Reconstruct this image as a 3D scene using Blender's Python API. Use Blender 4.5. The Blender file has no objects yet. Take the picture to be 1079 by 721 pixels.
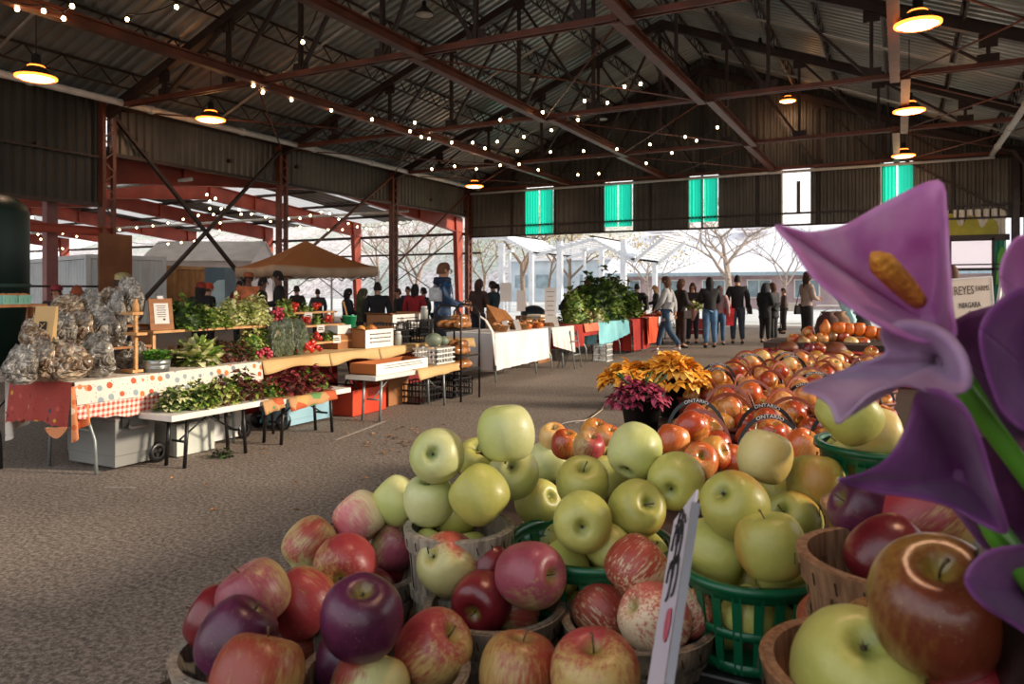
import bpy, math, random
from mathutils import Vector, Matrix, Euler
random.seed(7)
SC = bpy.context.scene
COL = SC.collection
PI = math.pi
# ------------------------------------------------------------ camera model (photo 1079 x 721)
FPX, CX, HY, CAMZ = 787.0, 539.5, 306.0, 1.45
TH = math.atan(408.5/787.0); S, C = math.sin(TH), math.cos(TH)
def W(px, py, d):
    r = (px-CX)/FPX*d
    return Vector((-S*d+C*r, C*d+S*r, CAMZ-(py-HY)/FPX*d))
def dX(px, X):   # depth where the sight line of column px meets plane X
    return X/(-S+C*(px-CX)/FPX)
def WX(px, py, X): return W(px, py, dX(px, X))
def WY(px, py, Y): return W(px, py, Y/(C+S*(px-CX)/FPX))
def WZ(px, py, z): return W(px, py, (CAMZ-z)*FPX/(py-HY))
FWD = Vector((-S, C, 0)); RGT = Vector((C, S, 0)); UP = Vector((0, 0, 1))
def proj(p):
    v = Vector(p)-Vector((0, 0, CAMZ)); d = v.dot(FWD)
    return CX+FPX*v.dot(RGT)/d, HY-FPX*v.z/d, d

# ------------------------------------------------------------ materials
def newmat(name):
    m = bpy.data.materials.new(name); m.use_nodes = True
    nt = m.node_tree; b = nt.nodes['Principled BSDF']
    return m, nt, b
def rgb(c):
    if isinstance(c, str):
        c = c.lstrip('#'); v = [int(c[i:i+2], 16)/255 for i in (0, 2, 4)]
        return tuple(x/12.92 if x <= .04045 else ((x+.055)/1.055)**2.4 for x in v)+(1,)
    return tuple(c)+(1,) if len(c) == 3 else tuple(c)
def coords(nt, kind='Object', scale=(1, 1, 1)):
    t = nt.nodes.new('ShaderNodeTexCoord'); mp = nt.nodes.new('ShaderNodeMapping')
    mp.inputs['Scale'].default_value = scale
    nt.links.new(t.outputs[kind], mp.inputs['Vector']); return mp.outputs['Vector']
def noise(nt, vec, scale=5, detail=3, rough=.5):
    n = nt.nodes.new('ShaderNodeTexNoise'); n.inputs['Scale'].default_value = scale
    n.inputs['Detail'].default_value = detail; n.inputs['Roughness'].default_value = rough
    nt.links.new(vec, n.inputs['Vector']); return n.outputs['Fac']
def ramp(nt, fac, stops):
    r = nt.nodes.new('ShaderNodeValToRGB'); e = r.color_ramp.elements
    while len(e) < len(stops): e.new(.5)
    for i, (p, c) in enumerate(stops): e[i].position = p; e[i].color = rgb(c)
    nt.links.new(fac, r.inputs['Fac']); return r.outputs['Color']
def mathn(nt, op, a, b=None, clamp=False):
    n = nt.nodes.new('ShaderNodeMath'); n.operation = op; n.use_clamp = clamp
    for i, v in enumerate((a, b)):
        if v is None: continue
        if isinstance(v, (int, float)): n.inputs[i].default_value = v
        else: nt.links.new(v, n.inputs[i])
    return n.outputs[0]
def mixc(nt, fac, a, b):
    n = nt.nodes.new('ShaderNodeMix'); n.data_type = 'RGBA'
    for i, v in ((0, fac), (6, a), (7, b)):
        if isinstance(v, (int, float)): n.inputs[i].default_value = v
        elif isinstance(v, (tuple, str, list)): n.inputs[i].default_value = rgb(v)
        else: nt.links.new(v, n.inputs[i])
    return n.outputs[2]
def bump(nt, b, h, strength=.3, dist=.01):
    n = nt.nodes.new('ShaderNodeBump'); n.inputs['Strength'].default_value = strength
    n.inputs['Distance'].default_value = dist
    nt.links.new(h, n.inputs['Height']); nt.links.new(n.outputs[0], b.inputs['Normal'])
MATS = {}
def mat(name, c1, c2=None, scale=6, rough=.6, metal=0, bmp=0, detail=3, stretch=(1, 1, 1), lo=.35, hi=.65, coat=0, spec=None, trans=0, bdist=.01, sss=0):
    if name in MATS: return MATS[name]
    m, nt, b = newmat(name)
    b.inputs['Roughness'].default_value = rough; b.inputs['Metallic'].default_value = metal
    if coat: b.inputs['Coat Weight'].default_value = coat; b.inputs['Coat Roughness'].default_value = .15
    if spec is not None: b.inputs['Specular IOR Level'].default_value = spec
    if trans: b.inputs['Transmission Weight'].default_value = trans
    if sss: b.inputs['Subsurface Weight'].default_value = sss; b.inputs['Subsurface Radius'].default_value = (.01, .005, .003)
    if c2 is None: c2 = c1
    v = coords(nt, 'Object', stretch); n = noise(nt, v, scale, detail)
    nt.links.new(ramp(nt, n, [(lo, c1), (hi, c2)]), b.inputs['Base Color'])
    if bmp: bump(nt, b, n, bmp, bdist)
    MATS[name] = m; return m
def emat(name, c, s):
    if name in MATS: return MATS[name]
    m, nt, b = newmat(name); b.inputs['Base Color'].default_value = rgb(c)
    b.inputs['Emission Color'].default_value = rgb(c); b.inputs['Emission Strength'].default_value = s
    MATS[name] = m; return m

# ------------------------------------------------------------ mesh builder
class MB:
    def __init__(s): s.v = []; s.f = []; s.mi = []; s.sm = []; s.cur = 0; s.smooth = False
    def add(s, vs, fs, mi=None, smooth=None):
        b = len(s.v); s.v.extend([tuple(p) for p in vs])
        for f in fs:
            s.f.append(tuple(b+i for i in f)); s.mi.append(s.cur if mi is None else mi)
            s.sm.append(s.smooth if smooth is None else smooth)
        return s
    def box(s, c, sz, rot=None, mi=None):
        c = Vector(c); h = [x/2 for x in sz]
        vs = [Vector((x*h[0], y*h[1], z*h[2])) for x in (-1, 1) for y in (-1, 1) for z in (-1, 1)]
        if rot is not None:
            R = rot if isinstance(rot, Matrix) else Euler(rot).to_matrix()
            vs = [R@v for v in vs]
        vs = [c+v for v in vs]
        return s.add(vs, [(0, 1, 3, 2), (4, 6, 7, 5), (0, 4, 5, 1), (2, 3, 7, 6), (0, 2, 6, 4), (1, 5, 7, 3)], mi, False)
    def bar(s, a, b, w, h=None, up=(0, 0, 1), mi=None):
        h = h or w; a = Vector(a); b = Vector(b); d = b-a; L = d.length
        if L < 1e-6: return s
        z = d/L; u = Vector(up); x = u.cross(z)
        if x.length < 1e-4: x = Vector((1, 0, 0)).cross(z)
        x.normalize(); y = z.cross(x)
        R = Matrix((x, y, z)).transposed()
        return s.box((a+b)/2, (w, h, L), R, mi)
    def tube(s, pts, r, n=8, mi=None, cap=True):
        pts = [Vector(p) for p in pts]; k = len(pts)
        rr = r if isinstance(r, (list, tuple)) else [r]*k
        vs = []; up = None
        for i, p in enumerate(pts):
            t = (pts[min(i+1, k-1)]-pts[max(i-1, 0)])
            if t.length < 1e-9: t = Vector((0, 0, 1))
            t.normalize()
            if up is None: up = Vector((0, 0, 1)) if abs(t.z) < .9 else Vector((1, 0, 0))
            x = up.cross(t)
            if x.length < 1e-4: x = Vector((1, 0, 0)).cross(t)
            x.normalize(); y = t.cross(x); up = y
            # keep frame continuous
            for j in range(n):
                a = 2*PI*j/n; vs.append(p+(x*math.cos(a)+y*math.sin(a))*rr[i])
        fs = [(i*n+j, i*n+(j+1) % n, (i+1)*n+(j+1) % n, (i+1)*n+j) for i in range(k-1) for j in range(n)]
        if cap: fs += [tuple(range(n))[::-1], tuple((k-1)*n+j for j in range(n))]
        return s.add(vs, fs, mi, True)
    def lathe(s, prof, n=24, c=(0, 0, 0), mi=None, mod=None, smooth=True, a0=0, a1=2*PI):
        c = Vector(c); k = len(prof); vs = []; full = abs(a1-a0-2*PI) < 1e-6; m = n if full else n+1
        for i, (r, z) in enumerate(prof):
            for j in range(m):
                a = a0+(a1-a0)*j/n; q = mod(a, i) if mod else 1
                vs.append(c+Vector((r*q*math.cos(a), r*q*math.sin(a), z)))
        fs = []
        for i in range(k-1):
            for j in range(n):
                j2 = (j+1) % m; fs.append((i*m+j, i*m+j2, (i+1)*m+j2, (i+1)*m+j))
        return s.add(vs, fs, mi, smooth)
    def grid(s, fn, nu, nv, mi=None, smooth=True):
        vs = [fn(i/nu, j/nv) for i in range(nu+1) for j in range(nv+1)]
        fs = [(i*(nv+1)+j, (i+1)*(nv+1)+j, (i+1)*(nv+1)+j+1, i*(nv+1)+j+1) for i in range(nu) for j in range(nv)]
        return s.add(vs, fs, mi, smooth)
    def mesh(s, name):
        me = bpy.data.meshes.new(name); me.from_pydata(s.v, [], s.f)
        me.polygons.foreach_set('material_index', s.mi); me.polygons.foreach_set('use_smooth', s.sm)
        me.update(); return me
    def build(s, name, mats, parent=None, loc=None, rot=None, solid=0, bevel=0):
        me = s.mesh(name)
        for m in (mats if isinstance(mats, (list, tuple)) else [mats]): me.materials.append(m)
        return link(name, me, parent, loc, rot, solid, bevel)
def link(name, me, parent=None, loc=None, rot=None, solid=0, bevel=0):
    o = bpy.data.objects.new(name, me); COL.objects.link(o)
    if parent is not None: o.parent = parent
    if loc is not None: o.location = loc
    if rot is not None: o.rotation_euler = rot
    if solid:
        m = o.modifiers.new('s', 'SOLIDIFY'); m.thickness = solid; m.offset = 0
    if bevel:
        m = o.modifiers.new('b', 'BEVEL'); m.width = bevel; m.segments = 2; m.limit_method = 'ANGLE'
    return o
def tag(o, label=None, cat=None, group=None, kind=None):
    if label: o['label'] = label
    if cat: o['category'] = cat
    if group: o['group'] = group
    if kind: o['kind'] = kind
    return o
def thing(name, label, cat, loc=(0, 0, 0), rz=0, group=None):
    o = bpy.data.objects.new(name, None); COL.objects.link(o); o.empty_display_size = .1
    o.location = loc; o.rotation_euler = (0, 0, rz)
    return tag(o, label, cat, group)
def struct(o): o['kind'] = 'structure'; return o
def dup(root, loc=None, rz=None, label=None, group=None):
    r = root.copy(); COL.objects.link(r)
    if loc is not None: r.location = loc
    if rz is not None: r.rotation_euler = (0, 0, rz)
    if label: r['label'] = label
    if group: r['group'] = group
    for ch in list(root.children):
        c = ch.copy(); COL.objects.link(c); c.parent = r; c.matrix_parent_inverse = ch.matrix_parent_inverse.copy()
        for g in list(ch.children):
            d = g.copy(); COL.objects.link(d); d.parent = c
    return r
def text_mesh(txt, size, font_shear=0, extrude=.0005, space=1.0):
    cu = bpy.data.curves.new('t', 'FONT'); cu.body = txt; cu.size = size; cu.extrude = extrude
    cu.align_x = 'CENTER'; cu.align_y = 'CENTER'; cu.shear = font_shear; cu.space_character = space
    cu.resolution_u = 2
    o = bpy.data.objects.new('t', cu); COL.objects.link(o)
    dg = bpy.context.evaluated_depsgraph_get(); dg.update()
    me = bpy.data.meshes.new_from_object(o.evaluated_get(dg))
    bpy.data.objects.remove(o); return me
def bake(o):   # turn the modifiers of o into plain mesh data
    dg = bpy.context.evaluated_depsgraph_get(); dg.update()
    me = bpy.data.meshes.new_from_object(o.evaluated_get(dg)); o.modifiers.clear(); o.data = me; return me
def R2(a): return a*PI/180
def rnd(a, b): return random.uniform(a, b)
# ============================================================ SHED
XL, XR, ZE, YE = -18.9, 4.0, 6.35, 32.0
XRIDGE, ZR = (XL+XR)/2, 11.0
YB = -3.5
M_steel = mat('dark_brown_steel', '#2a1d18', '#3c2a22', 3, .55, .0, 0)
M_beam = mat('rust_red_steel', '#5a3020', '#7a4330', 2, .5, .0)
M_red = mat('red_oxide_steel', '#8c3420', '#a8442c', 1.2, .55)
M_roof = mat('galvanised_roof', '#8a9698', '#b3bbbb', .6, .4, .4)
M_clad = mat('cladding', '#4f4c44', '#6e695f', .5, .5, .3)
M_clad_d = mat('cladding_dark', '#262620', '#3a3831', .5, .6, .2)
M_pipe = mat('pale_pipe', '#cfd0cc', '#e2e2de', 3, .4, 0)
M_conduit = mat('conduit', '#b5b4ae', '#cfccc4', 3, .4, 0)

def corr(fnp, L, pitch, depth):
    """Trapezoid profile along a run of length L: list of (s, offset)."""
    out = []; n = max(1, int(L/pitch))
    p = L/n
    for i in range(n):
        b = i*p; out += [(b, 0), (b+.35*p, 0), (b+.5*p, depth), (b+.85*p, depth)]
    out.append((L, 0)); return out
def corr_sheet(mb, origin, run, span, normal, L, pitch=.25, depth=.045, mi=None):
    o = Vector(origin); r = Vector(run).normalized(); sp = Vector(span); n = Vector(normal).normalized()
    pr = corr(None, L, pitch, depth); vs = []; fs = []
    for (s_, off) in pr: vs += [o+r*s_+n*off, o+r*s_+n*off+sp]
    for i in range(len(pr)-1): fs.append((2*i, 2*i+2, 2*i+3, 2*i+1))
    mb.add(vs, fs, mi, False)

# ground ----------------------------------------------------
m, nt, b = newmat('asphalt')
v = coords(nt, 'Object'); n1 = noise(nt, v, .35, 4, .6); n2 = noise(nt, v, 38, 3, .8); n3 = noise(nt, v, 3.2, 5, .65)
c1 = ramp(nt, n1, [(.3, '#74665a'), (.7, '#8e7f72')])
c2 = ramp(nt, n2, [(.36, '#1a1410'), (.46, '#6a5d52'), (.6, '#b3a596')])
c3 = ramp(nt, n3, [(.35, '#5e5148'), (.65, '#8b7d71')])
cc = mixc(nt, .55, mixc(nt, .5, c1, c3), c2)
nt.links.new(cc, b.inputs['Base Color']); b.inputs['Roughness'].default_value = .85
bump(nt, b, n2, .6, .012); M_asph = m
g = MB(); g.add([(-70, -25, 0), (40, -25, 0), (40, YE+.4, 0), (-70, YE+.4, 0)], [(0, 1, 2, 3)])
struct(g.build('floor', M_asph))
g = MB(); g.add([(-160, YE+.4, 0), (140, YE+.4, 0), (140, 220, 0), (-160, 220, 0)], [(0, 1, 2, 3)])
struct(g.build('ground_outside', mat('pale_concrete_yard', '#b5b2ac', '#cfccc6', .3, .8)))
g = MB(); g.add([(-160, -25, -.005), (-70, -25, -.005), (-70, YE+.4, -.005), (-160, YE+.4, -.005)], [(0, 1, 2, 3)])
g.add([(40, -25, -.005), (140, -25, -.005), (140, YE+.4, -.005), (40, YE+.4, -.005)], [(0, 1, 2, 3)])
struct(g.build('ground_verge', mat('pale_concrete_yard', '#b5b2ac')))
# painted / worn line on the asphalt
g = MB()
for (a, bb) in (((110, 514), (142, 514)), ((352, 464), (405, 444)), ((690, 395), (760, 388))):
    p, q = WZ(*a, .004), WZ(*bb, .004); p.z = q.z = .004
    g.bar(p, q, .035, .004)
struct(g.build('floor_markings', mat('worn_line', '#a79d92', '#8b8076', 30, .9)))

rl = random.Random(5); g = MB()
for k in range(90):
    px = rl.gauss(425, 26) if k < 50 else rl.uniform(150, 700); py = rl.gauss(468, 9) if k < 50 else rl.uniform(430, 560)
    q = WZ(px, py, 0); a = rl.uniform(0, 6); z_ = rl.uniform(.008, .02); L_ = rl.uniform(.02, .04)
    g.add([(q.x-L_*math.cos(a), q.y-L_*math.sin(a), .004), (q.x+L_*.5*math.sin(a), q.y-L_*.5*math.cos(a), z_), (q.x+L_*math.cos(a), q.y+L_*math.sin(a), .005), (q.x-L_*.5*math.sin(a), q.y+L_*.5*math.cos(a), z_*.6)], [(0, 1, 2, 3)], smooth=False)
tag(g.build('fallen_leaves', mat('dry_leaf', '#7a4a2a', '#b58a60', 40, .9)), 'scattered dry brown leaves and crumbs lying on the asphalt aisle', 'leaves', kind='stuff')
q = [WZ(606, 446, .005), WZ(622, 441, .02), WZ(634, 432, .012), WZ(638, 424, .005)]; g = MB(); g.tube(q, .006, 5); tag(g.build('straw', mat('pale_straw', '#b8a888', '#cbbd9e')), 'single pale straw lying curved on the asphalt near the magenta pot', 'straw')
# roof ------------------------------------------------------
def zroof(x): return ZE+.35+(ZR-ZE)*(1-abs(x-XRIDGE)/(XR-XRIDGE))
for side, x0 in (('left', XL-.5), ('right', XR+.5)):
    g = MB(); z0 = zroof(x0)
    n = Vector((-(zroof(XRIDGE)-z0), 0, XRIDGE-x0)); n = n if n.z > 0 else -n
    corr_sheet(g, (x0, YB, z0), (0, 1, 0), (XRIDGE-x0, 0, zroof(XRIDGE)-z0), n, YE+.4-YB, .3, .06)
    struct(g.build('ceiling', M_roof, solid=.008))
    # purlin joists: open web, running the length of the shed
    nj = 7
    g = MB()
    for k in range(1, nj+1):
        x = x0+(XRIDGE-x0)*k/(nj+.35); zt = zroof(x)-.06; zb = zt-.42
        g.box((x, (YB+YE)/2, zt), (.07, YE-YB, .05)); g.box((x, (YB+YE)/2, zb), (.05, YE-YB, .04))
        y = YB; up = True
        while y < YE-.3:
            g.bar((x, y, zt if up else zb), (x, y+.45, zb if up else zt), .028)
            up = not up; y += .45
    struct(g.build('ceiling_joists', M_steel))
# trusses -----------------------------------------------------
YT = [0.0, 6.4, 12.8, 19.2, 25.6, 31.6]
def truss(y):
    top = MB(); bot = MB(); web = MB()
    N = 10; xs = [XL+(XR-XL)*i/N for i in range(N+1)]
    zt = lambda x: zroof(x)-.62
    for sx in (XL, XR):
        top.bar((sx, y, zt(sx)+.1), (XRIDGE, y, zt(XRIDGE)), .2, .22)
        top.bar((sx, y+.14, zt(sx)+.3), (XRIDGE, y+.14, zt(XRIDGE)+.2), .09, .09)
    bot.box(((XL+XR)/2, y-.07, ZE), (XR-XL, .05, .11)); bot.box(((XL+XR)/2, y+.07, ZE), (XR-XL, .05, .11))
    for i in range(1, N):
        x = xs[i]; web.bar((x, y, ZE), (x, y, zt(x)), .1, .08)
        web.box((x, y, ZE+.1), (.42, .03, .3)); web.box((x, y, zt(x)-.12), (.36, .03, .3))
        xn = xs[i+1] if i < N/2 else xs[i-1]
        if i != N//2: web.bar((x, y, ZE), (xn, y, zt(xn)), .085, .07)
        if i == 1 or i == N-1: pass
    web.bar((xs[N//2], y, ZE), (xs[N//2-1], y, zt(xs[N//2-1])), .085, .07)
    o = bpy.data.objects.new('roof_truss', None); COL.objects.link(o); struct(o)
    top.build('top_chord', M_steel, o); bot.build('bottom_chord', M_beam, o); web.build('web', M_steel, o)
for y in YT: truss(y)
# conduits that follow the rafters, pale
for y in (9.3, 15.7, 22.4, 28.6):
    g = MB()
    for sx in (XL+.6, XR-.6):
        g.tube([(sx, y, zroof(sx)-.55), (XRIDGE+(1 if sx > XRIDGE else -1)*.8, y, zroof(XRIDGE)-.85)], .035, 6)
    struct(g.build('ceiling_conduit', M_conduit))
# longitudinal beams at bottom-chord level, between the trusses
for x in (-13.4, -8.95, -4.5, -.1):
    g = MB()
    for a in range(len(YT)-1):
        off = .22 if a % 2 else 0
        for dz in (-.09, .09): g.box((x+off, (YT[a]+YT[a+1])/2, ZE-.02+dz), (.2, YT[a+1]-YT[a]+.2, .035))
        g.box((x+off, (YT[a]+YT[a+1])/2, ZE-.02), (.03, YT[a+1]-YT[a]+.2, .2))
    struct(g.build('ceiling_beam', M_beam))
# horizontal cross rods in the plane of the bottom chords
g = MB()
xb = [XL, -13.4, -8.95, -4.5, -.1, XR]
for a in range(2, 5):
    for i in (0, 2, 4):
        g.tube([(xb[i], YT[a], ZE-.05), (xb[i+1], YT[a+1], ZE-.05)], .022, 5)
        g.tube([(xb[i+1], YT[a], ZE-.08), (xb[i], YT[a+1], ZE-.08)], .022, 5)
struct(g.build('ceiling_rods', M_beam))
# columns (laced) -------------------------------------------
def laced(x, y, h, name, w=.34, m=M_steel, base=0):
    g = MB()
    for sx in (-1, 1):
        g.box((x, y+sx*w/2, (h+base)/2), (.2, .03, h-base)); g.box((x+.09, y+sx*(w/2-.04), (h+base)/2), (.03, .08, h-base))
    z = base+.1; up = 1
    while z < h-.3:
        g.bar((x+.1, y-up*w/2, z), (x+.1, y+up*w/2, z+.3), .04, .012, up=(1, 0, 0)); up = -up; z += .3
    g.box((x, y, base+.02), (.45, .55, .04))
    struct(g.build(name, m))
for y in (0, 6.4, 12.8, 19.2, 25.6, YE-.25):
    laced(XL, y, ZE+.3, 'column', .36, M_beam if y > 12 else M_steel)
    laced(XR, y, ZE+.3, 'column', .36, M_steel)
# left wall: cladding bands ----------------------------------
g = MB()
corr_sheet(g, (XL-.15, 12.9, 5.15), (0, 1, 0), (0, 0, 1.75), (1, 0, 0), YE-12.9, .25, .05)
struct(g.build('wall_left', M_clad, solid=.01))
g = MB()
corr_sheet(g, (XL-.15, YB, 3.75), (0, 1, 0), (0, 0, 3.15), (1, 0, 0), 12.7-YB, .25, .05)
g2 = MB(); corr_sheet(g2, (XL-.2, YB, 0), (0, 1, 0), (0, 0, 3.8), (1, 0, 0), 9.5, .25, .05)
struct(g.build('wall_left', M_clad_d, solid=.01)); struct(g2.build('wall_left', M_clad_d, solid=.01))
g = MB()
g.box((XL, (12.9+YE)/2, 5.12), (.1, YE-12.9, .1)); g.box((XL, (12.9+YE)/2, 6.45), (.1, YE-12.9, .1))
g.box((XL, (YB+12.7)/2, 3.72), (.1, 12.7-YB, .1)); g.box((XL, (YB+12.7)/2, 5.0), (.06, 12.7-YB, .06))
struct(g.build('wall_left_rails', M_steel))
# diagonal braces on the left wall
def brace(a, bb, r=.06, name='wall_brace', m=M_steel):
    g = MB(); g.bar(a, bb, r*2, r*1.4); struct(g.build(name, m))
brace((XL+.05, 12.9, 6.2), (XL+.05, 19.0, .3)); brace((XL+.12, 12.9, .3), (XL+.12, 19.0, 6.2))
brace((XL+.05, 19.4, 2.2), (XL+.05, 25.4, 6.2), .05, m=M_beam)
brace((XL+.05, 25.8, 2.6), (XL+.05, 31.6, 6.2), .04, m=M_beam)
# eave pipes
for x, z in ((XL+.75, 6.38), (XR-1.1, 6.25)):
    g = MB(); y1 = YE-.5
    g.tube([(x, YB, z), (x, y1, z)], .09, 10)
    y = YB+1
    while y < y1: g.tube([(x, y, z), (x, y+.12, z)], .115, 10); y += 3.2
    struct(g.build('ceiling_pipe', M_pipe))
g = MB(); g.tube([(XL+.3, YE-.55, 6.15), (XR-1, YE-.55, 6.18)], .055, 8)
struct(g.build('ceiling_pipe', M_pipe))
# end wall ----------------------------------------------------
def pxX(px): return WY(px, 200, YE).x
g = MB(); zb = 4.08
gaps = [(555, 584), (638, 667), (727, 757), (825, 854), (929, 962)]
gx = [(pxX(a), pxX(bb)) for a, bb in gaps]
edges = [XL]+[t for ab in gx for t in ab]+[XR+.5]
for i in range(0, len(edges), 2):
    corr_sheet(g, (edges[i], YE, zb), (1, 0, 0), (0, 0, ZE-zb+.1), (0, -1, 0), edges[i+1]-edges[i], .25, .05)
# gable triangle above the eave, strips with stepped tops following the slope
x = XL-.4
while x < XR+.4:
    corr_sheet(g, (x, YE+.02, ZE+.1), (1, 0, 0), (0, 0, max(.05, max(zroof(x), zroof(x+.5))-ZE+.12)), (0, -1, 0), .5, .25, .05); x += .5
struct(g.build('wall_back', M_clad, solid=.01))
g = MB()
for z in (zb, 4.55, 6.25): g.box(((XL+XR)/2, YE-.1, z), (XR-XL, .07, .08))
for i in range(11):
    x = XL+(XR-XL)*i/10; g.box((x, YE-.09, (zb+ZE)/2), (.08, .06, ZE-zb))
struct(g.build('wall_back_rails', M_steel))
# translucent panels set in the end wall
M_teal = mat('teal_translucent', '#3fd6c0', '#62e8d4', 2, .4)
MATS['teal_translucent'].node_tree.nodes['Principled BSDF'].inputs['Transmission Weight'].default_value = 0
def transl(m, col, f=.75):
    nt = m.node_tree; b = nt.nodes['Principled BSDF']; out = nt.nodes['Material Output']
    t = nt.nodes.new('ShaderNodeBsdfTranslucent'); t.inputs[0].default_value = rgb(col)
    mx = nt.nodes.new('ShaderNodeMixShader'); mx.inputs[0].default_value = f
    nt.links.new(b.outputs[0], mx.inputs[1]); nt.links.new(t.outputs[0], mx.inputs[2]); nt.links.new(mx.outputs[0], out.inputs[0])
transl(M_teal, '#6cf7e2', .85)
M_wpan = mat('white_translucent', '#dcd6dc', '#e8e4e8', 2, .4); transl(M_wpan, '#f4eef2', .8)
for i, (a, bb) in enumerate(gx):
    if i == 3: continue
    g = MB(); mid = (a+bb)/2
    low = [4.1, 4.3, 4.35, 4.1, 4.6][i]
    for p, q in ((a, mid-.03), (mid+.03, bb)):
        corr_sheet(g, (p+(0 if i else .0), YE-.13, low), (1, 0, 0), (0, 0, ZE-.15-low), (0, -1, 0), q-p, .12, .02)
    o = g.build('window', M_teal, solid=.006); o.name = 'window_%d' % (i+1); struct(o)
# the fourth bay is an open gap; one thin post in it
g = MB(); a, bb = gx[3]; g.box((bb-.45, YE, 5.2), (.14, .06, 1.3)); struct(g.build('window_post', M_clad))
# lower right part of end wall: mural panels and a window -------
xa = pxX(975); xw0, xw1 = WY(1001, 250, YE).x, WY(1046, 250, YE).x; xc = WY(1060, 250, YE).x
M_mur = mat('mural_white', '#c9c4b4', '#d8d2c0', 1.5, .6)
M_mg = mat('mural_olive', '#8e8a1e', '#a39a2a', 3, .6)
M_mt = mat('mural_teal', '#0f6a52', '#15805f', 1, .6)
M_mgr = mat('mural_green', '#3f8d2a', '#57a12f', 3, .6)
def zY(py, px, Y=YE):
    return WY(px, py, Y).z
g = MB(); z1 = zY(248, 1023); z2 = zY(221, 1023)
corr_sheet(g, (xa, YE-.05, z1), (1, 0, 0), (0, 0, z2-z1), (0, -1, 0), xc-xa, .25, .05)
struct(g.build('wall_back_mural', M_mur, solid=.01))
g = MB(); corr_sheet(g, (xa-.2, YE-.05, 0), (1, 0, 0), (0, 0, z1), (0, -1, 0), xw0-xa+.2, .25, .05)
struct(g.build('wall_back_lower', M_clad, solid=.01))
g = MB(); corr_sheet(g, (xw1, YE-.05, 0), (1, 0, 0), (0, 0, z1), (0, -1, 0), xc-xw1, .25, .05)
struct(g.build('wall_back_mural', M_mt, solid=.01))
# drip shape of the mural
prof = [(992, 248), (996, 231), (999, 225), (1003, 225), (1007, 231), (1010, 238), (1014, 238), (1018, 231), (1021, 227), (1028, 228), (1031, 233), (1033, 240),
        (1037, 239), (1041, 232), (1045, 230), (1050, 233), (1052, 240), (1052, 248)]
def poly_panel(pts, Y, m, name, th=.02):
    g = MB(); ps = [WY(x, y, Y) for x, y in pts]; n = len(ps)
    cx = sum(p.x for p in ps)/n
    base = max(y for x, y in pts)
    fr = []
    zb_ = min(p.z for p in ps)
    vs = []; fs = []
    for i in range(n-1):
        p, q = ps[i], ps[i+1]; k = len(vs)
        vs += [(p.x, Y, zb_), (q.x, Y, zb_), (q.x, Y, q.z), (p.x, Y, p.z)]; fs.append((k, k+1, k+2, k+3))
    g.add(vs, fs); return struct(g.build(name, m, solid=th))
poly_panel(prof, YE-.12, M_mg, 'wall_back_mural_drip')
poly_panel([(1049, 300), (1051, 268), (1055, 260), (1060, 262), (1061, 300)], YE-.12, M_mgr, 'wall_back_mural_leaf')
g = MB()
zt_ = zY(251, 1023); zm = zY(284, 1023); 
for z, h in ((zt_, .22), (zm, .1), (zY(279, 1023), .05)): g.box(((xw0+xc)/2-.2, YE-.1, z), (xc-xw0+.6, .08, h))
for x in (xw0, xw1): g.box((x, YE-.1, zt_/2), (.08, .08, zt_))
struct(g.build('window_7_frame', M_steel))
g = MB(); g.box(((xw0+xw1)/2, YE, (zt_+zm)/2), (xw1-xw0, .02, zt_-zm)); 
struct(g.build('window_7', M_wpan))
laced(xc+.25, YE-.3, ZE, 'column', .5, M_steel)
brace((xc-3.2, YE-.15, ZE), (xc+.1, YE-.15, zt_+.9), .05)
# curved service pipe beside that column
g = MB(); g.tube([(xc+.5, YE-.9, 0), (xc+.5, YE-.9, 5), (xc+.45, YE-1, 5.8), (xc+.1, YE-1.2, 6.3), (xc-.4, YE-1.3, 6.4)], .09, 8)
struct(g.build('wall_pipe', M_steel))
# unseen right wall; near bay added to darken the foreground, open further on
g = MB(); corr_sheet(g, (XR+.2, YB, 0), (0, 1, 0), (0, 0, 6.6), (-1, 0, 0), 2.5-YB, .25, .05)
corr_sheet(g, (XR+.2, 2.5, 5.0), (0, 1, 0), (0, 0, 1.5), (-1, 0, 0), YE-2.5, .25, .05)
struct(g.build('wall_right_unseen', M_clad, solid=.01))

# ============================================================ LAMPS
M_shade = mat('lamp_shade_dark', '#3b3a38', '#4a4845', 4, .4, .5)
M_shade_w = mat('lamp_shade_white', '#b9b7b2', '#d2cfc9', 4, .4, .1)
M_lit = emat('lamp_lit', (1.0, .80, .62), 22); M_lit2 = emat('lamp_glow_ring', (1.0, .20, .025), 5)
def make_lamp(lit=True):
    t = thing('pendant_lamp', 'x', 'lamp')
    g = MB(); g.lathe([(.06, .5), (.085, .48), (.085, .32), (.12, .3), (.16, .24), (.34, .06), (.36, 0), (.345, 0), (.33, .05), (.15, .22), (.0, .23)], 28)
    g.build('lamp_shade', M_shade, t)
    g = MB(); g.lathe([(.0, -.03), (.18, -.025), (.3, 0), (.34, .02), (.0, .03)], 28)
    ln_ = g.build('lens', M_lit if lit else M_shade_w, t)
    if lit: g = MB(); g.lathe([(.335, -.012), (.385, .01), (.385, .04), (.345, .03)], 28); g.lathe([(.1, .3), (.165, .25), (.17, .23), (.1, .28)], 20); g.build('orange_glow_ring', M_lit2, ln_)  # emissive ring stands in for the orange glow on the shade
    return t
lampA = make_lamp(True); lampB = make_lamp(False)
used = set()
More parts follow.
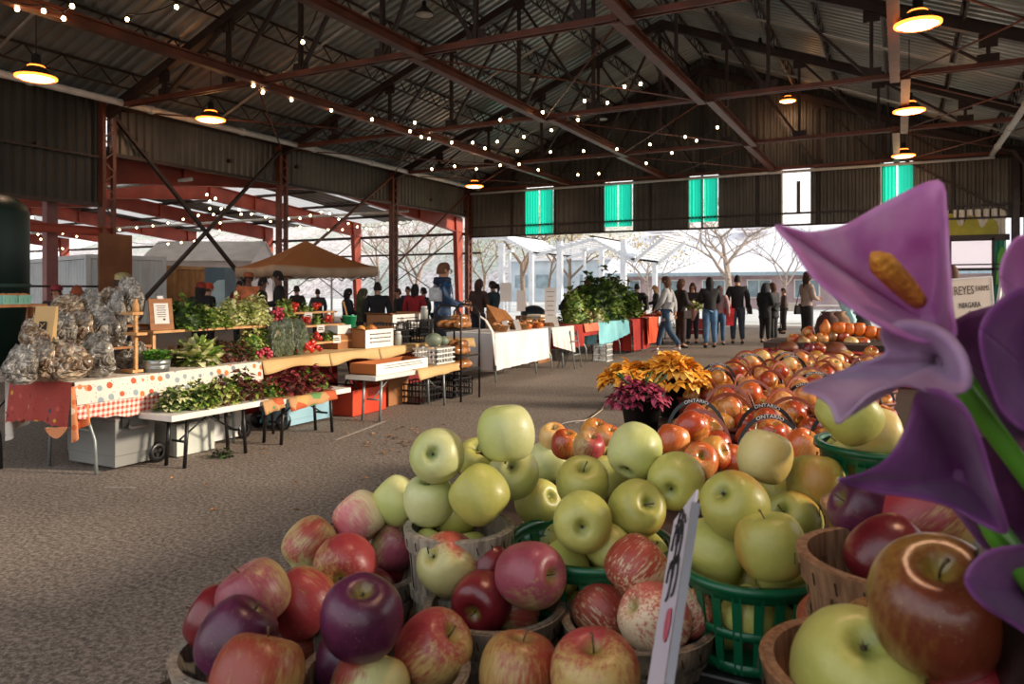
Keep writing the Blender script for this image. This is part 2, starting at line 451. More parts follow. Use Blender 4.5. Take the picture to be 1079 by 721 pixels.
def place_lamp(src, p, label, group, s=1.0, warm=True):
    o = src if src.name not in used else dup(src)
    used.add(src.name); o.location = p; o.scale = (s, s, s); tag(o, label, 'lamp', group)
    top = min(zroof(p.x)-.3, ZR); g = MB(); g.tube([(0, 0, .5), (0, 0, max(.6, (top-p.z)/s))], .012, 5)
    g.build('cable', M_steel, o)
    if warm:
        l = bpy.data.lights.new('lamp_glow', 'POINT'); l.color = (1, .45, .16); l.energy = 22; l.shadow_soft_size = .25
        lo = bpy.data.objects.new('lamp_glow', l); COL.objects.link(lo); lo.location = (p.x, p.y, p.z-.45); tag(lo, kind='helper')
        l.specular_factor = 1
    return o
LG = 'lit industrial pendant lamps'
def lampd(wpx, D=.72): return FPX*D/wpx
place_lamp(lampA, W(38, 83, 15.3), 'lit industrial pendant lamp hanging by the dark cladding, largest of the left row', LG)
place_lamp(lampA, W(222, 127, 20.5), 'lit industrial pendant lamp over the crossed braces in the left row', LG)
place_lamp(lampA, W(500, 197, 32.3), 'small far lit pendant lamp at the left corner of the end wall', LG)
place_lamp(lampA, W(967, 27, 13.2), 'lit industrial pendant lamp highest and largest of the right row', LG)
place_lamp(lampA, W(958, 118, 19.5), 'lit industrial pendant lamp middle of the three in the right row', LG)
place_lamp(lampA, W(952, 165, 26.5), 'lit industrial pendant lamp lowest of the right row above a teal panel', LG)
place_lamp(lampA, W(830, 107, 29.2), 'small lit pendant lamp hanging before the dark gable, beside the right row', LG, .8)
place_lamp(lampB, W(447, 16, 20), 'unlit pale pendant lamp high under the left roof slope', 'unlit pendant lamps', .75, False)
place_lamp(lampB, W(564, 84, 27), 'unlit pale pendant lamp under the left roof slope, nearer the ridge', 'unlit pendant lamps', .75, False)
place_lamp(lampB, W(634, 126, 30), 'unlit pale pendant lamp just in front of the gable wall', 'unlit pendant lamps', .7, False)
place_lamp(lampB, W(801, 52, 25), 'unlit white pendant lamp under the right side of the ridge', 'unlit pendant lamps', .75, False)
# a lamp of the same row hangs above the apple stand, out of the picture
o = dup(lampA, (.3, 1.6, 5.6), label='lit industrial pendant lamp of the right row above the apple stand', group=LG)
l = bpy.data.lights.new('lamp_glow', 'POINT'); l.color = (1, .42, .14); l.energy = 60; l.shadow_soft_size = .2
lo = bpy.data.objects.new('lamp_glow', l); COL.objects.link(lo); lo.location = (.3, 1.6, 5.1); tag(lo, kind='helper')

# ============================================================ FESTOON LIGHTS
M_bulb = emat('warm_bulb', (1, .62, .3), 22)
M_cable = mat('black_cable', '#1b1714', None, 4, .7)
bm_ = MB(); bm_.lathe([(0, -.06), (.03, -.05), (.045, -.02), (.04, .015), (.018, .04), (.0, .045)], 10)
BULB = bm_.mesh('bulb'); BULB.materials.append(M_bulb)
bm_ = MB(); bm_.lathe([(0, .03), (.022, .03), (.022, .09), (0, .095)], 8); SOCK = bm_.mesh('socket'); SOCK.materials.append(M_cable)
def festoon(pts, label, group, r=.012, s=.85):
    pts = [Vector(p) for p in pts]
    t = thing('string_light', label, 'string light', pts[0], 0, group); o0 = pts[0]
    g = MB(); pl = []
    for i in range(len(pts)-1):
        for k in range(5):
            f = k/5; q = pts[i].lerp(pts[i+1], f); q = q+Vector((0, 0, .1-.25*4*f*(1-f)*min(1, (pts[i]-pts[i+1]).length/4))); pl.append(q-o0)
    pl.append(pts[-1]-o0+Vector((0, 0, .1)))
    g.tube(pl, r, 5); g.build('cable', M_cable, t)
    for p in pts:
        bb = link('bulb', BULB, t, p-o0); bb.scale = (s, s, s)
        if s >= .84 and s < .86: link('socket', SOCK, bb)
    return t
def zpl(l, z, dmin=9, dmax=34):
    out = []
    for px, py in l:
        d = max(dmin, min(dmax, (z-CAMZ)*FPX/(HY-py))); out.append(W(px, py, d))
    return out
FG = 'festoon lights under the main roof'
festoon(zpl([(18, 9), (46, 11), (67, 19), (76, 6)], 6.2), 'string of warm bulbs at the top left end of a rust beam', FG)
festoon(zpl([(134, 20), (186, 7)], 6.9), 'short string with two warm bulbs beside the rust beam', FG)
festoon(zpl([(267, 90), (277, 97), (307, 105), (349, 116), (392, 125.6), (437, 129), (432, 138), (444, 144), (452, 146), (476, 150), (498, 150), (511, 156), (545, 159), (580, 160), (615, 159), (650, 157), (685, 152), (722, 144), (734, 148), (756, 134)], 6.2), 'long string of warm bulbs following the rust beam to the far truss', FG)
festoon(zpl([(297, 80), (319, 44), (339, 1)], 6.6), 'string of three warm bulbs crossing the left roof slope', FG)
festoon(zpl([(524, 149), (527, 126), (572, 118), (616, 106), (640, 108), (658, 91), (675, 88)], 6.3), 'string of warm bulbs climbing to the centre of the third truss', FG)
festoon(zpl([(552, 144), (581, 137), (609, 126)], 6.25), 'short string of bulbs below the second rust beam', FG)
festoon(zpl([(455, 178), (479, 175), (502, 178), (527, 174), (547, 173), (567, 179), (609, 184), (631, 183), (681, 172), (708, 161)], 5.9), 'string of warm bulbs low along the end wall eave', FG)
# ============================================================ NEIGHBOUR SHED (low portal frames that run along Y)
YA, YR, YZ = 5.0, 22.8, 33.0
def zn(y): return 6.05-(YR-y)*.085 if y < YR else 6.05-(y-YR)*.088
M_sky = mat('skylight_sheet', '#cfcfcc', '#dcdcd8', 2, .4); transl(M_sky, '#f2efec', .8)  # skylight strips widened to bring more light onto the container
for x0_, x1_, m_ in [(XL-.25-4.0*k, XL-.25-4.0*k-(2.6 if k == 0 else 2.2), 0) for k in range(11)]+[(XL-.25-4.0*k-(2.6 if k == 0 else 2.2), XL-4.25-4.0*k, 1) for k in range(11)]:
    g = MB()
    for a, b in ((YA, YR), (YR, YZ+.6)): corr_sheet(g, (x0_, a, zn(a)+.12), (-1, 0, 0), (0, b-a, zn(b)-zn(a)), (0, 0, 1), x0_-x1_, .4, .06)
    o = g.build('ceiling_neighbour', M_sky if m_ else mat('neighbour_deck', '#4a4038', '#62564c', .5, .6, .2), solid=.01); struct(o)
    if m_: o.name = 'window_skylight'
for k in range(7):
    X = XL-1.2-6.6*k
    g = MB()
    for (a, b) in ((YA, YR), (YR, YZ)):
        n = 8
        for i in range(n):
            y0 = a+(b-a)*i/n; y1 = a+(b-a)*(i+1)/n
            dep = lambda y: .62+.12*abs(y-YR)/10
            z0, z1 = zn(y0), zn(y1)
            vs = []
            for (y, z) in ((y0, z0), (y1, z1)):
                dd = dep(y)
                vs += [(X-.015, y, z), (X+.015, y, z), (X-.015, y, z-dd), (X+.015, y, z-dd)]
            g.add(vs, [(0, 4, 6, 2), (1, 3, 7, 5)])
            for zz in (0, 1):
                q0 = z0-(dep(y0) if zz else 0); q1 = z1-(dep(y1) if zz else 0)
                g.add([(X-.12, y0, q0), (X+.12, y0, q0), (X+.12, y1, q1), (X-.12, y1, q1), (X-.12, y0, q0-.03), (X+.12, y0, q0-.03), (X+.12, y1, q1-.03), (X-.12, y1, q1-.03)],
                      [(0, 1, 2, 3), (4, 7, 6, 5), (0, 4, 5, 1), (2, 6, 7, 3), (1, 5, 6, 2), (0, 3, 7, 4)])
        for i in (2, 5): 
            y = a+(b-a)*i/n; g.box((X, y, zn(y)-.35), (.22, .03, .6))
    # ridge plate and columns
    g.box((X, YR, zn(YR)-.33), (.24, .05, .68))
    for y, w in ((YZ, .45), (YA, .45)):
        for i in range(4):
            z0 = zn(y)*i/4; w0 = .3+.09*i; w1 = .3+.09*(i+1); zz = zn(y)*(i+1)/4; sy = -1 if y == YZ else 1
            for xx in (-.12, .12):
                pass
            g.add([(X-.12, y, z0), (X+.12, y, z0), (X+.12, y+sy*w0, z0), (X-.12, y+sy*w0, z0), (X-.12, y, zz), (X+.12, y, zz), (X+.12, y+sy*w1, zz), (X-.12, y+sy*w1, zz)],
                  [(0, 1, 2, 3), (4, 7, 6, 5), (0, 4, 5, 1), (2, 6, 7, 3), (1, 5, 6, 2), (0, 3, 7, 4)])
    o = g.build('neighbour_frame', M_red); o.name = 'beam_neighbour'; struct(o)
# purlins
for y in (8, 11, 14, 17, 20, 25.5, 28.5, 31.5):
    g = MB(); g.box((XL-25, y, zn(y)+.02), (50, .09, .12)); struct(g.build('beam_purlin', M_steel))
# pale sprinkler pipes
for y, z in ((10.5, 4.15), (16, 4.9), (27.5, 5.0)):
    g = MB(); g.tube([(XL-.6, y, z), (XL-46, y, z)], .06, 8); struct(g.build('ceiling_sprinkler_pipe', M_pipe))
# eave ties at the open far side, with sag rods
for z, r in ((4.35, .07), (3.35, .05)):
    g = MB(); g.box((XL-25, YZ, z), (50, r*1.4, r*2)); struct(g.build('beam_tie', M_steel))
# folded top edge: light leaking between the two roofs
# braces
for k in (0, 1, 2):
    X = XL-1.2-6.6*k
    g = MB()
    g.tube([(X, YZ, 4.4), (X-6.6, YZ, .4)], .03, 5); g.tube([(X, YZ, .4), (X-6.6, YZ, 4.4)], .03, 5)
    struct(g.build('beam_rod_brace', M_steel))
# guard rail behind the left stalls
g = MB()
for z in (1.55, 2.15): g.tube([(XL+.2, 2, z-.6), (XL+.2, 12.6, z-.6)], .03, 6)
for y in (2, 5.5, 9, 12.5): g.tube([(XL+.2, y, 0), (XL+.2, y, 1.6)], .04, 6)
struct(g.build('wall_left_railing', M_steel))
g = MB(); g.box((XL-.1, 7.4, 3.02), (.2, 11, .22)); g.box((XL-.1, 7.4, 3.12), (.28, 11, .03)); struct(g.build('wall_left_beam', M_red))
# plywood board fixed round the nearest column
pb = WX(121, 290, XL+.25)
g = MB(); g.box((XL+.28, 12.85, 1.95), (.03, .95, 2.0)); 
struct(g.build('column_board', mat('brown_board', '#6e4426', '#84542f', 2, .6)))
# light column of the neighbour frame seen at left
g = MB(); g.box((XL-1.2, 12.0, 2.3), (.2, .3, 4.6)); struct(g.build('column_pink', mat('pink_steel', '#9c6a6a', '#b07c7a', 2, .5)))
g = MB()
for (p0, p1, m) in ():
    pass
# festoons of the neighbour shed
def zpl2(l, z=4.3): 
    out = []
    for px, py in l:
        d = max(20.6, min(33, (z-CAMZ)*FPX/(HY-py))); d = max(d, 19.8/(S-C*(px-CX)/FPX)); out.append(W(px, py, d))
    return out
NG = 'festoon lights in the neighbouring shed'
festoon(zpl2([(20, 234), (34, 237), (38, 237.6), (30, 243.6), (26, 246), (21, 247), (17.5, 247)]), 'looped string of bulbs in the neighbour shed beside the dark tank', NG, .01, .8)
festoon(zpl2([(34, 229), (56, 240), (66, 246), (81, 249), (92, 242), (74, 241)]), 'string of warm bulbs above the white container', NG, .01, .8)
festoon(zpl2([(40, 247), (43, 252), (49, 262), (37, 267), (58, 266), (66, 262)]), 'low string of bulbs just over the white container roof', NG, .01, .8)
festoon(zpl2([(126, 242), (144, 240), (161, 238), (177, 235), (193, 231), (209, 227), (225, 226), (221, 219.6), (221, 212), (218, 205), (227, 209)]), 'long string of bulbs rising from the boarded column toward the cross brace', NG, .01, .8)
festoon(zpl2([(136, 257), (177, 257), (191, 255.6), (205, 254), (231, 250), (231, 243), (232, 235), (233, 220)]), 'string of bulbs hanging down behind the cross brace', NG, .01, .8)
festoon(zpl2([(238, 220), (252, 221), (254, 225.5), (265, 225.5), (280, 228.5), (285, 233.5), (304, 230.5), (316, 230), (327, 227), (338.5, 223.5), (347.5, 225), (357, 231), (367, 235.5), (376.5, 239)]), 'string of bulbs swagged above the orange canopy', NG, .01, .8)
festoon(zpl2([(316, 239), (331, 241), (346, 242), (361, 242), (386, 241), (391, 241.5), (404, 240), (420, 238.5), (433, 236)]), 'flat string of bulbs at the far eave right of the canopy', NG, .01, .8)

# ============================================================ LEFT BACKGROUND THINGS
M_cont = mat('white_container', '#dde9ee', '#eef6fa', 1, .5)
M_darkg = mat('dark_green_tank', '#0b2620', '#123129', 1, .45)
# tank
t = thing('storage_tank', 'tall dark green cylindrical tank at the left edge beside the cladding', 'tank', (-15.6, 8.2, 0))
g = MB(); g.lathe([(0, 0), (.62, 0), (.62, 2.95), (.58, 3.1), (.4, 3.25), (.15, 3.32), (0, 3.34)], 32); g.build('tank_body', M_darkg, t)
g = MB(); g.lathe([(.63, 1.5), (.645, 1.52), (.645, 1.56), (.63, 1.58)], 32); g.build('band', mat('tank_band', '#37544a'), t)
# container
def container(p, rz, L, Wd, H, m, label):
    t = thing('shipping_container', label, 'container', p, rz)
    g = MB(); corr_sheet(g, (0, 0, .15), (1, 0, 0), (0, 0, H-.3), (0, -1, 0), L, .28, .05)
    corr_sheet(g, (L, 0, .15), (0, 1, 0), (0, 0, H-.3), (1, 0, 0), Wd, .28, .03)
    corr_sheet(g, (0, Wd, .15), (0, -1, 0), (0, 0, H-.3), (-1, 0, 0), Wd, .28, .03)
    g.add([(0, 0, H-.02), (L, 0, H-.02), (L, Wd, H-.02), (0, Wd, H-.02)], [(0, 1, 2, 3)])
    g.add([(0, Wd, .1), (L, Wd, .1), (L, Wd, H), (0, Wd, H)], [(0, 1, 2, 3)])
    g.build('side_panels', m, t)
    g = MB()
    for x in (0, L):
        for y in (0, Wd): g.box((x, y, H/2), (.14, .14, H))
    for z in (.08, H-.06):
        for y in (0, Wd): g.box((L/2, y, z), (L, .12, .14))
        for x in (0, L): g.box((x, Wd/2, z), (.12, Wd, .14))
    g.build('frame', m, t)
    g = MB()
    for y in (.3, .8, Wd-.8, Wd-.3): g.tube([(L+.09, y, .2), (L+.09, y, H-.2)], .025, 6)
    g.build('door_bars', m, t)
    return t
p1 = W(92, 330, 24); p0 = W(6, 330, 30.5)
rz = math.atan2(p1.y-p0.y, p1.x-p0.x)
container((p0.x, p0.y, 0), rz, (p1-p0).length, 2.4, 2.6, M_cont, 'white corrugated shipping container behind the left stall')
# wooden crate shed
M_tan = mat('tan_boards', '#b5804a', '#cc9a62', 2, .6)
p1 = W(183, 330, 27.5); p0 = W(134, 330, 28.5); rz = math.atan2(p1.y-p0.y, p1.x-p0.x)
container((p0.x, p0.y, 0), rz, (p1-p0).length, 2.0, 2.35, M_tan, 'tan container behind the mushroom bags, right of the boarded column')
# white tent wall / truck box
def boxroof(name, p, rz, L, Wd, H, ridge, m, mr, label, cat):
    t = thing(name, label, cat, p, rz)
    g = MB(); 
    for i in range(2): pass
    g.add([(0, 0, 0), (L, 0, 0), (L, Wd, 0), (0, Wd, 0), (0, 0, H), (L, 0, H), (L, Wd, H), (0, Wd, H), (0, Wd/2, H+ridge), (L, Wd/2, H+ridge)],
          [(0, 1, 5, 4), (2, 3, 7, 6), (1, 2, 6, 9, 5), (3, 0, 4, 8, 7)])
    g.build('walls', m, t)
    g = MB(); e = .12
    g.add([(-e, -e, H-.04), (L+e, -e, H-.04), (L+e, Wd/2, H+ridge+.02), (-e, Wd/2, H+ridge+.02), (-e, Wd+e, H-.04), (L+e, Wd+e, H-.04)], [(0, 1, 2, 3), (3, 2, 5, 4)])
    g.build('roof', mr, t, solid=.05); return t
M_wcl = mat('white_canvas', '#cfc8c8', '#e0dada', 1.5, .7)
M_wht = mat('white_plain', '#d6d2ce', '#e6e2de', 2, .6)
p0 = W(150, 330, 36); boxroof('white_tent', (p0.x, p0.y, 0), .5, 5.2, 4, 2.9, 1.0, M_wcl, M_wht, 'white walled tent behind the tan container', 'tent')
# slate panel with pale windows
t = thing('booth', 'slate blue booth with two pale arched windows left of the canopy', 'booth', W(214, 306, 27)-Vector((0, 0, CAMZ)), .35)
g = MB(); g.box((.45, .6, 1.15), (.75, 1.2, 2.25)); g.build('booth_body', mat('slate_blue', '#5a7484', '#6a8494', 1, .6), t)
g = MB()
pts = [(0, 0), (.95, 0), (.95, 1.2), (.6, 1.18), (.25, .98), (.05, .6)]
g.add([(x*.7+.16, -.03, z*.9+.75) for x, z in pts]+[(x*.7+.16, .0, z*.9+.75) for x, z in pts], [tuple(range(6)), tuple(range(6, 12))[::-1]]+[(i, (i+1) % 6, 6+(i+1) % 6, 6+i) for i in range(6)])
g.build('window_sheet', mat('ice_blue', '#a9cdd8', '#bfe0ea', 2, .3), t)
t = thing('pickup_cab', 'pale vehicle cab showing between booth and canopy', 'vehicle', W(244, 306, 33)-Vector((0, 0, CAMZ)), .3)
g = MB(); g.lathe([(0, .5), (.8, .5), (.85, 1.2), (.75, 1.75), (.3, 1.9), (0, 1.92)], 20); g.build('cab_body', mat('brown_cab', '#5a4334', '#6a5040'), t)
g = MB(); g.box((0, -.72, 1.5), (.9, .12, .42)); g.build('windscreen', mat('ice_blue', '#a9cdd8'), t, bevel=.05)

# market canopy ------------------------------------------------
M_can = mat('orange_canvas', '#ffd095', '#ffdcae', 1.2, .75)
transl(M_can, '#f0b870', .75)
pc = W(322, 306, 23); t = thing('market_canopy', 'orange beige peaked market canopy on slim legs', 'canopy', (pc.x, pc.y, 0), R2(27.4+38))
h = 1.62; zv = 2.16; zp = 2.98
g = MB()
cs = [(-h, -h), (h, -h), (h, h), (-h, h)]
def canf(a, b):
    def f(u, v):
        x = (a[0]+(b[0]-a[0])*u)*(1-v); y = (a[1]+(b[1]-a[1])*u)*(1-v)
        z = zv+(zp-zv)*(v**1.35)-.06*math.sin(PI*u)*(1-v)
        return (x, y, z)
    return f
for i in range(4): g.grid(canf(cs[i], cs[(i+1) % 4]), 10, 8)
g.build('canopy_top', M_can, t, solid=.01)
g = MB()
for i in range(4):
    a, b = cs[i], cs[(i+1) % 4]
    g.grid(lambda u, v: (a[0]+(b[0]-a[0])*u, a[1]+(b[1]-a[1])*u, zv-.06*math.sin(PI*u)-.26*v-.03*v*abs(math.sin(u*PI*6))), 24, 2)
g.build('valance', mat('beige_canvas', '#b89c80', '#cdb296', 2, .8), t, solid=.008)
for (x, y) in cs:
    g = MB(); g.box((x*.97, y*.97, zv/2), (.05, .05, zv)); g.box((x*.97, y*.97, .02), (.14, .14, .03)); g.build('leg', mat('aluminium', '#a4a4a2', '#c0c0be', 2, .35, .6), t)
g = MB()
for i in range(4):
    a, b = cs[i], cs[(i+1) % 4]
    for k in range(4):
        q = lambda f, z: (a[0]*.96+(b[0]-a[0])*.96*f, a[1]*.96+(b[1]-a[1])*.96*f, z)
        g.bar(q(k/4, zv-.1 if k % 2 else zv-.4), q((k+1)/4, zv-.4 if k % 2 else zv-.1), .025)
        g.bar(q(k/4, zv-.4 if k % 2 else zv-.1), q((k+1)/4, zv-.1 if k % 2 else zv-.4), .025)
g.build('scissor_frame', MATS['aluminium'], t)

# ============================================================ OUTSIDE
m, nt, b = newmat('hillside_brush'); v = coords(nt, 'Object'); n = noise(nt, v, 1.3, 6, .8); n2 = noise(nt, v, .08, 2)
nt.links.new(mixc(nt, ramp(nt, n2, [(.45, (0, 0, 0)), (.6, (.6, .6, .6))]), ramp(nt, n, [(.36, '#a08f8f'), (.5, '#dacdc9'), (.62, '#f6ece8')]), ramp(nt, n, [(.4, '#7f9a86'), (.6, '#c3c9b4')])), b.inputs['Base Color'])
b.inputs['Roughness'].default_value = 1; bump(nt, b, n, 1, .5)
def hillf(u, v):
    x = -190+290*u; y = 95+80*v
    return (x, y+8*math.sin(x*.05), 27*(v**.7)*max(.12, min(1, (10-x)/60.))+1.2*math.sin(x*.31+v*9)*v)
g = MB(); g.grid(hillf, 90, 20); struct(g.build('hill', m))
# building opposite, long pale roof
M_lroof = mat('pale_metal_roof', '#d9d6da', '#ebe8ec', .5, .5)
M_pinkw = mat('pinkish_wall', '#a58b8d', '#bba2a2', 1, .8)
Yb = 62
x0 = WY(640, 300, Yb).x; x1 = WY(1000, 300, Yb).x; zf = WY(740, 288, Yb).z; zt = WY(740, 243, Yb+9).z
t = thing('brick_building', 'long low building with pale sloping roof across the yard', 'building', (x0, Yb, 0))
L = x1-x0+10
g = MB(); g.box((L/2, 5.2, zf/2), (L, 10, zf)); g.build('wall', M_pinkw, t)
g = MB(); g.add([(-.5, -.6, zf-.05), (L+.5, -.6, zf-.05), (L+.5, 9, zt), (-.5, 9, zt)], [(0, 1, 2, 3)]); g.build('roof', M_lroof, t, solid=.15)
g = MB(); g.box((L/2, -.65, zf-.1), (L+1, .12, .28)); g.build('fascia', mat('steel_blue_fascia', '#8fa3ad', '#a5b7bf'), t)
for k in range(10):
    x = 2+k*L/10
    f = MB(); f.box((x, .15, zf*.55), (1.9, .1, 1.5)); w = f.build('window_frame', M_wht, t)
    f = MB()
    for q in (-.45, .45): f.box((x+q, .08, zf*.55), (.78, .06, 1.3))
    f.build('pane', mat('dull_glass', '#6f8088', '#93a5ac', 1, .15), w)
for x in (3, 11): 
    f = MB(); f.box((x, 7, zt+.4), (2.6, 2, 1.3)); f.box((x, 7, zt+1.1), (2.9, 2.2, .1)); f.build('roof_vent_box', M_lroof, t)
# second building behind (left part, grey-blue)
x2 = WY(560, 300, 88).x
t = thing('office_building', 'pale grey blue building glimpsed behind the pergola', 'building', (x2, 86, 0))
g = MB(); g.box((7, 4, 2.6), (18, 8, 5.2)); g.build('wall', mat('grey_blue_wall', '#a9b4bc', '#c3ccd2', .6, .7), t)
g = MB(); g.box((7, 4, 5.3), (18.8, 8.8, .25)); g.build('roof', M_lroof, t)
for k in range(6):
    f = MB(); f.box((-.5+k*3, -.05, 2.6), (1.7, .12, 1.6)); f.build('window', mat('dull_glass', '#6f8088'), t)
# pergola -------------------------------------------------------
M_perg = mat('white_painted_steel', '#d5d6da', '#e6e7ea', 2, .5)
t = thing('pergola', 'white steel pergola with folded lattice roof outside the end opening', 'pergola', (0, 0, 0))
Yp = 44
def pp(px, py, Y=Yp): return WY(px, py, Y)
zig = [(498, 251), (532, 250), (566, 269), (625, 252), (668, 276), (700, 250)]
for py_off, Y in ((0, Yp), (0, Yp+5)):
    g = MB()
    pts = [WY(px, py, Yp) for px, py in zig]
    for i in range(len(pts)-1):
        a = Vector((pts[i].x, Y, pts[i].z)); b2 = Vector((pts[i+1].x, Y, pts[i+1].z)); g.bar(a, b2, .1, .18)
    g.build('roof_beam', M_perg, t)
g = MB()
for i in range(len(zig)-1):
    a = WY(*zig[i], Yp); b2 = WY(*zig[i+1], Yp); n = 11
    for k in range(n+1):
        q = a.lerp(b2, k/n); g.bar((q.x, Yp-.5, q.z+.16), (q.x, Yp+5.5, q.z+.16), .06, .1)
g.build('slats', M_perg, t)
for px in (529, 590, 657):
    p = WY(px, 300, Yp); g = MB(); g.box((p.x, Yp, 2.3), (.34, .3, 4.6)); g.box((p.x, Yp, .1), (.5, .5, .2)); g.build('post', M_perg, t)
for px in (560, 634, 690):
    p = WY(px, 300, Yp+5); g = MB(); g.box((p.x, Yp+5, 2.2), (.3, .3, 4.4)); g.build('post', M_perg, t)
for px in (537, 616):
    p = WY(px, 300, Yp-1); g = MB(); g.box((p.x, Yp-1, 2.0), (.12, .2, 4.0)); g.box((p.x, Yp-1, 4.0), (.5, .4, .14)); g.build('strut', M_perg, t)

# trees ----------------------------------------------------------
M_bark = mat('hazed_bark', '#85766a', '#b0a196', 6, .9)  # bark lightened to stand for the bright haze outdoors
M_bark2 = mat('brown_bark', '#6e5c4e', '#94806e', 6, .9)
def tree_mesh(h, seed, spread=.55, depth=5, r0=.13, trunk=.35):
    rg = random.Random(seed); g = MB(); tips = []
    def rec(p, d, L, r, lv):
        n = 3; pts = [p]; q = p.copy(); dd = d.copy()
        for i in range(n):
            dd = (dd+Vector((rg.uniform(-.12, .12), rg.uniform(-.12, .12), rg.uniform(-.02, .1)))).normalized(); q = q+dd*L/n; pts.append(q.copy())
        g.tube(pts, [r*(1-.35*i/n) for i in range(n+1)], 6 if lv < 2 else 4, cap=False)
        if lv >= depth: tips.append(q); return
        k = 3 if lv < 3 else 2
        ph = rg.uniform(0, 6.28)
        for i in range(k+(1 if lv == 0 else 0)):
            a = ph+2*PI*i/k+rg.uniform(-.4, .4); s = spread*rg.uniform(.7, 1.3)
            nd = (dd+Vector((math.cos(a)*s*1.6, math.sin(a)*s*1.6, rg.uniform(-.1, .25)))).normalized()
            rec(q if i < 2 else pts[2], nd, L*rg.uniform(.62, .82), r*.58, lv+1)
    rec(Vector((0, 0, 0)), Vector((0, 0, 1)), h*trunk, r0, 0)
    return g, tips
def leafcloud(tips, n, size, rg, sc=.5):
    g = MB()
    for t_ in tips:
        for k in range(n):
            c = t_+Vector((rg.gauss(0, sc), rg.gauss(0, sc), rg.gauss(0, sc)))
            R = Euler((rg.uniform(0, 6), rg.uniform(0, 6), rg.uniform(0, 6))).to_matrix(); s_ = size*rg.uniform(.6, 1.3)
            vs = [c+R@Vector(q) for q in ((-s_, 0, 0), (0, -s_*.6, s_*.2), (s_, 0, 0), (0, s_*.6, s_*.2))]
            g.add(vs, [(0, 1, 2, 3)], smooth=False)
    return g
def tree(px, d, h, seed, label, name='bare_tree', leaves=None, m=None, **k):
    p = W(px, 306, d); t = thing(name, label, 'tree', (p.x, p.y, 0))
    g, tips = tree_mesh(h, seed, **k); g.build('trunk_and_branches', m or M_bark, t)
    if leaves: leafcloud(tips, leaves[0], leaves[1], random.Random(seed+1)).build('foliage', leaves[2], t)
    return t
tree(768, 53, 10.4, 11, 'wide bare tree in the yard before the long pale roof', spread=.75, r0=.26, trunk=.32)
tree(436, 44, 7.5, 5, 'bare tree with fine twigs seen between the two left columns', spread=.6, r0=.14, depth=6, trunk=.3)
tree(398, 52, 8, 8, 'bare tree on the slope right of the orange canopy', spread=.5, r0=.14, depth=5)
M_yel = mat('autumn_leaves', '#b59a55', '#d8c48a', 2, .9); M_gry = mat('olive_leaves', '#8c8a63', '#b7b48c', 2, .9)
tree(552, 62, 8.6, 21, 'yellow leaved tree with thick brown trunk behind the pergola', 'autumn_tree', (10, .12, M_yel), M_bark2, r0=.24, depth=4, trunk=.42)
tree(577, 93, 12, 22, 'slimmer autumn tree between two pergola posts', 'autumn_tree', (8, .12, M_yel), M_bark2, r0=.18, depth=4, trunk=.42)
tree(598, 71, 9.2, 23, 'autumn tree directly behind the middle pergola post', 'autumn_tree', (10, .12, M_yel), M_bark2, r0=.22, depth=4, trunk=.42)
tree(508, 76, 9, 24, 'olive leaved tree at the left corner of the end opening', 'autumn_tree', (12, .12, M_gry), M_bark2, r0=.15, depth=4)
tree(683, 53.5, 6, 25, 'thin pale tree at the right end of the pergola', 'autumn_tree', (5, .1, M_yel), M_bark, r0=.12, depth=5)
tree(826, 57, 7.6, 26, 'bare tree right of the wide one, before the building windows', spread=.6, r0=.12, depth=5)
# covered buggy shapes in the yard
# ============================================================ LEFT STALLS
def on(px, X, z):
    p = WX(px, 306, X); p.z = z; return p
def pxm(px, X, w): return w*dX(px, X)/FPX          # pixels -> metres at that place
M_legg = mat('grey_leg', '#7b8484', '#959d9c', 4, .4, .4); M_legk = mat('black_leg', '#141312', '#201e1c', 4, .4, .2)
M_top = mat('white_plastic_top', '#d9d3c8', '#e8e2d8', 3, .5); M_wood = mat('pale_wood', '#b8854e', '#cf9f68', 3, .6, stretch=(1, 6, 6))
M_woodd = mat('honey_wood', '#8a5527', '#a96e38', 3, .55, stretch=(1, 6, 6)); M_kraft = mat('kraft_paper', '#c19a63', '#d3b27e', 1.6, .8)
M_card = mat('brown_cardboard', '#8a5a33', '#9f6c42', 1.5, .8); M_white = mat('white_card', '#e2ddd6', '#f0ece6', 2, .6)
M_ink = mat('black_ink', '#1a1716', None, 3, .7); M_blk = mat('black_plastic', '#121111', '#1d1b1a', 4, .35)
M_wpl = mat('white_plastic', '#cfd0cc', '#dfe0dc', 3, .4)

def table(label, x0, x1, y0, y1, H=.75, top=M_top, leg=M_legg, th=.04, name='folding_table', splay=.12, bent=True, group=None):
    cx, cy = (x0+x1)/2, (y0+y1)/2; w, L = x1-x0, y1-y0
    t = thing(name, label, 'table', (cx, cy, 0), 0, group)
    g = MB(); g.box((0, 0, H-th/2), (w, L, th)); g.build('table_top', top, t, bevel=.006)
    for sy in (-1, 1):
        yb = sy*(L/2-.22)
        for sx in (-1, 1):
            g = MB(); xa = sx*(w/2-.09)
            if bent: g.tube([(sx*.12, yb, H-th-.01), (sx*(w/2-.2), yb, H*.62), (xa, yb, H*.35), (xa+sx*.02, yb, .0)], .014, 7)
            else: g.tube([(xa, yb, H-th), (xa, yb+sy*.03, 0)], .016, 7)
            g.build('leg', leg, t)
        g = MB(); g.tube([(-(w/2-.13), yb, H*.45), (w/2-.13, yb, H*.45)], .011, 6); g.build('crossbar', leg, t)
        g = MB(); g.tube([(0, yb, H*.45), (0, yb-sy*.35, H-th)], .008, 5); g.build('brace', leg, t)
    return t
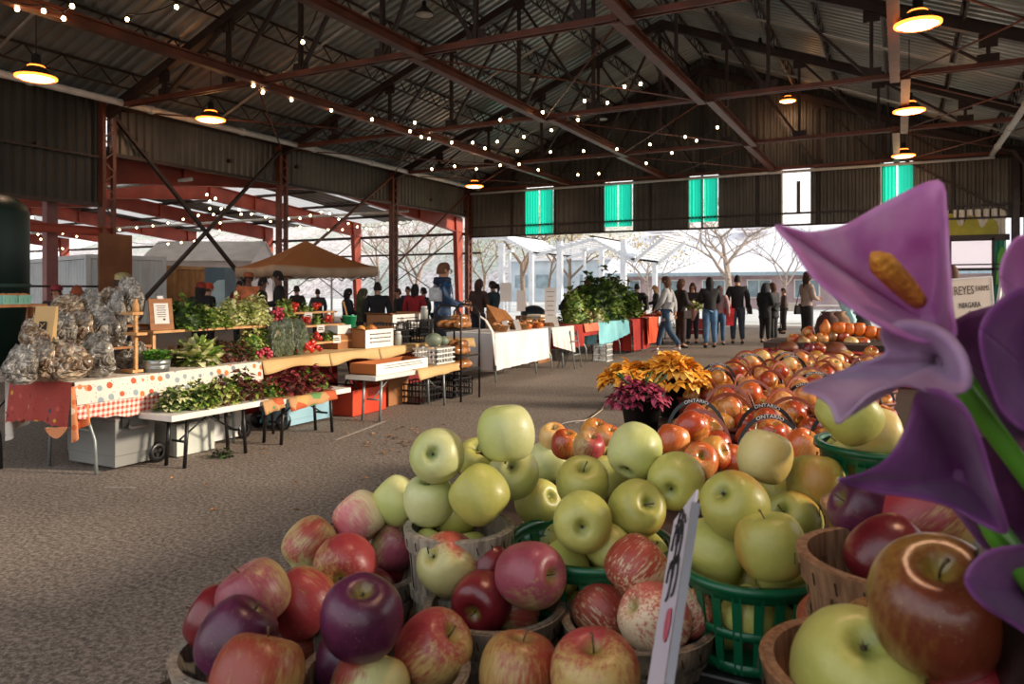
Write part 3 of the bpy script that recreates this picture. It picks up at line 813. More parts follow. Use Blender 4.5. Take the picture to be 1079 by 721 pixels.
# printed tablecloth ------------------------------------------------
def print_mat(name, base, cols, cell=.11, size=.32):
    m, nt, b = newmat(name); v = coords(nt, 'Object', (1/cell,)*3)
    vo = nt.nodes.new('ShaderNodeTexVoronoi'); vo.inputs['Randomness'].default_value = .55; nt.links.new(v, vo.inputs['Vector']); vo.inputs['Scale'].default_value = 1
    blob = mathn(nt, 'LESS_THAN', vo.outputs['Distance'], size)
    sp = nt.nodes.new('ShaderNodeSeparateColor'); nt.links.new(vo.outputs['Color'], sp.inputs[0])
    col = ramp(nt, sp.outputs[0], [(i/len(cols), c) for i, c in enumerate(cols)]); nt.nodes[-1]
    for n in nt.nodes:
        if n.type == 'VALTORGB': n.color_ramp.interpolation = 'CONSTANT'
    vo2 = nt.nodes.new('ShaderNodeTexVoronoi'); nt.links.new(v, vo2.inputs['Vector']); vo2.inputs['Scale'].default_value = 2.7
    b2 = mathn(nt, 'LESS_THAN', vo2.outputs['Distance'], .17)
    c = mixc(nt, b2, base, cols[1]); c = mixc(nt, blob, c, col)
    nt.links.new(c, b.inputs['Base Color']); b.inputs['Roughness'].default_value = .8; return m
def gingham(name, a, bcol, cell=.02):
    m, nt, b = newmat(name); v = coords(nt, 'Object')
    sp = nt.nodes.new('ShaderNodeSeparateXYZ'); nt.links.new(v, sp.inputs[0])
    s = mathn(nt, 'ADD', sp.outputs[0], sp.outputs[1])
    f1 = mathn(nt, 'GREATER_THAN', mathn(nt, 'PINGPONG', s, cell), cell/2); f2 = mathn(nt, 'GREATER_THAN', mathn(nt, 'PINGPONG', sp.outputs[2], cell), cell/2)
    nt.links.new(mixc(nt, mathn(nt, 'MULTIPLY', mathn(nt, 'ADD', f1, f2), .5), a, bcol), b.inputs['Base Color']); b.inputs['Roughness'].default_value = .8; return m
M_pr = print_mat('fruit_print', '#d9cfc2', ['#c8743a', '#7d8790', '#b5532f', '#c8743a', '#8c9aa0'], .085, .30)
M_pk = print_mat('pink_print', '#a84238', ['#d9c7a8', '#7a2a2c', '#c8a23a', '#39455c', '#c0584c'], .085, .22)
M_gi = gingham('gingham_red', '#c23f2a', '#e6d5c8'); M_or = print_mat('orange_print', '#d98a5a', ['#e8c9a8', '#c8622f', '#e0a070'], .1, .25)
X0, X1, Y0, Y1 = -6.32, -5.52, 3.47, 5.32
table('folding table under the printed fruit tablecloth', X0+.02, X1-.02, Y0+.02, Y1-.02)
cl = thing('tablecloth', 'white tablecloth with fruit print and red gingham hem, pink at its near end', 'tablecloth', (0, 0, 0))
def drape(a, b, z, h, out, wav=.02, nw=9, hem=0, ph=0, hf=None, nu=60):
    a = Vector((a[0], a[1], z)); b2 = Vector((b[0], b[1], z)); o = Vector((out[0], out[1], 0))
    def f(u, v):
        p = a.lerp(b2, u); hh = h*(hf(u) if hf else 1)
        off = wav*v*(math.sin(u*nw*2*PI+ph)+.5*math.sin(u*nw*3.3*PI+1+ph))+.012+.03*v
        sc_ = .006*math.sin(u*nu*1.1) if hem and v > .99 else 0
        return p+o*off-Vector((0, 0, hh*v+sc_))
    return f
zt = .757
g = MB(); g.add([(X0-.01, Y0-.01, zt), (X1+.01, Y0-.01, zt), (X1+.01, Y1+.01, zt), (X0-.01, Y1+.01, zt)], [(0, 1, 2, 3)])
g.grid(drape((X1, Y0), (X1, Y1), zt, .17, (1, 0), .006, 5), 60, 3); g.build('printed_top', M_pr, cl)
g = MB(); f1 = drape((X1, Y0), (X1, Y1), zt-.17, .13, (1, 0), .008, 5, 1, hf=lambda u: .8+.35*math.sin(u*5)**2)
g.grid(lambda u, v: Vector(f1(u, v))+Vector((.012, 0, 0)), 90, 3); g.build('gingham_hem', M_gi, cl)
g = MB(); g.grid(drape((X0, Y0), (X1, Y0), zt, .36, (0, -1), .02, 3, 1, hf=lambda u: 1-.12*math.sin(u*3)), 60, 5); g.build('pink_end', M_pk, cl)
g = MB(); g.grid(lambda u, v: (X1-.3+.3*u+.02*v, Y0-.035-.02*v, zt-.36+.03*u-.09*v*math.sin(u*PI)*.9), 20, 3); 
g.grid(lambda u, v: (X1+.02+.05*math.sin(u*9)*v, Y0-.03+.13*u, zt-.03-.42*v*(1-.35*u)), 14, 5); g.build('orange_corner', M_or, cl)
g = MB(); g.grid(lambda u, v: (X0-.02+.06*math.sin(u*8)*v-.04, Y0-.02+.16*u, zt-.02-.5*v*(1-.25*u)), 14, 5); g.build('printed_corner', M_pr, cl)

# cooler ------------------------------------------------------------
M_cool = mat('grey_cooler', '#7a7b77', '#8a8b86', 2, .45); M_cooll = mat('cooler_lid', '#8f8784', '#9f9793', 2, .45)
def cooler(p, rz, w, dp, h, label, m=M_cool, ml=M_cooll, wheels=True):
    t = thing('cooler', label, 'cooler', p, rz)
    g = MB(); k = .03
    vs = []
    for z, s in ((.03, .93), (h*.25, .95), (h*.26, .965), (h*.86, 1.0)):
        for (x, y) in ((-1, -1), (1, -1), (1, 1), (-1, 1)): vs.append((x*w/2*s, y*dp/2*s, z))
    fs = [(i*4+j, i*4+(j+1) % 4, i*4+4+(j+1) % 4, i*4+4+j) for i in range(3) for j in range(4)]+[(3, 2, 1, 0), (12, 13, 14, 15)]
    g.add(vs, fs, smooth=False); g.build('body', m, t, bevel=.02)
    g = MB(); g.box((0, 0, h*.91), (w*1.03, dp*1.03, h*.1)); g.box((0, 0, h*.97), (w*.85, dp*.8, h*.05)); l_ = g.build('lid', ml, t, bevel=.02)
    g = MB()
    for x in (-.2, .12): g.lathe([(0, 0), (.045, 0), (.05, .012), (0, .012)], 14, (x*w, 0, h*.995))
    g.build('cup_recess', m, l_)
    g = MB(); g.tube([(w/2*1.03, -dp*.22, h*.78), (w/2*1.12, -dp*.2, h*.72), (w/2*1.12, dp*.2, h*.72), (w/2*1.03, dp*.22, h*.78)], .014, 6); g.build('handle', ml, t)
    g = MB(); g.box((w*.53, -dp*.3, h*.84), (.02, .06, .1)); g.build('latch', M_blk, t)
    if wheels:
        for s_ in (-1, 1):
            g = MB(); R_ = .085
            g.lathe([(R_*.55, -.02), (R_, -.025), (R_, .025), (R_*.55, .02)], 20)
            for q in range(3): g.bar((0, 0, 0), (R_*.6*math.cos(q*2.1), R_*.6*math.sin(q*2.1), 0), .03, .02)
            g.build('wheel', M_blk, t, (s_*(w/2-.03), (dp/2+.04) if dp < w else -(dp/2+.02), R_), (0, PI/2, 0))
    return t
def ground(px, X): return on(px, X, 0)
# big cooler: near corner at px 120, y 500 ; wheels at the far right corner
cooler((-5.86, 4.0, 0), 0, .64, .36, .47, 'large grey wheeled cooler with lid under the printed table')
cooler((-5.9, 5.05, 0), 0, .42, .4, .33, 'small white cooler with pale wheels behind the benches', M_wpl, M_wpl)
M_ltb = mat('light_blue_cooler', '#84aebf', '#9cc3d1', 2, .45)
cooler((-5.85, 6.15, 0), 0, .42, .7, .36, 'light blue cooler with a dark wheel under the paper topped table', M_ltb, M_wpl)
def tote(p, rz, sz, m, label, ribs=True, name='storage_tote', cat='box', lip=None):
    t = thing(name, label, cat, p, rz); w, dp, h = sz; g = MB(); th = .006
    for s_ in (-1, 1):
        g.box((s_*(w/2-th/2), 0, h/2), (th, dp, h)); g.box((0, s_*(dp/2-th/2), h/2), (w-2*th, th, h))
    g.box((0, 0, th/2), (w, dp, th)); g.build('box_body', m, t)
    g = MB()
    for s_ in (-1, 1):
        g.box((s_*w/2, 0, h-.01), (.022, dp+.022, .022)); g.box((0, s_*dp/2, h-.01), (w, .022, .022))
    g.build('rim', lip or m, t); return t
M_clr = mat('clear_plastic', '#b9bdb4', '#cfd3c8', 3, .25); M_grn = mat('green_bits', '#6fa37a', '#8fbf92', 5, .6)
tote((-5.75, 4.6, 0), 0, (.4, .4, .28), M_clr, 'milky clear tote between the big cooler and the first bench')
M_ored = mat('orange_red_plastic', '#c8381c', '#d94a28', 2, .4)
tote((-5.75, 7.05, 0), 0, (.4, .62, .3), M_ored, 'bright orange red crate on the asphalt below the paper topped table')
tote((-5.85, 7.75, 0), .05, (.4, .45, .36), M_card, 'brown cardboard box on the ground below the labelled produce box', name='cardboard_box')
M_redcl = mat('dark_red_cloth', '#7c1c18', '#952620', 2, .8)

# benches in front ---------------------------------------------------
BG_ = 'low white benches'
def bench(y0, y1, x0, x1, H, label, leg=M_legk, top=M_top):
    return table(label, x0, x1, y0, y1, H, top, leg, .05, 'bench', bent=False)
bench(3.98, 5.0, -5.48, -5.08, .46, 'low white topped bench with black legs, nearest, carrying dark lettuces')
bench(5.03, 6.12, -5.46, -5.06, .44, 'low bench carrying red chard, its edge draped with printed paper')
bench(6.45, 8.15, -5.42, -5.0, .52, 'low white bench under the long labelled box and crates', M_legg)
# kraft topped tables
table('long folding table topped with kraft paper behind the benches', -6.32, -5.54, 5.36, 7.15, .75, M_top, M_legk)
table('second kraft papered folding table carrying cardboard boxes', -6.32, -5.54, 7.2, 9.4, .75, M_top, M_legk)
for (a, b, lb) in ((5.34, 6.3, 'kraft paper sheet hanging over the table edge under the bagged greens'), (6.31, 7.17, 'kraft paper sheet hanging over the table edge below the peppers'), (7.18, 8.6, 'wavy kraft paper sheet under the two cardboard boxes'), (8.62, 9.42, 'short kraft paper sheet by the stacked crates')):
    g = MB(); g.add([(-6.33, a, .757), (-5.53, a, .757), (-5.53, b, .757), (-6.33, b, .757)], [(0, 1, 2, 3)])
    g.grid(drape((-5.53, a), (-5.53, b), .757, .13, (1, 0), .012, 2, hf=lambda u: 1-.35*math.sin(u*PI)**2), 30, 3)
    tag(g.build('kraft_paper_sheet', M_kraft, solid=.003), lb, 'paper')
# dark red cloth skirt behind the benches
for (a, b, lb) in ((5.5, 7.1, 'dark red cloth hanging behind the wheeled coolers'), (7.3, 9.3, 'dark red cloth hanging behind the long labelled box')):
    g = MB(); g.grid(drape((-6.1, a), (-6.1, b), .7, .55, (1, 0), .02, 7), 50, 3); tag(g.build('cloth_skirt', M_redcl), lb, 'cloth')
# printed paper over bench edges
M_pp = print_mat('printed_paper', '#b58a5c', ['#b5552a', '#5f8a4c', '#c89a5a', '#b5552a'], .22, .42)
for (a, b, z, x, lb) in ((4.9, 5.15, .455, -5.07, 'strip of printed brown paper over the gap between the two benches'), (5.2, 5.85, .445, -5.05, 'printed brown and green paper hanging off the chard bench'), (7.2, 8.1, .525, -4.99, 'plain brown paper draped over the far bench end')):
    g = MB(); g.add([(x-.38, a, z), (x, a, z), (x, b, z), (x-.38, b, z)], [(0, 1, 2, 3)])
    g.grid(drape((x, a), (x, b), z, .12, (1, 0), .012, 2, hf=lambda u: 1-.3*u), 20, 3); tag(g.build('printed_paper', M_pp if x < -5 else M_kraft, solid=.003), lb, 'paper')

# ------------------------------------------------------------ greens
def leafmat(n, a, b, r=.55):
    m = mat(n, a, b, 18, r); 
    return m
ML_d = leafmat('leaf_dark', '#243a16', '#3f5a22'); ML_m = leafmat('leaf_mid', '#4f7326', '#83a03e'); ML_l = leafmat('leaf_light', '#9aa850', '#d3d289')
ML_r = leafmat('leaf_red', '#42201a', '#6e3a2a'); ML_y = leafmat('leaf_pale', '#c3c48a', '#e6e2b6'); ML_st = leafmat('stem_pale', '#bfc79a', '#dfe0bf'); ML_ch = leafmat('stem_red', '#6e242a', '#94383a')
def leaf(g, p, d, L, w, curl, rg, mi=0, ruff=0):
    d = Vector(d).normalized(); sd = d.cross(Vector((0, 0, 1)))
    if sd.length < .05: sd = Vector((1, 0, 0))
    sd.normalize(); n = sd.cross(d); nu = 4; vs = []
    tw = rg.uniform(-.4, .4); sd = (sd*math.cos(tw)+n*math.sin(tw))
    q = Vector(p); dd = d.copy()
    for i in range(nu+1):
        u = i/nu; ww = w*(math.sin(PI*min(1, .12+u*.86)))**.7*(.35+.65*u if u < .5 else 1)
        for j in (-1, 0, 1):
            vs.append(q+sd*ww*j+n*(abs(j)*ww*.45)+n*ruff*rg.uniform(-1, 1)*abs(j))
        dd = (dd+Vector((0, 0, -curl/nu))).normalized(); q = q+dd*L/nu
    fs = [(i*3+j, i*3+j+1, i*3+j+4, i*3+j+3) for i in range(nu) for j in range(2)]
    g.add(vs, fs, mi, True)
def bunch(name, label, cat, p, r, h, mats, n=60, style='lettuce', seed=1, group=None, lean=(0, 0), sz=1):
    rg = random.Random(seed); g = MB(); 
    for k in range(n):
        a = rg.uniform(0, 2*PI); e = rg.random()
        mi = rg.randrange(len(mats))
        if style == 'lettuce':
            el = rg.uniform(.15, 1.45); d = (math.cos(a)*math.cos(el)+lean[0], math.sin(a)*math.cos(el)+lean[1], math.sin(el))
            leaf(g, (rg.gauss(0, r*.12), rg.gauss(0, r*.12), h*.1), d, r*rg.uniform(.8, 1.25)+h*.25*math.sin(el), r*.32*sz, rg.uniform(.2, 1.1), rg, mi, r*.1)
        elif style == 'heap':
            rr = r*math.sqrt(e); zz = h*(1-(rr/r)**2)*rg.uniform(.5, 1); q = (rr*math.cos(a), rr*math.sin(a), max(.005, zz))
            d = (math.cos(a)+rg.uniform(-1, 1), math.sin(a)+rg.uniform(-1, 1), rg.uniform(-.1, 1.1))
            leaf(g, q, d, r*.42*sz*rg.uniform(.6, 1.2), r*.15*sz, rg.uniform(.3, 1.4), rg, mi, r*.05*sz)
        elif style == 'herb':
            rr = r*math.sqrt(e)*.8; q = (rr*math.cos(a), rr*math.sin(a), h*rg.uniform(.1, .75))
            d = (math.cos(a)*.6+rg.uniform(-.5, .5), math.sin(a)*.6+rg.uniform(-.5, .5), rg.uniform(.2, 1)); leaf(g, q, d, r*.3*sz, r*.12*sz, .5, rg, mi, .003)
    o = g.build(name, mats, loc=p); 
    return tag(o, label, cat, group)
# ellipsoidal leafy core so piles are not see-through
def core(o, r, h, m, name='heart'):
    g = MB(); rg = random.Random(3); g.lathe([(r*math.cos(t_*PI/16), h*.92*math.sin(t_*PI/16)) for t_ in range(0, 9)], 14, mod=lambda a, i: 1+.12*math.sin(a*5+i*2)); g.build(name, m, o)
TS = .757
# shelf plank above table 1
def plank(px0, px1, X, z, w, label, m=M_wood, posts=True, name='display_shelf', base=TS):
    a = WX(px0, 306, X).y; b = WX(px1, 306, X).y
    t = thing(name, label, 'shelf', (X, (a+b)/2, base))
    g = MB(); g.box((0, 0, z-base), (w, b-a, .022)); g.build('shelf_board', m, t)
    for s_ in (-1, 1):
        for x in (-w*.35, w*.3):
            g = MB(); g.box((x, s_*((b-a)/2-.05), (z-base-.012)/2), (.03, .03, z-base-.012)); g.build('support', m, t)
    return t
Xs = -6.0; zs = WX(200, 347, Xs).z
plank(148, 268, Xs, zs, .34, 'pale wooden shelf above the printed table carrying kale and lettuce')
zs2 = WX(350, 356, Xs-.1).z
i = 0
for (px, py, w, h, mats, st, lb, X, zb) in (
    (195, 340, 46, 34, [ML_d, ML_d, ML_m], 'heap', 'dark curly kale bunch beside the framed sign on the shelf', -6.0, zs+.012),
    (178, 338, 26, 20, [ML_m, ML_d], 'heap', 'small green herb bunch just behind the framed sign', -6.1, zs+.012),
    (222, 340, 40, 24, [ML_m, ML_l], 'heap', 'mixed green leaf bunch right of the dark kale on the shelf', -6.0, zs+.012),
    (246, 337, 40, 32, [ML_l, ML_m, ML_y], 'heap', 'large light green lettuce heap in the middle of the shelf', -6.05, zs+.012),
    (268, 337, 36, 34, [ML_l, ML_y], 'heap', 'yellow green celery heap at the far end of the shelf', -6.0, zs+.012)):
    i += 1; p = on(px, X, zb); r = pxm(px, X, w/2); o = bunch('leafy_greens', lb, 'vegetable', p, r, pxm(px, X, h), mats, 330, st, i, sz=.8); core(o, r*.7, pxm(px, X, h*.75), mats[0])
for (px, w, h, mats, st, lb, X) in (
    (209, 40, 28, [ML_l, ML_m, ML_y], 'lettuce', 'pale green romaine head on the printed tablecloth', -5.75),
    (228, 26, 26, [ML_d, ML_r, ML_m], 'heap', 'dark mixed salad bunch behind the romaine head', -5.85),
    (238, 28, 24, [ML_r, ML_r, ML_d], 'heap', 'reddish radicchio bunch on the tablecloth right of the romaine', -5.75),
    (253, 26, 22, [ML_r, ML_d], 'heap', 'second reddish leaf bunch before the radishes', -5.75),
    (266, 34, 40, [ML_m, ML_l], 'heap', 'upright green leaf bunch under the shelf end', -5.9),
    (290, 30, 36, [ML_m, ML_d], 'heap', 'green tops bunch behind the radishes', -5.95),
    (190, 20, 16, [ML_d, ML_r], 'heap', 'small dark leaf bunch between tub and romaine', -5.85)):
    i += 1; p = on(px, X, TS); r = pxm(px, X, w/2); o = bunch('leafy_greens', lb, 'vegetable', p, r, pxm(px, X, h), mats, 190, st, i, sz=.95)
    if st == 'heap': core(o, r*.65, pxm(px, X, h*.7), mats[0])
for (px, w, h, mats, lb, X, zb) in (
    (184, 36, 26, [ML_d, ML_m, ML_y], 'dark lettuce with pale ribs at the near end of the first bench', -5.3, .46),
    (208, 38, 26, [ML_d, ML_l, ML_m], 'green frilly lettuce in the middle of the first bench', -5.28, .46),
    (232, 36, 30, [ML_l, ML_m, ML_r], 'lettuce with bright ribs toward the far end of the first bench', -5.28, .46),
    (255, 36, 34, [ML_r, ML_m, ML_r], 'red leaf lettuce at the far end of the first bench', -5.28, .46),
    (284, 26, 20, [ML_m, ML_d, ML_ch], 'green chard leaves lying at the near end of the second bench', -5.28, .445),
    (305, 34, 24, [ML_r, ML_ch, ML_ch], 'red stemmed chard heap in the middle of the second bench', -5.26, .445),
    (328, 34, 26, [ML_ch, ML_r, ML_m], 'red chard heap with green tips at the far end of the second bench', -5.26, .445)):
    i += 1; p = on(px, X, zb); r = pxm(px, X, w/2); o = bunch('leafy_greens', lb, 'vegetable', p, r, pxm(px, X, h), mats, 230, 'heap', i, sz=1.0); core(o, r*.6, pxm(px, X, h*.65), mats[0])
# dropped cabbage leaf on asphalt
p = WZ(234, 482, 0); o = bunch('fallen_greens', 'small dark clump of wilted greens dropped on the asphalt', 'vegetable', (p.x, p.y, 0), .075, .09, [ML_d, M_blk], 50, 'heap', 44, sz=1.3); core(o, .04, .05, ML_d)
# bagged greens
M_bag = None
def bagmat(name, a, b2, c, sc=14):
    m, nt, b = newmat(name); v = coords(nt, 'Object'); n = noise(nt, v, sc*1.6, 6, .75)
    vo = nt.nodes.new('ShaderNodeTexVoronoi'); vo.feature = 'DISTANCE_TO_EDGE'; vo.inputs['Scale'].default_value = sc*1.7
    dn = nt.nodes.new('ShaderNodeTexNoise'); dn.inputs['Scale'].default_value = sc; nt.links.new(v, dn.inputs['Vector'])
    va = nt.nodes.new('ShaderNodeVectorMath'); va.operation = 'ADD'; nt.links.new(v, va.inputs[0]); nt.links.new(dn.outputs['Color'], va.inputs[1]); nt.links.new(va.outputs[0], vo.inputs['Vector'])
    fold = mathn(nt, 'LESS_THAN', vo.outputs['Distance'], .035)  # fold lines painted pale as highlights of the crinkled plastic
    col = ramp(nt, n, [(.35, a), (.5, b2), (.62, c), (.72, b2)])
    nt.links.new(mixc(nt, mathn(nt, 'MULTIPLY', fold, .5), col, '#d8d2c6'), b.inputs['Base Color'])
    b.inputs['Roughness'].default_value = .24; b.inputs['Coat Weight'].default_value = .5; b.inputs['Coat Roughness'].default_value = .1
    h_ = mathn(nt, 'ADD', mathn(nt, 'MULTIPLY', n, .6), mathn(nt, 'MINIMUM', mathn(nt, 'MULTIPLY', vo.outputs['Distance'], 2.5), .8)); bump(nt, b, h_, .8, .07); return m
MB_mush = bagmat('mushroom_bag', '#44301f', '#8c6e50', '#d8c6a6', 1.9); MB_mush2 = bagmat('mushroom_bag_grey', '#453f38', '#968c7c', '#e0dbd0', 2.1)
MB_grn = bagmat('greens_bag', '#28351a', '#5c6e40', '#a9b294', 5)
def bagmesh(seed, w=1, h=1.25, dp=.62):
    rg = random.Random(seed); g = MB(); ph = [rg.uniform(0, 6) for _ in range(8)]
    nu, nv = 26, 20
    def f(u, v):
        a = 2*PI*u; z = v
        prof = math.sin(PI*min(.5, .12+v*1.6))**.6 if v < .3 else (1-.28*((v-.3)/.55)**2.2 if v < .85 else .72-.3*((v-.85)/.15))
        if v == 0: prof = .55
        fold = 1+.05*math.sin(11*a+ph[1]*3+7*v)*math.sin(9*v+ph[2])
        rx = w/2*prof*fold*(1+.09*math.sin(3*a+ph[0]+5*v)+.05*math.sin(7*a+ph[1]-9*v)); ry = dp/2*prof*fold*(1+.1*math.sin(4*a+ph[2])+.06*math.sin(9*a+ph[3]+7*v))
        if v > .45: ry *= max(.12, 1-(v-.45)*1.7)
        return (rx*math.cos(a)+.05*w*math.sin(5*v+ph[4]), ry*math.sin(a)+.04*w*math.sin(6*v+ph[5]), h*z+.03*math.sin(5*a+ph[6])*v)
    g.grid(f, nu, nv)
    vs = [f(k/nu, 0) for k in range(nu)]; g.add(vs, [tuple(range(nu))[::-1]])
    return g
BAGS = [bagmesh(s_).mesh('produce_bag') for s_ in range(5)]
for b_ in BAGS: b_.materials.append(MB_mush)
def place_bag(px, py, w, h, X, label, m, k, rz=0, tilt=0, cat='bag', group=None):
    """centre (px,py), size in photo pixels; rests at the bottom"""
    p = WX(px, py+h/2, X); o = link('produce_bag', BAGS[k % 5]); s_ = pxm(px, X, w)*1.12; o.location = p
    hh = pxm(px, X, h)/1.25; o.scale = (s_, s_*.9, hh); o.rotation_euler = (tilt, 0, rz+TH)
    o.material_slots[0].link = 'OBJECT'; o.material_slots[0].material = m; tag(o, label, cat, group); return o, p
MG = 'clear bags of dried mushrooms piled on the near table'
def stepbox(px0, px1, X, z, dp, label):
    a = WX(px0, 306, X).y; b = WX(px1, 306, X).y; t = thing('display_step', label, 'shelf', (X, (a+b)/2, TS))
    g = MB(); g.box((0, 0, z-TS-.01), (dp, b-a, .02)); g.build('step_board', M_woodd, t)
    for s_ in (-1, 1):
        g = MB(); g.box((0, s_*((b-a)/2-.015), (z-TS-.02)/2), (dp*.9, .02, z-TS-.02)); g.build('side', M_woodd, t)
zA = WX(80, 368, -5.98).z; zB = WX(90, 344, -6.2).z
stepbox(18, 152, -5.98, zA, .2, 'lower wooden display step behind the front mushroom bags')
stepbox(30, 156, -6.2, zB, .2, 'upper wooden display step under the topmost mushroom bags')
bags = [(22, 377, 34, 42, -5.74, 'crinkled clear mushroom bag at the very left of the front row', MB_mush2),
 (44, 372, 34, 44, -5.8, 'clear mushroom bag second from the left in the front row', MB_mush),
 (66, 376, 46, 42, -5.7, 'wide dark mushroom bag in the middle of the front row', MB_mush),
 (101, 374, 44, 46, -5.7, 'bulging mushroom bag at the table edge right of the wide one', MB_mush2),
 (40, 352, 32, 36, -5.96, 'mushroom bag on the lower step below the kraft carrier', MB_mush),
 (62, 346, 36, 40, -5.98, 'greyish mushroom bag on the lower step beside the kraft carrier', MB_mush2),
 (84, 346, 36, 40, -5.98, 'mushroom bag in the centre of the lower step', MB_mush),
 (105, 345, 34, 44, -5.98, 'pale mushroom bag on the lower step left of the tall end bag', MB_mush2),
 (122, 344, 26, 58, -5.94, 'tall crinkled mushroom bag at the right end of the lower step', MB_mush2),
 (72, 327, 36, 34, -6.2, 'mushroom bag on the upper step nearest the kraft carrier', MB_mush),
 (94, 324, 34, 38, -6.2, 'shiny mushroom bag in the middle of the upper step', MB_mush2),
 (115, 323, 34, 40, -6.2, 'brown mushroom bag on the upper step below the olive cap', MB_mush),
 (136, 330, 26, 50, -6.16, 'tall pale mushroom bag at the right end of the upper step', MB_mush2),
 (140, 375, 28, 30, -5.9, 'small loose mushroom bag beside the galvanised tub', MB_mush2)]
for k, (px, py, w, h, X, lb, m_) in enumerate(bags):
    o, p = place_bag(px, py, w, h, X, lb, m_, k, rnd(-.4, .4), 0, group=MG)
    if X > -5.85 or k == 13: o.location.z = TS+.002
    elif X > -6.1: o.location.z = zA+.002
    else: o.location.z = zB+.002
for k, (px, py, w, h, lb) in enumerate(((291, 358, 16, 38, 'clear bag of salad leaves leaning at the table edge, left one'), (302, 358, 15, 40, 'grey green leaf bag between two others on kraft paper'), (314, 358, 17, 38, 'fat bag of dark greens next to the peppers'))):
    o, p = place_bag(px, py, w, h, -5.72, lb, MB_grn, k, .2, group='bagged salad greens'); o.location.z = TS+.003
# kraft carrier with pictogram
p = on(52, -5.98, 0); p.z = zA
t = thing('kraft_carrier', 'flat brown kraft carrier bag with black leaf pictogram standing among the mushroom bags', 'bag', (p.x+.08, p.y-.1, zA), TH-.1)
t.rotation_euler = (R2(-8), 0, TH-.1)
g = MB(); g.add([(-.085, -.03, 0), (.085, -.03, 0), (.085, .03, 0), (-.085, .03, 0), (-.085, -.012, .36), (.085, -.012, .36), (.085, .012, .36), (-.085, .012, .36)], [(3, 2, 1, 0), (0, 1, 5, 4), (1, 2, 6, 5), (2, 3, 7, 6), (3, 0, 4, 7)]); g.build('bag_body', M_kraft, t)
g = MB(); g.box((0, -.027, .2), (.06, .004, .075), rot=(R2(3), 0, 0)); pm = g.build('pictogram', M_ink, t)
g = MB(); g.bar((-.02, -.032, .18), (.02, -.03, .225), .008, .003); g.bar((.0, -.032, .2), (-.018, -.03, .222), .006, .003); g.box((0, -.03, .14), (.05, .003, .006)); g.build('pictogram_lines', M_kraft, pm)
# wooden A stand and berry cartons at far left
table('folding table behind the pink cloth end, carrying the honey wood trestle', -7.05, -6.4, 3.25, 4.6, .75, M_top, M_legk)
t = thing('wooden_trestle', 'honey wood trestle stand at the left edge carrying mint cartons', 'stand', on(14, -6.7, .75)-Vector((0, .05, 0)), 0)
zz = WX(18, 322, -6.7).z-.75
g = MB(); g.box((0, 0, zz), (.3, .5, .025)); g.build('shelf_board', M_woodd, t)
for y in (-.22, .22):
    for s_ in (-1, 1):
        g = MB(); g.bar((s_*.05, y, zz-.02), (s_*.15, y, 0), .05, .025); g.build('leg', M_woodd, t)
    g = MB(); g.bar((-.12, y, zz*.45), (.12, y, zz*.45), .04, .02); g.build('crossbar', M_woodd, t)
t = thing('wooden_box', 'open wooden box at the far left end of the printed table', 'box', Vector((-6.16, 3.64, TS)), 0)
g = MB()
for s_ in (-1, 1): g.box((s_*.12, 0, .1), (.015, .3, .2)); g.box((0, s_*.15, .1), (.24, .015, .2))
g.box((0, 0, .01), (.24, .3, .02)); g.build('box_body', M_woodd, t)
M_mint = mat('mint_carton', '#77b3a0', '#8cc6b3', 3, .7); M_mushr = mat('brown_mushroom', '#a36a3c', '#c7905c', 8, .6)
mm = MB(); mm.lathe([(0, -.012), (.012, -.01), (.012, 0), (.022, .002), (.02, .012), (.011, .02), (0, .022)], 10); MUSH = mm.mesh('mushroom'); MUSH.materials.append(M_mushr)
for q, (px, lb) in enumerate(((7, 'mint green pulp carton of mushrooms at the left edge'), (21, 'mint green pulp carton of mushrooms, second on the trestle'))):
    p = on(px, -6.68, .75+zz+.013); t = thing('berry_carton', lb, 'carton', p, 0, 'mint cartons on the trestle')
    g = MB(); a, b_, h = .055, .065, .075
    g.add([(-a, -a, 0), (a, -a, 0), (a, a, 0), (-a, a, 0), (-b_, -b_, h), (b_, -b_, h), (b_, b_, h), (-b_, b_, h)], [(3, 2, 1, 0), (0, 1, 5, 4), (1, 2, 6, 5), (2, 3, 7, 6), (3, 0, 4, 7)])
    for s_ in (-.04, 0, .04): g.box((s_, -.063, h*.6), (.008, .006, h*.7)); g.box((.063, s_, h*.6), (.006, .008, h*.7))
    g.build('carton_body', M_mint, t, solid=.004)
    for k in range(9):
        o = link('mushroom', MUSH, None, (p.x-.035+.035*(k % 3), p.y-.035+.035*(k//3), p.z+.065+.004*(k % 2))); o.scale = (1.1,)*3; tag(o, 'brown capped mushroom in '+('the left edge' if q == 0 else 'the second')+' mint carton', 'mushroom', 'mushrooms in mint cartons')
# wooden step arms at px 135-150
t = thing('display_rack', 'small pale wood step rack with pegs right of the mushroom bags', 'rack', on(143, -5.66, TS), 0)
for z, x in ((.02, .0), (.33, .05), (.5, 0)):
    g = MB(); g.box((x-.05, 0, z), (.16, .1, .022)); g.build('step', M_wood, t)
g = MB(); g.bar((0, 0, 0), (0, 0, .62), .025); g.build('post', M_wood, t)
g = MB(); g.lathe([(0, 0), (.03, 0), (.025, .08), (0, .1)], 12, (0, 0, .5)); g.build('wooden_bell', M_wood, t)
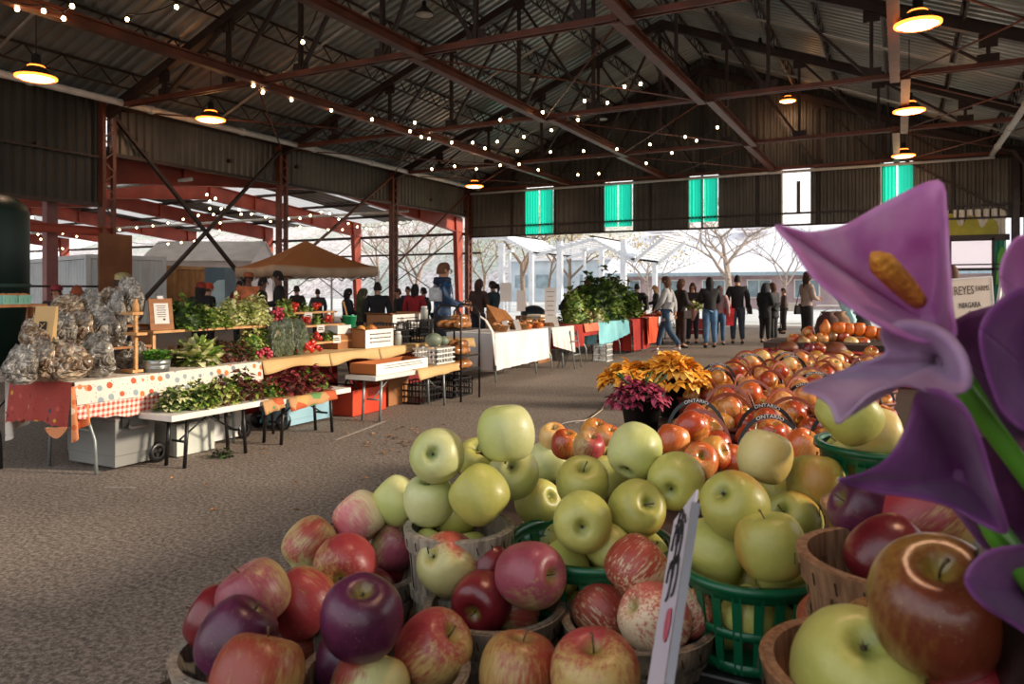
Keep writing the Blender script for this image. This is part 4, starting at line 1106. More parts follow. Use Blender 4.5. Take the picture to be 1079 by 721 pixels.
# galvanised tub with herbs
M_galv = mat('galvanised_tub', '#8e9292', '#b1b4b2', 6, .35, .7)
p = on(165, -5.62, TS); t = thing('galvanised_tub', 'round galvanised tub on the printed tablecloth', 'tub', p)
g = MB(); g.lathe([(0, 0), (.1, 0), (.102, .03), (.106, .03), (.106, .04), (.103, .04), (.107, .07), (.111, .072), (.108, .08), (.112, .105), (.104, .105), (.1, .02), (0, .02)], 28); g.build('tub_body', M_galv, t)
o = bunch('potted_herb', 'bright green curly herb growing in the galvanised tub', 'plant', (p.x, p.y, p.z+.06), .125, .13, [leafmat('leaf_bright', '#2f6a24', '#5c9a3a'), ML_m], 240, 'herb', 9, sz=1.2); core(o, .08, .08, ML_d)
# framed sign on shelf
p = on(171, -5.9, zs+.012); t = thing('framed_sign', 'wood framed price sign leaning on the shelf beside the kale', 'sign', p, R2(74)); t.rotation_euler = (R2(-14), 0, R2(70))
g = MB(); g.box((0, .0, .145), (.2, .02, .29)); g.build('frame', M_woodd, t)
g = MB(); g.box((0, -.013, .15), (.125, .004, .19)); pp_ = g.build('paper', M_white, t)
g = MB()
for k in range(6): g.box((0, -.016, .22-.02*k), (.08-.012*(k % 2), .002, .005))
g.box((.02, -.016, .095), (.02, .002, .015)); g.build('writing', M_ink, pp_)
g = MB(); g.box((0, 0, .3), (.05, .03, .03)); g.build('clip', M_white, t)
# little wooden crates beneath shelf
t = thing('wooden_frame_crate', 'small pale wooden crate standing under the shelf by the romaine', 'crate', on(190, -6.0, TS), 0)
g = MB()
for y in (-.07, .07):
    for z in (.02, .17): g.box((.05, y*0, z), (.015, .16, .025))
    g.box((.05, y, .095), (.015, .025, .17)); g.box((-.05, y, .095), (.015, .025, .17))
g.box((0, 0, .01), (.1, .16, .01)); g.build('crate_frame', M_wood, t)
# radishes / peppers
def rootmesh(kind):
    g = MB()
    if kind == 'radish': g.lathe([(0, -.02), (.004, -.016), (.014, -.004), (.016, .006), (.01, .015), (0, .017)], 10)
    elif kind == 'pepper': g.lathe([(0, -.04), (.014, -.036), (.024, -.015), (.03, .012), (.026, .03), (.012, .034), (0, .028)], 12, mod=lambda a, i: 1+.1*math.cos(3*a))
    elif kind == 'squash': g.lathe([(0, -.07), (.05, -.06), (.075, -.02), (.07, .02), (.035, .06), (.02, .085), (0, .09)], 14, mod=lambda a, i: 1+.05*math.cos(8*a))
    elif kind == 'loaf': g.lathe([(0, -.12), (.03, -.115), (.05, -.07), (.055, 0), (.05, .07), (.03, .115), (0, .12)], 12, mod=lambda a, i: 1+.05*math.cos(2*a+i))
    elif kind == 'melon': g.lathe([(0.13*math.sin(k*PI/10), -.13*math.cos(k*PI/10)) for k in range(11)], 20)
    return g.mesh(kind)
M_radish = mat('radish_red', '#a3243a', '#c2455a', 8, .4); M_pepp = mat('pepper_red', '#a51b10', '#c92f1a', 3, .25, coat=.5)
RAD = rootmesh('radish'); RAD.materials.append(M_radish); PEP = rootmesh('pepper'); PEP.materials.append(M_pepp)
rg = random.Random(5)
def scatter(me, name, n, c, ext, zlay, label, cat, group, s0=1, mats=None, roty=True):
    for k in range(n):
        f = 1-k/n*.6
        p = Vector((c[0]+rg.uniform(-1, 1)*ext[0]*f, c[1]+rg.uniform(-1, 1)*ext[1]*f, c[2]+zlay*k/n))
        o = link(name, me, None, p, (rg.uniform(0, 6) if roty else 0, rg.uniform(0, 6) if roty else 0, rg.uniform(0, 6))); s_ = s0*rg.uniform(.85, 1.15); o.scale = (s_,)*3
        if mats: o.material_slots[0].link = 'OBJECT'; o.material_slots[0].material = mats[k % len(mats)]
        tag(o, label, cat, group)
scatter(RAD, 'radish', 22, on(278, -5.66, TS+.02), (.05, .09), .09, 'small red radish in the heap between leaf bunches and salad bags', 'radish', 'red radishes on the printed table end', 1.2)
scatter(RAD, 'radish', 20, on(293, -6.0, zs+.05), (.06, .09), .13, 'dark red radish in the leafy heap at the shelf end', 'radish', 'dark radishes at the shelf end', 1.4)
o = bunch('leafy_greens', 'pale leafy tops crowning the dark radish heap', 'vegetable', on(299, -6.1, zs+.05), .1, .28, [ML_l, ML_m], 120, 'heap', 77, sz=1.4); core(o, .06, .2, ML_m)
# tiered shelf with peppers
for lv, (px0, px1, py, X) in enumerate(((300, 372, 361, -5.9), (300, 366, 343, -6.08), (300, 350, 329, -6.24))):
    z = WX(335, py, X).z
    plank(px0, px1, X, z, .16, ['lowest', 'middle', 'topmost'][lv]+' pale board of the stepped pepper display', M_wood)
    for j, px in enumerate((310, 322, 334, 345, 357)[:5-lv]):
        if (j+lv) % 2 == 0:
            scatter(PEP, 'red_pepper', 8, on(px, X, z+.045), (.05, .07), .06, 'glossy red pepper heaped on the '+['lowest', 'middle', 'topmost'][lv]+' pepper board', 'pepper', 'red peppers on the stepped display', .9)
        else:
            o = bunch('leafy_greens', 'small leafy bunch between peppers, number %s along the %s board' % (['one', 'two', 'three', 'four', 'five'][j], ['lowest', 'middle', 'topmost'][lv]), 'vegetable', on(px, X, z+.012), .08, .12, [ML_m, ML_l, ML_d], 70, 'heap', 50+j+lv*7, sz=1.4); core(o, .045, .08, ML_m)
scatter(PEP, 'red_pepper', 26, on(325, -5.68, TS+.045), (.07, .15), .09, 'glossy red pepper in the front heap on kraft paper', 'pepper', 'red peppers heaped on kraft paper', .9)
for k, (px, py, X) in enumerate(((325, 333, -6.14), (338, 346, -5.98), (355, 357, -5.8))):
    p = WX(px, py, X); t = thing('price_card', ['upper', 'middle', 'lower'][k]+' white price card standing among the peppers', 'card', (p.x, p.y, p.z-.05), R2(60))
    g = MB(); g.box((0, 0, .045), (.09, .004, .09)); g.build('card', M_white, t); g = MB(); g.box((0, -.004, .055), (.05, .002, .008)); g.box((0, -.004, .035), (.06, .002, .008)); g.build('writing', M_ink, t)
# green bucket with scoop handle
M_gpl = mat('green_plastic', '#0d7a4f', '#128a5a', 2, .35); M_gpl2 = mat('mint_green_plastic', '#1e9a63', '#2cb679', 2, .35)
p = WX(368, 345, -6.0); t = thing('green_bucket', 'bright green bucket behind the pepper display', 'bucket', (p.x, p.y, TS))
zb_ = p.z-TS; g = MB(); g.box((0, 0, zb_/2), (.14, .14, zb_)); g.build('crate_base', M_blk, t)
g = MB(); g.lathe([(0, 0), (.07, 0), (.085, .13), (.092, .13), (.092, .145), (.083, .145), (.068, .01), (0, .01)], 24, (0, 0, zb_)); g.build('bucket_body', M_gpl2, t)
g = MB(); g.bar((0, 0, zb_+.05), (-.06, -.04, zb_+.32), .018); g.build('wooden_handle', M_wood, t)

# cardboard boxes -------------------------------------------------
def cbox(p, rz, sz, label, name='cardboard_box', front=M_white, side=M_card, lines=3, parent=None, zoff=0):
    w, dp, h = sz; t = thing(name, label, 'box', p, rz)      # dp along local y (front faces +x)
    g = MB(); th = .008
    g.box((-w/2+th/2, 0, h/2), (th, dp, h)); g.box((0, -dp/2+th/2, h/2), (w-2*th, th, h)); g.box((0, dp/2-th/2, h/2), (w-2*th, th, h)); g.box((0, 0, th/2), (w, dp, th)); g.build('box_body', side, t)
    g = MB(); g.box((w/2+.001, 0, h/2), (th, dp, h)); f = g.build('front_panel', front, t)
    g = MB(); r_ = random.Random(int(abs(p[1])*100))
    for k in range(lines):
        z = h*(.75-.22*k); y = -dp*.36; 
        while y < dp*.36:
            l_ = r_.uniform(.015, .05); g.box((w/2+.007, y+l_/2, z), (.002, l_, h*.07)); y += l_+.012
    g.build('lettering', M_ink, f)
    g = MB()
    if name == 'cardboard_box':
        for s_ in (-1, 1): g.add([(-w/2, s_*dp/2, h), (w/2, s_*dp/2, h), (w/2, s_*(dp/2+.05), h+.02), (-w/2, s_*(dp/2+.05), h+.02)], [(0, 1, 2, 3)])
        g.build('flap', side, t, solid=.004)
    return t
def onY(px, X): return WX(px, 306, X).y
Xf = -5.62
a, b_ = onY(385, Xf), onY(414, Xf); h = WX(400, 347, Xf).z-TS
cbox((Xf-.2, (a+b_)/2, TS), 0, (.4, b_-a, h), 'brown cardboard box with white lettered front on the kraft papered table')
a2, b2_ = onY(413, Xf-.25), onY(442, Xf-.25); z0 = WX(430, 347, Xf-.25).z; h2 = WX(430, 331, Xf-.25).z-z0
cbox((Xf-.45, (a2+b2_)/2, z0), 0, (.42, b2_-a2, max(.1, h2)), 'shallow white fronted tray box standing on a crate behind the lettered box')
M_sq = mat('squash_orange', '#b5622a', '#d99a4a', 3, .5); SQ = rootmesh('squash'); SQ.materials.append(M_sq)
scatter(SQ, 'winter_squash', 4, (Xf-.45, (a2+b2_)/2, z0+.09), (.1, .15), .03, 'orange winter squash lying in the raised tray box', 'squash', 'squash in the raised tray', .7)
scatter(SQ, 'winter_squash', 4, (Xf-.2, (a+b_)/2+.02, TS+h-.02), (.08, .1), .03, 'orange winter squash on top of the lettered cardboard box', 'squash', 'squash in the lettered box', .7)
cbox((Xf-.32, a-.12, TS+.18), 0, (.2, .24, .1), 'small white pulp tray beside the green bucket', 'pulp_tray', M_wpl, M_wpl, 0)
cbox((Xf-.32, a-.12, TS), 0, (.22, .26, .18), 'low brown box supporting the white pulp tray', 'storage_box', M_card, M_card, 0)
# crates (plastic milk crate look)
def crate(p, rz, sz, label, m=M_blk, name='plastic_crate'):
    w, dp, h = sz; t = thing(name, label, 'crate', p, rz); g = MB()
    for z in (0.01, h*.35, h*.65, h-.012):
        for s_ in (-1, 1): g.box((s_*w/2, 0, z), (.012, dp, .018)); g.box((0, s_*dp/2, z), (w, .012, .018))
    n = 7
    for k in range(n+1):
        for s_ in (-1, 1): g.box((s_*w/2, -dp/2+dp*k/n, h/2), (.01, .01, h)); g.box((-w/2+w*k/n, s_*dp/2, h/2), (.01, .01, h))
    g.box((0, 0, .006), (w, dp, .008)); g.build('crate_lattice', m, t); return t
crate((Xf-.22, onY(428, Xf), TS), 0, (.36, .3, .28), 'black plastic crate on the table right of the lettered box')
crate((Xf-.5, (a2+b2_)/2, TS), 0, (.36, .4, z0-TS-.005), 'black plastic crate holding up the shallow tray box')
crate((Xf-.2, onY(452, Xf), TS), 0, (.34, .34, .3), 'dark crate with glass jars near the blue jacketed man')
M_gl = mat('greyish_jar', '#8f938c', '#b5b8b0', 5, .12)
for k, (px, z, lb) in enumerate(((447, TS+.30, 'clear lidded jar on top of the jar crate'), (455, TS+.01, 'pale jar inside the crate, nearer the table edge'), (419, TS+.0, 'pale bottle between the lettered box and black crate'))):
    p = on(px, Xf-.02-(0.12 if k != 2 else -.02), z); t = thing('glass_jar', lb, 'jar', p)
    g = MB(); g.lathe([(0, 0), (.05, 0), (.052, .12), (.04, .15), (0, .15)], 16); g.build('jar_body', M_gl, t); g = MB(); g.lathe([(0, .15), (.042, .15), (.042, .175), (0, .177)], 16); g.build('lid', M_wpl, t)
# long labelled box on the bench
Xl = -5.05; a, b_ = onY(397, Xl), onY(451, Xl); hb = WX(420, 390, Xl).z-.522
cbox((Xl-.19, (a+b_)/2, .522), 0, (.36, b_-a, max(.12, hb)), 'long white fronted produce box with printing on the far bench', 'produce_box', M_white, mat('orange_cardboard', '#9c5526', '#b0652f', 1, .8), 2)
crate((Xl-.2, onY(471, Xl), .53), 0, (.36, .42, .2), 'white wire crate at the far end of the bench', M_wpl)
crate((-5.5, 8.75, 0), 0, (.4, .5, .26), 'black crate on the asphalt under the crate bench'); crate((-5.6, 8.1, 0), 0, (.4, .5, .26), 'black crate on the ground behind the far bench legs')
M_mel = mat('grey_green_squash', '#5f6b57', '#828d78', 4, .5); MEL = rootmesh('melon'); MEL.materials.append(M_mel)
for k, (px, s_, lb) in enumerate(((457, .85, 'large grey green squash behind the white wire crate'), (467, .6, 'smaller grey green squash beside the large one'))):
    p = on(px, Xl-.18, .73 + (0 if k else .0)); o = link('round_squash', MEL, None, (p.x, p.y, .735+.13*s_*.8)); o.scale = (s_, s_, s_*.8); tag(o, lb, 'squash')
# bread rack
t = thing('display_rack', 'black metal arched rack holding bagged loaves', 'rack', (-5.25, onY(482, -5.25), 0), 0)
g = MB(); ww = .24; zt_ = WX(480, 321, -5.25).z
for y in (-ww, ww):
    g.tube([(.2, y, 0), (.2, y, zt_-.12), (.12, y, zt_-.02), (-.1, y, zt_), (-.2, y, zt_-.1), (-.2, y, 0)], .014, 7)
g.build('rack_frame', M_legk, t)
zsh = [WX(485, 345, -5.25).z, WX(485, 372, -5.25).z, .42]
for z in zsh: g = MB(); g.box((0, 0, z-.02), (.42, .5, .02)); g.build('rack_shelf', M_blk, t)
M_loaf = mat('bagged_bread', '#8a4f24', '#c48a52', 5, .25, coat=.7); LOAF = rootmesh('loaf'); LOAF.materials.append(M_loaf)
for sh, z in enumerate(zsh):
    for k in range(8):
        o = link('bagged_loaf', LOAF, None, (-5.25-.12+.12*(k % 3), t.location.y-.14+.14*((k//3) % 3), z+.05+.07*(k//6)), (R2(90), 0, rnd(-.3, .3))); tag(o, 'golden brown loaf in clear wrap on the '+['top', 'middle', 'bottom'][sh]+' shelf of the black rack', 'bread', 'bagged loaves on the black rack')

# white cloth table ---------------------------------------------------
M_wcloth = mat('white_cloth', '#dcd8d4', '#eeeae6', 2, .85)
def clothtable(y0, y1, x0, x1, m, drop, label, tl, H=.78, leg=M_legg, pl=None, hf=None):
    table(tl, x0+.03, x1-.03, y0+.03, y1-.03, H, M_top, leg)
    t = thing('tablecloth', label, 'tablecloth', (0, 0, 0)); z = H+.008
    g = MB(); g.add([(x0, y0, z), (x1, y0, z), (x1, y1, z), (x0, y1, z)], [(0, 1, 2, 3)])
    g.grid(drape((x1, y0), (x1, y1), z, drop, (1, 0), .014, 6, hf=hf), 60, 6); g.grid(drape((x0, y0), (x1, y0), z, drop, (0, -1), .014, 4), 30, 6); g.build('cloth', m, t)
    return t
clothtable(10.0, 11.95, -6.35, -5.5, M_wcloth, .56, 'plain white tablecloth on the first bread table', 'folding table under the plain white cloth', hf=lambda u: 1-.06*u)
clothtable(12.0, 13.0, -6.35, -5.45, mat('white_cloth_grey', '#d2ccc8', '#e2dcd8', 2, .85), .4, 'white tablecloth with wavy hem on the shorter far bread table', 'short folding table under the wavy hemmed cloth', hf=lambda u: .8+.45*u)
# white curved paper roll/cloth sweeping up at left of bread table
g = MB(); pts_ = [on(505, -5.5, WX(505, 333, -5.5).z), on(512, -5.5, WX(512, 338, -5.5).z), on(519, -5.48, WX(519, 350, -5.48).z), on(522, -5.46, WX(522, 375, -5.46).z), on(523, -5.44, .3)]
g.grid(lambda u, v: pts_[min(4, int(u*4))].lerp(pts_[min(4, int(u*4)+1)], u*4-int(u*4)) + Vector((-.02-.35*v*0, 0, 0))+Vector((-.0, .07*v, 0)), 16, 2)
tag(g.build('cloth_runner', M_wcloth, solid=.01), 'white cloth runner curling down at the bread table corner', 'cloth')
# bread goods: baskets, signs, jars
M_wick = mat('wicker', '#8a5a2e', '#a8743f', 30, .7)
def bbasket(px, X, label, k):
    p = on(px, X, .79); t = thing('bread_basket', label, 'basket', p, .1*k)
    g = MB(); g.lathe([(0, 0), (.13, 0), (.16, .09), (.17, .09), (.17, .1), (.15, .1), (.12, .01), (0, .01)], 20); g.build('basket_body', M_wick, t)
    for q in range(5):
        o = link('bread_loaf', LOAF, None, (p.x+.06*math.cos(q*1.3), p.y+.06*math.sin(q*1.3), p.z+.08+.03*(q % 2)), (R2(90), 0, q*.9)); o.scale = (.8, .8, .8); tag(o, 'crusty loaf in the '+label, 'bread', 'loaves on the bread tables')
for k, (px, X, lb) in enumerate(((527, -5.7, 'wicker basket of bread at the near end of the white table'), (537, -5.95, 'wicker basket of bread behind the slanted cards'), (548, -5.7, 'wicker basket of bread in the middle of the white table'), (561, -5.75, 'wicker basket of bread before the egg trays'), (575, -5.8, 'wicker basket of bread left of the tall sign'))): bbasket(px, X, lb, k)
t = thing('wooden_display', 'brown wooden display case slanting behind the bread', 'display', on(528, -6.2, .79), 0)
g = MB(); g.add([(-.1, -.35, 0), (.2, -.35, 0), (-.1, .35, 0), (.2, .35, 0), (-.1, -.35, .42), (-.1, .35, .3)], [(0, 1, 4), (2, 5, 3), (1, 3, 5, 4), (0, 4, 5, 2), (0, 2, 3, 1)]); g.build('case', M_woodd, t)
def sign(px, py0, py1, w, X, zbase, label, rz=None, lines=6, m=M_white):
    p = on(px, X, zbase); z1 = WX(px, py0, X).z; z0 = WX(px, py1, X).z; ww = pxm(px, X, w)
    t = thing('paper_sign', label, 'sign', p, TH if rz is None else rz)
    g = MB(); g.box((0, 0, (z0+z1)/2-zbase), (ww, .008, z1-z0)); f = g.build('sheet', m, t)
    if lines:
        g = MB()
        for k in range(lines): g.box((0, -.006, z1-zbase-(z1-z0)*(.12+.8*k/lines)), (ww*(.7-.2*(k % 2)), .002, (z1-z0)*.02))
        g.build('writing', mat('grey_ink', '#8a8784'), f)
    g = MB(); g.bar((0, .012, 0), (0, .012, (z0+z1)/2-zbase), .012); g.box((0, .012, .005), (.12, .08, .01)); g.build('stand', M_legg, t)
sign(580, 303, 340, 12, -5.6, .79, 'tall white sign with lines of writing at the bread table end')
sign(549, 306, 328, 9, -6.1, .79, 'narrow blank white sign standing behind the bread', lines=0)
sign(533, 298, 318, 12, -6.3, .79, 'wide white sign behind the wooden display case', lines=0)
for k, (px, py) in enumerate(((547, 336), (535, 346), (587, 339))):
    p = WX(px, py, -5.56); t = thing('price_card', ['slanted white price card amid loaves', 'slanted white price card at the near table edge', 'slanted white price card before the kale'][k], 'card', (p.x, p.y, .79), TH); t.rotation_euler = (0, R2(-18), TH)
    g = MB(); g.box((0, 0, .09), (.09, .004, .18)); g.build('card', M_white, t)
# egg trays
M_egg = mat('egg_cream', '#d8c7ae', '#e6d8c2', 4, .5)
for k in range(4):
    p = on(566, -6.0, .79+.055*k); t = thing('egg_tray', 'cream egg tray, '+['lowest', 'second', 'third', 'topmost'][k]+' of the stack beside the tall sign', 'tray', p, 0, 'stack of egg trays')
    g = MB(); g.box((0, 0, .012), (.3, .3, .024))
    for x in range(6):
        for y in range(6): g.lathe([(.022, .02), (.018, .04), (.0, .048)], 6, (-.125+.05*x, -.125+.05*y, 0))
    g.build('tray', M_egg, t)
# pumpkins small orange on bread table
SQ2 = MB(); SQ2.lathe([(0.0, -.04), (.04, -.045), (.075, -.02), (.08, .01), (.06, .04), (.02, .045), (0, .035)], 20, mod=lambda a, i: 1+.07*math.cos(8*a)); PUM = SQ2.mesh('pumpkin'); M_pum = mat('pumpkin_orange', '#c24f16', '#dc7426', 3, .4); PUM.materials.append(M_pum)
for k, (px, X, lb) in enumerate(((556, -5.62, 'small orange pumpkin before the narrow blank sign'), (568, -5.6, 'small orange pumpkin at the front table edge'))):
    p = on(px, X, .84); o = link('small_pumpkin', PUM, None, p); tag(o, lb, 'pumpkin')
# chafing lid, dark arch
g = MB(); g.lathe([(.26*math.cos(k*PI/16), .2*math.sin(k*PI/16)) for k in range(9)], 24); o = tag(g.build('dome_lid', mat('dark_dome', '#2b3238', '#3c454c', 3, .3, .4), loc=on(562, -6.6, .95)), 'dark domed lid behind the egg trays', 'lid')
g = MB(); g.box((0, 0, .47), (.5, .6, .94)); tag(g.build('display_plinth', M_card, loc=on(562, -6.6, 0)), 'brown plinth behind the bread tables under the dark dome', 'plinth')

# kale table -------------------------------------------------------------
M_redc = mat('red_cloth', '#8f1d16', '#ad2c20', 2, .85); M_orc = mat('orange_cloth', '#cf4a26', '#e06338', 2, .85); M_blc = mat('pale_blue_cloth', '#6fb3bd', '#8accd4', 2, .8)
yk0, yk1 = onY(593, -5.5), onY(628, -5.5); yb1 = onY(661, -5.5); yr1 = onY(672, -5.5)
clothtable(yk0, yk1, -6.4, -5.5, M_redc, .42, 'dark red tablecloth below the lettuces', 'folding table under the dark red cloth', hf=lambda u: 1 if u < .55 else .55)
g = MB(); g.grid(drape((-5.47, yk0+.55*(yk1-yk0)), (-5.47, yk1), .795, .16, (1, 0), .008, 3), 20, 3); tag(g.build('cloth_patch', mat('coral_cloth', '#d4664a', '#e07c5c', 2, .85)), 'coral cloth patch over the dark red tablecloth', 'cloth')
clothtable(yk1+.03, yb1, -6.4, -5.48, M_blc, .45, 'pale blue tablecloth hanging beneath the kale mound', 'folding table under the pale blue cloth', hf=lambda u: 1.15-.45*u)
clothtable(yb1+.03, yr1+.5, -6.4, -5.4, M_redc, .72, 'long red tablecloth at the far end of the kale stall', 'folding table under the long red cloth')
g = MB(); g.grid(drape((-5.33, yr1+.1), (-5.33, yr1+1.0), .8, .62, (1, 0), .03, 3), 30, 4); g.add([(-6.0, yr1+.1, .802), (-5.33, yr1+.1, .802), (-5.33, yr1+1.0, .802), (-6.0, yr1+1.0, .802)], [(0, 1, 2, 3)]); tag(g.build('cloth_overlay', M_orc), 'bright orange cloth hanging at the far corner of the kale stall', 'cloth')
ks = [(605, -5.75, 30, 44, [ML_m, ML_l, ML_d], 'bright green bunch beside the tall white sign'), (625, -6.1, 50, 52, [ML_d, ML_d, ML_m], 'dark kale mound, nearest of the tall ones'), (640, -6.1, 44, 56, [ML_d, ML_d, ML_m], 'dark kale mound at the crest of the stall'), (655, -6.0, 36, 44, [ML_d, ML_m, ML_m], 'green kale mound sloping down past the crest'), (664, -5.8, 26, 30, [ML_m, ML_l, ML_d], 'bright leafy bunch at the low far end of the kale stall'), (645, -5.75, 30, 30, [ML_m, ML_d, ML_l], 'leafy bunch over the pale blue cloth'), (615, -5.65, 20, 16, [ML_y, ML_r, ML_l], 'pale and pink cauliflower leaves over the dark red cloth'), (629, -5.62, 20, 16, [ML_y, ML_l, ML_m], 'cream and green lettuce over the coral patch')]
for k, (px, X, w, h, mats, lb) in enumerate(ks):
    p = on(px, X, .79); r = pxm(px, X, w/2); hh = pxm(px, X, h); o = bunch('leafy_greens', lb, 'vegetable', p, r, hh, mats, 260 if w > 28 else 110, 'heap', 90+k, sz=.9 if w > 28 else 1.3); core(o, r*.75, hh*.8, mats[0])
# folding stand with hanging metal basket beneath the blue cloth
t = thing('step_stool', 'grey metal folding step frame under the dark red cloth', 'stool', on(604, -5.42, 0), 0)
for y in (-.16, .16):
    g = MB(); g.tube([(.1, y, 0), (0, y, .7)], .013, 6); g.tube([(-.25, y, 0), (0, y, .68)], .013, 6); g.build('leg', M_legg, t)
g = MB()
for z in (.25, .5): g.tube([(.1-.14*z, -.16, z), (.1-.14*z, .16, z)], .013, 6)
g.build('rung', M_legg, t)
crate(on(635, -5.42, 0), 0, (.3, .36, .36), 'pale wire basket on the ground below the blue cloth', M_wpl, 'wire_basket')
# farther stalls along the aisle (right of the kale)
table('dark red topped trestle table further down behind the kale stall', -6.2, -5.5, 19.2, 21.8, .8, M_redc, M_legk)
def row(me, name, n, a, b, z, label, cat, grp, s_=1):
    for k in range(n):
        f = k/(n-1); o = link(name, me, None, (a[0]+(b[0]-a[0])*f, a[1]+(b[1]-a[1])*f, z), (0, 0, k)); o.scale = (s_,)*3; tag(o, label, cat, grp)
row(PUM, 'small_pumpkin', 12, (-5.65, 19.3), (-5.65, 21.7), .845, 'tiny pumpkin in the row on the distant dark red table', 'pumpkin', 'pumpkins on the distant table', .9)
table('distant folding table with black legs behind the walking woman', -7.6, -6.8, 17.6, 19.4, .78, M_top, M_legk)
# ============================================================ APPLE STAND
TZ = .955
M_tbl = mat('dark_stand_boards', '#2a1c14', '#3e2a1d', 3, .7, stretch=(1, 6, 1))
t = thing('display_stand', 'long dark wooden stand carrying all the apple baskets', 'stand', (0, 0, 0))
g = MB(); g.box((.22, 3.1, TZ-.02), (2.1, 6.2, .04)); g.build('stand_top', M_tbl, t, bevel=.004)
for y in (.2, 2.1, 4.0, 6.0):
    for x in (-.75, .2, 1.15):
        g = MB(); g.box((x, y, (TZ-.04)/2), (.07, .07, TZ-.04)); g.build('leg', M_tbl, t)
    g = MB(); g.box((.2, y, .3), (1.9, .04, .08)); g.build('crossbar', M_tbl, t)
RZ = 1.065
o = thing('riser_box', 'dark wooden riser under the right hand tan baskets and flowers', 'stand', (.62, .98, TZ))
g = MB(); g.box((0, 0, (RZ-TZ)-.01), (1.42, 1.3, .02)); 
for x in (-.69, .69): g.box((x, 0, (RZ-TZ-.02)/2), (.03, 1.28, RZ-TZ-.02))
g.build('riser_boards', M_tbl, o)

# apple mesh ---------------------------------------------------------
PF = [(0, .305), (.045, .315), (.095, .365), (.165, .412), (.26, .422), (.37, .37), (.452, .25), (.495, .08), (.49, -.1), (.445, -.26), (.36, -.385), (.27, -.44), (.18, -.455), (.11, -.43), (.05, -.385), (0, -.375)]
def cat(P, n):
    out = []
    for i in range(len(P)-1):
        p0 = P[max(i-1, 0)]; p1 = P[i]; p2 = P[i+1]; p3 = P[min(i+2, len(P)-1)]
        for k in range(n):
            t_ = k/n; out.append(tuple(.5*((2*p1[j])+(-p0[j]+p2[j])*t_+(2*p0[j]-5*p1[j]+4*p2[j]-p3[j])*t_*t_+(-p0[j]+3*p1[j]-3*p2[j]+p3[j])*t_**3) for j in (0, 1)))
    out.append(P[-1]); return [(max(0, a), b) for a, b in out]
def apple_mesh(seed, n=36, k=2, sx=1, sz=1):
    rg = random.Random(seed); ph = rg.uniform(0, 6); am = rg.uniform(.012, .03); tl = rg.uniform(-.06, .06)
    pr = cat(PF, k) if k > 1 else PF; N = len(pr); g = MB()
    g.lathe([(r*sx, z*sz) for r, z in pr], n, mod=lambda a, i: 1+am*math.cos(5*a+ph)*(i/N)**1.5+.018*math.cos(2*a+ph*2)+tl*.5*math.cos(a+ph)*(1-i/N))
    return g.mesh('apple')
AP = [apple_mesh(1), apple_mesh(2, sx=1.0, sz=1.06), apple_mesh(3, sx=1.02, sz=.93), apple_mesh(4, sx=.99, sz=1.0)]
APL = [apple_mesh(7, 16, 1), apple_mesh(8, 16, 1, 1, .92)]
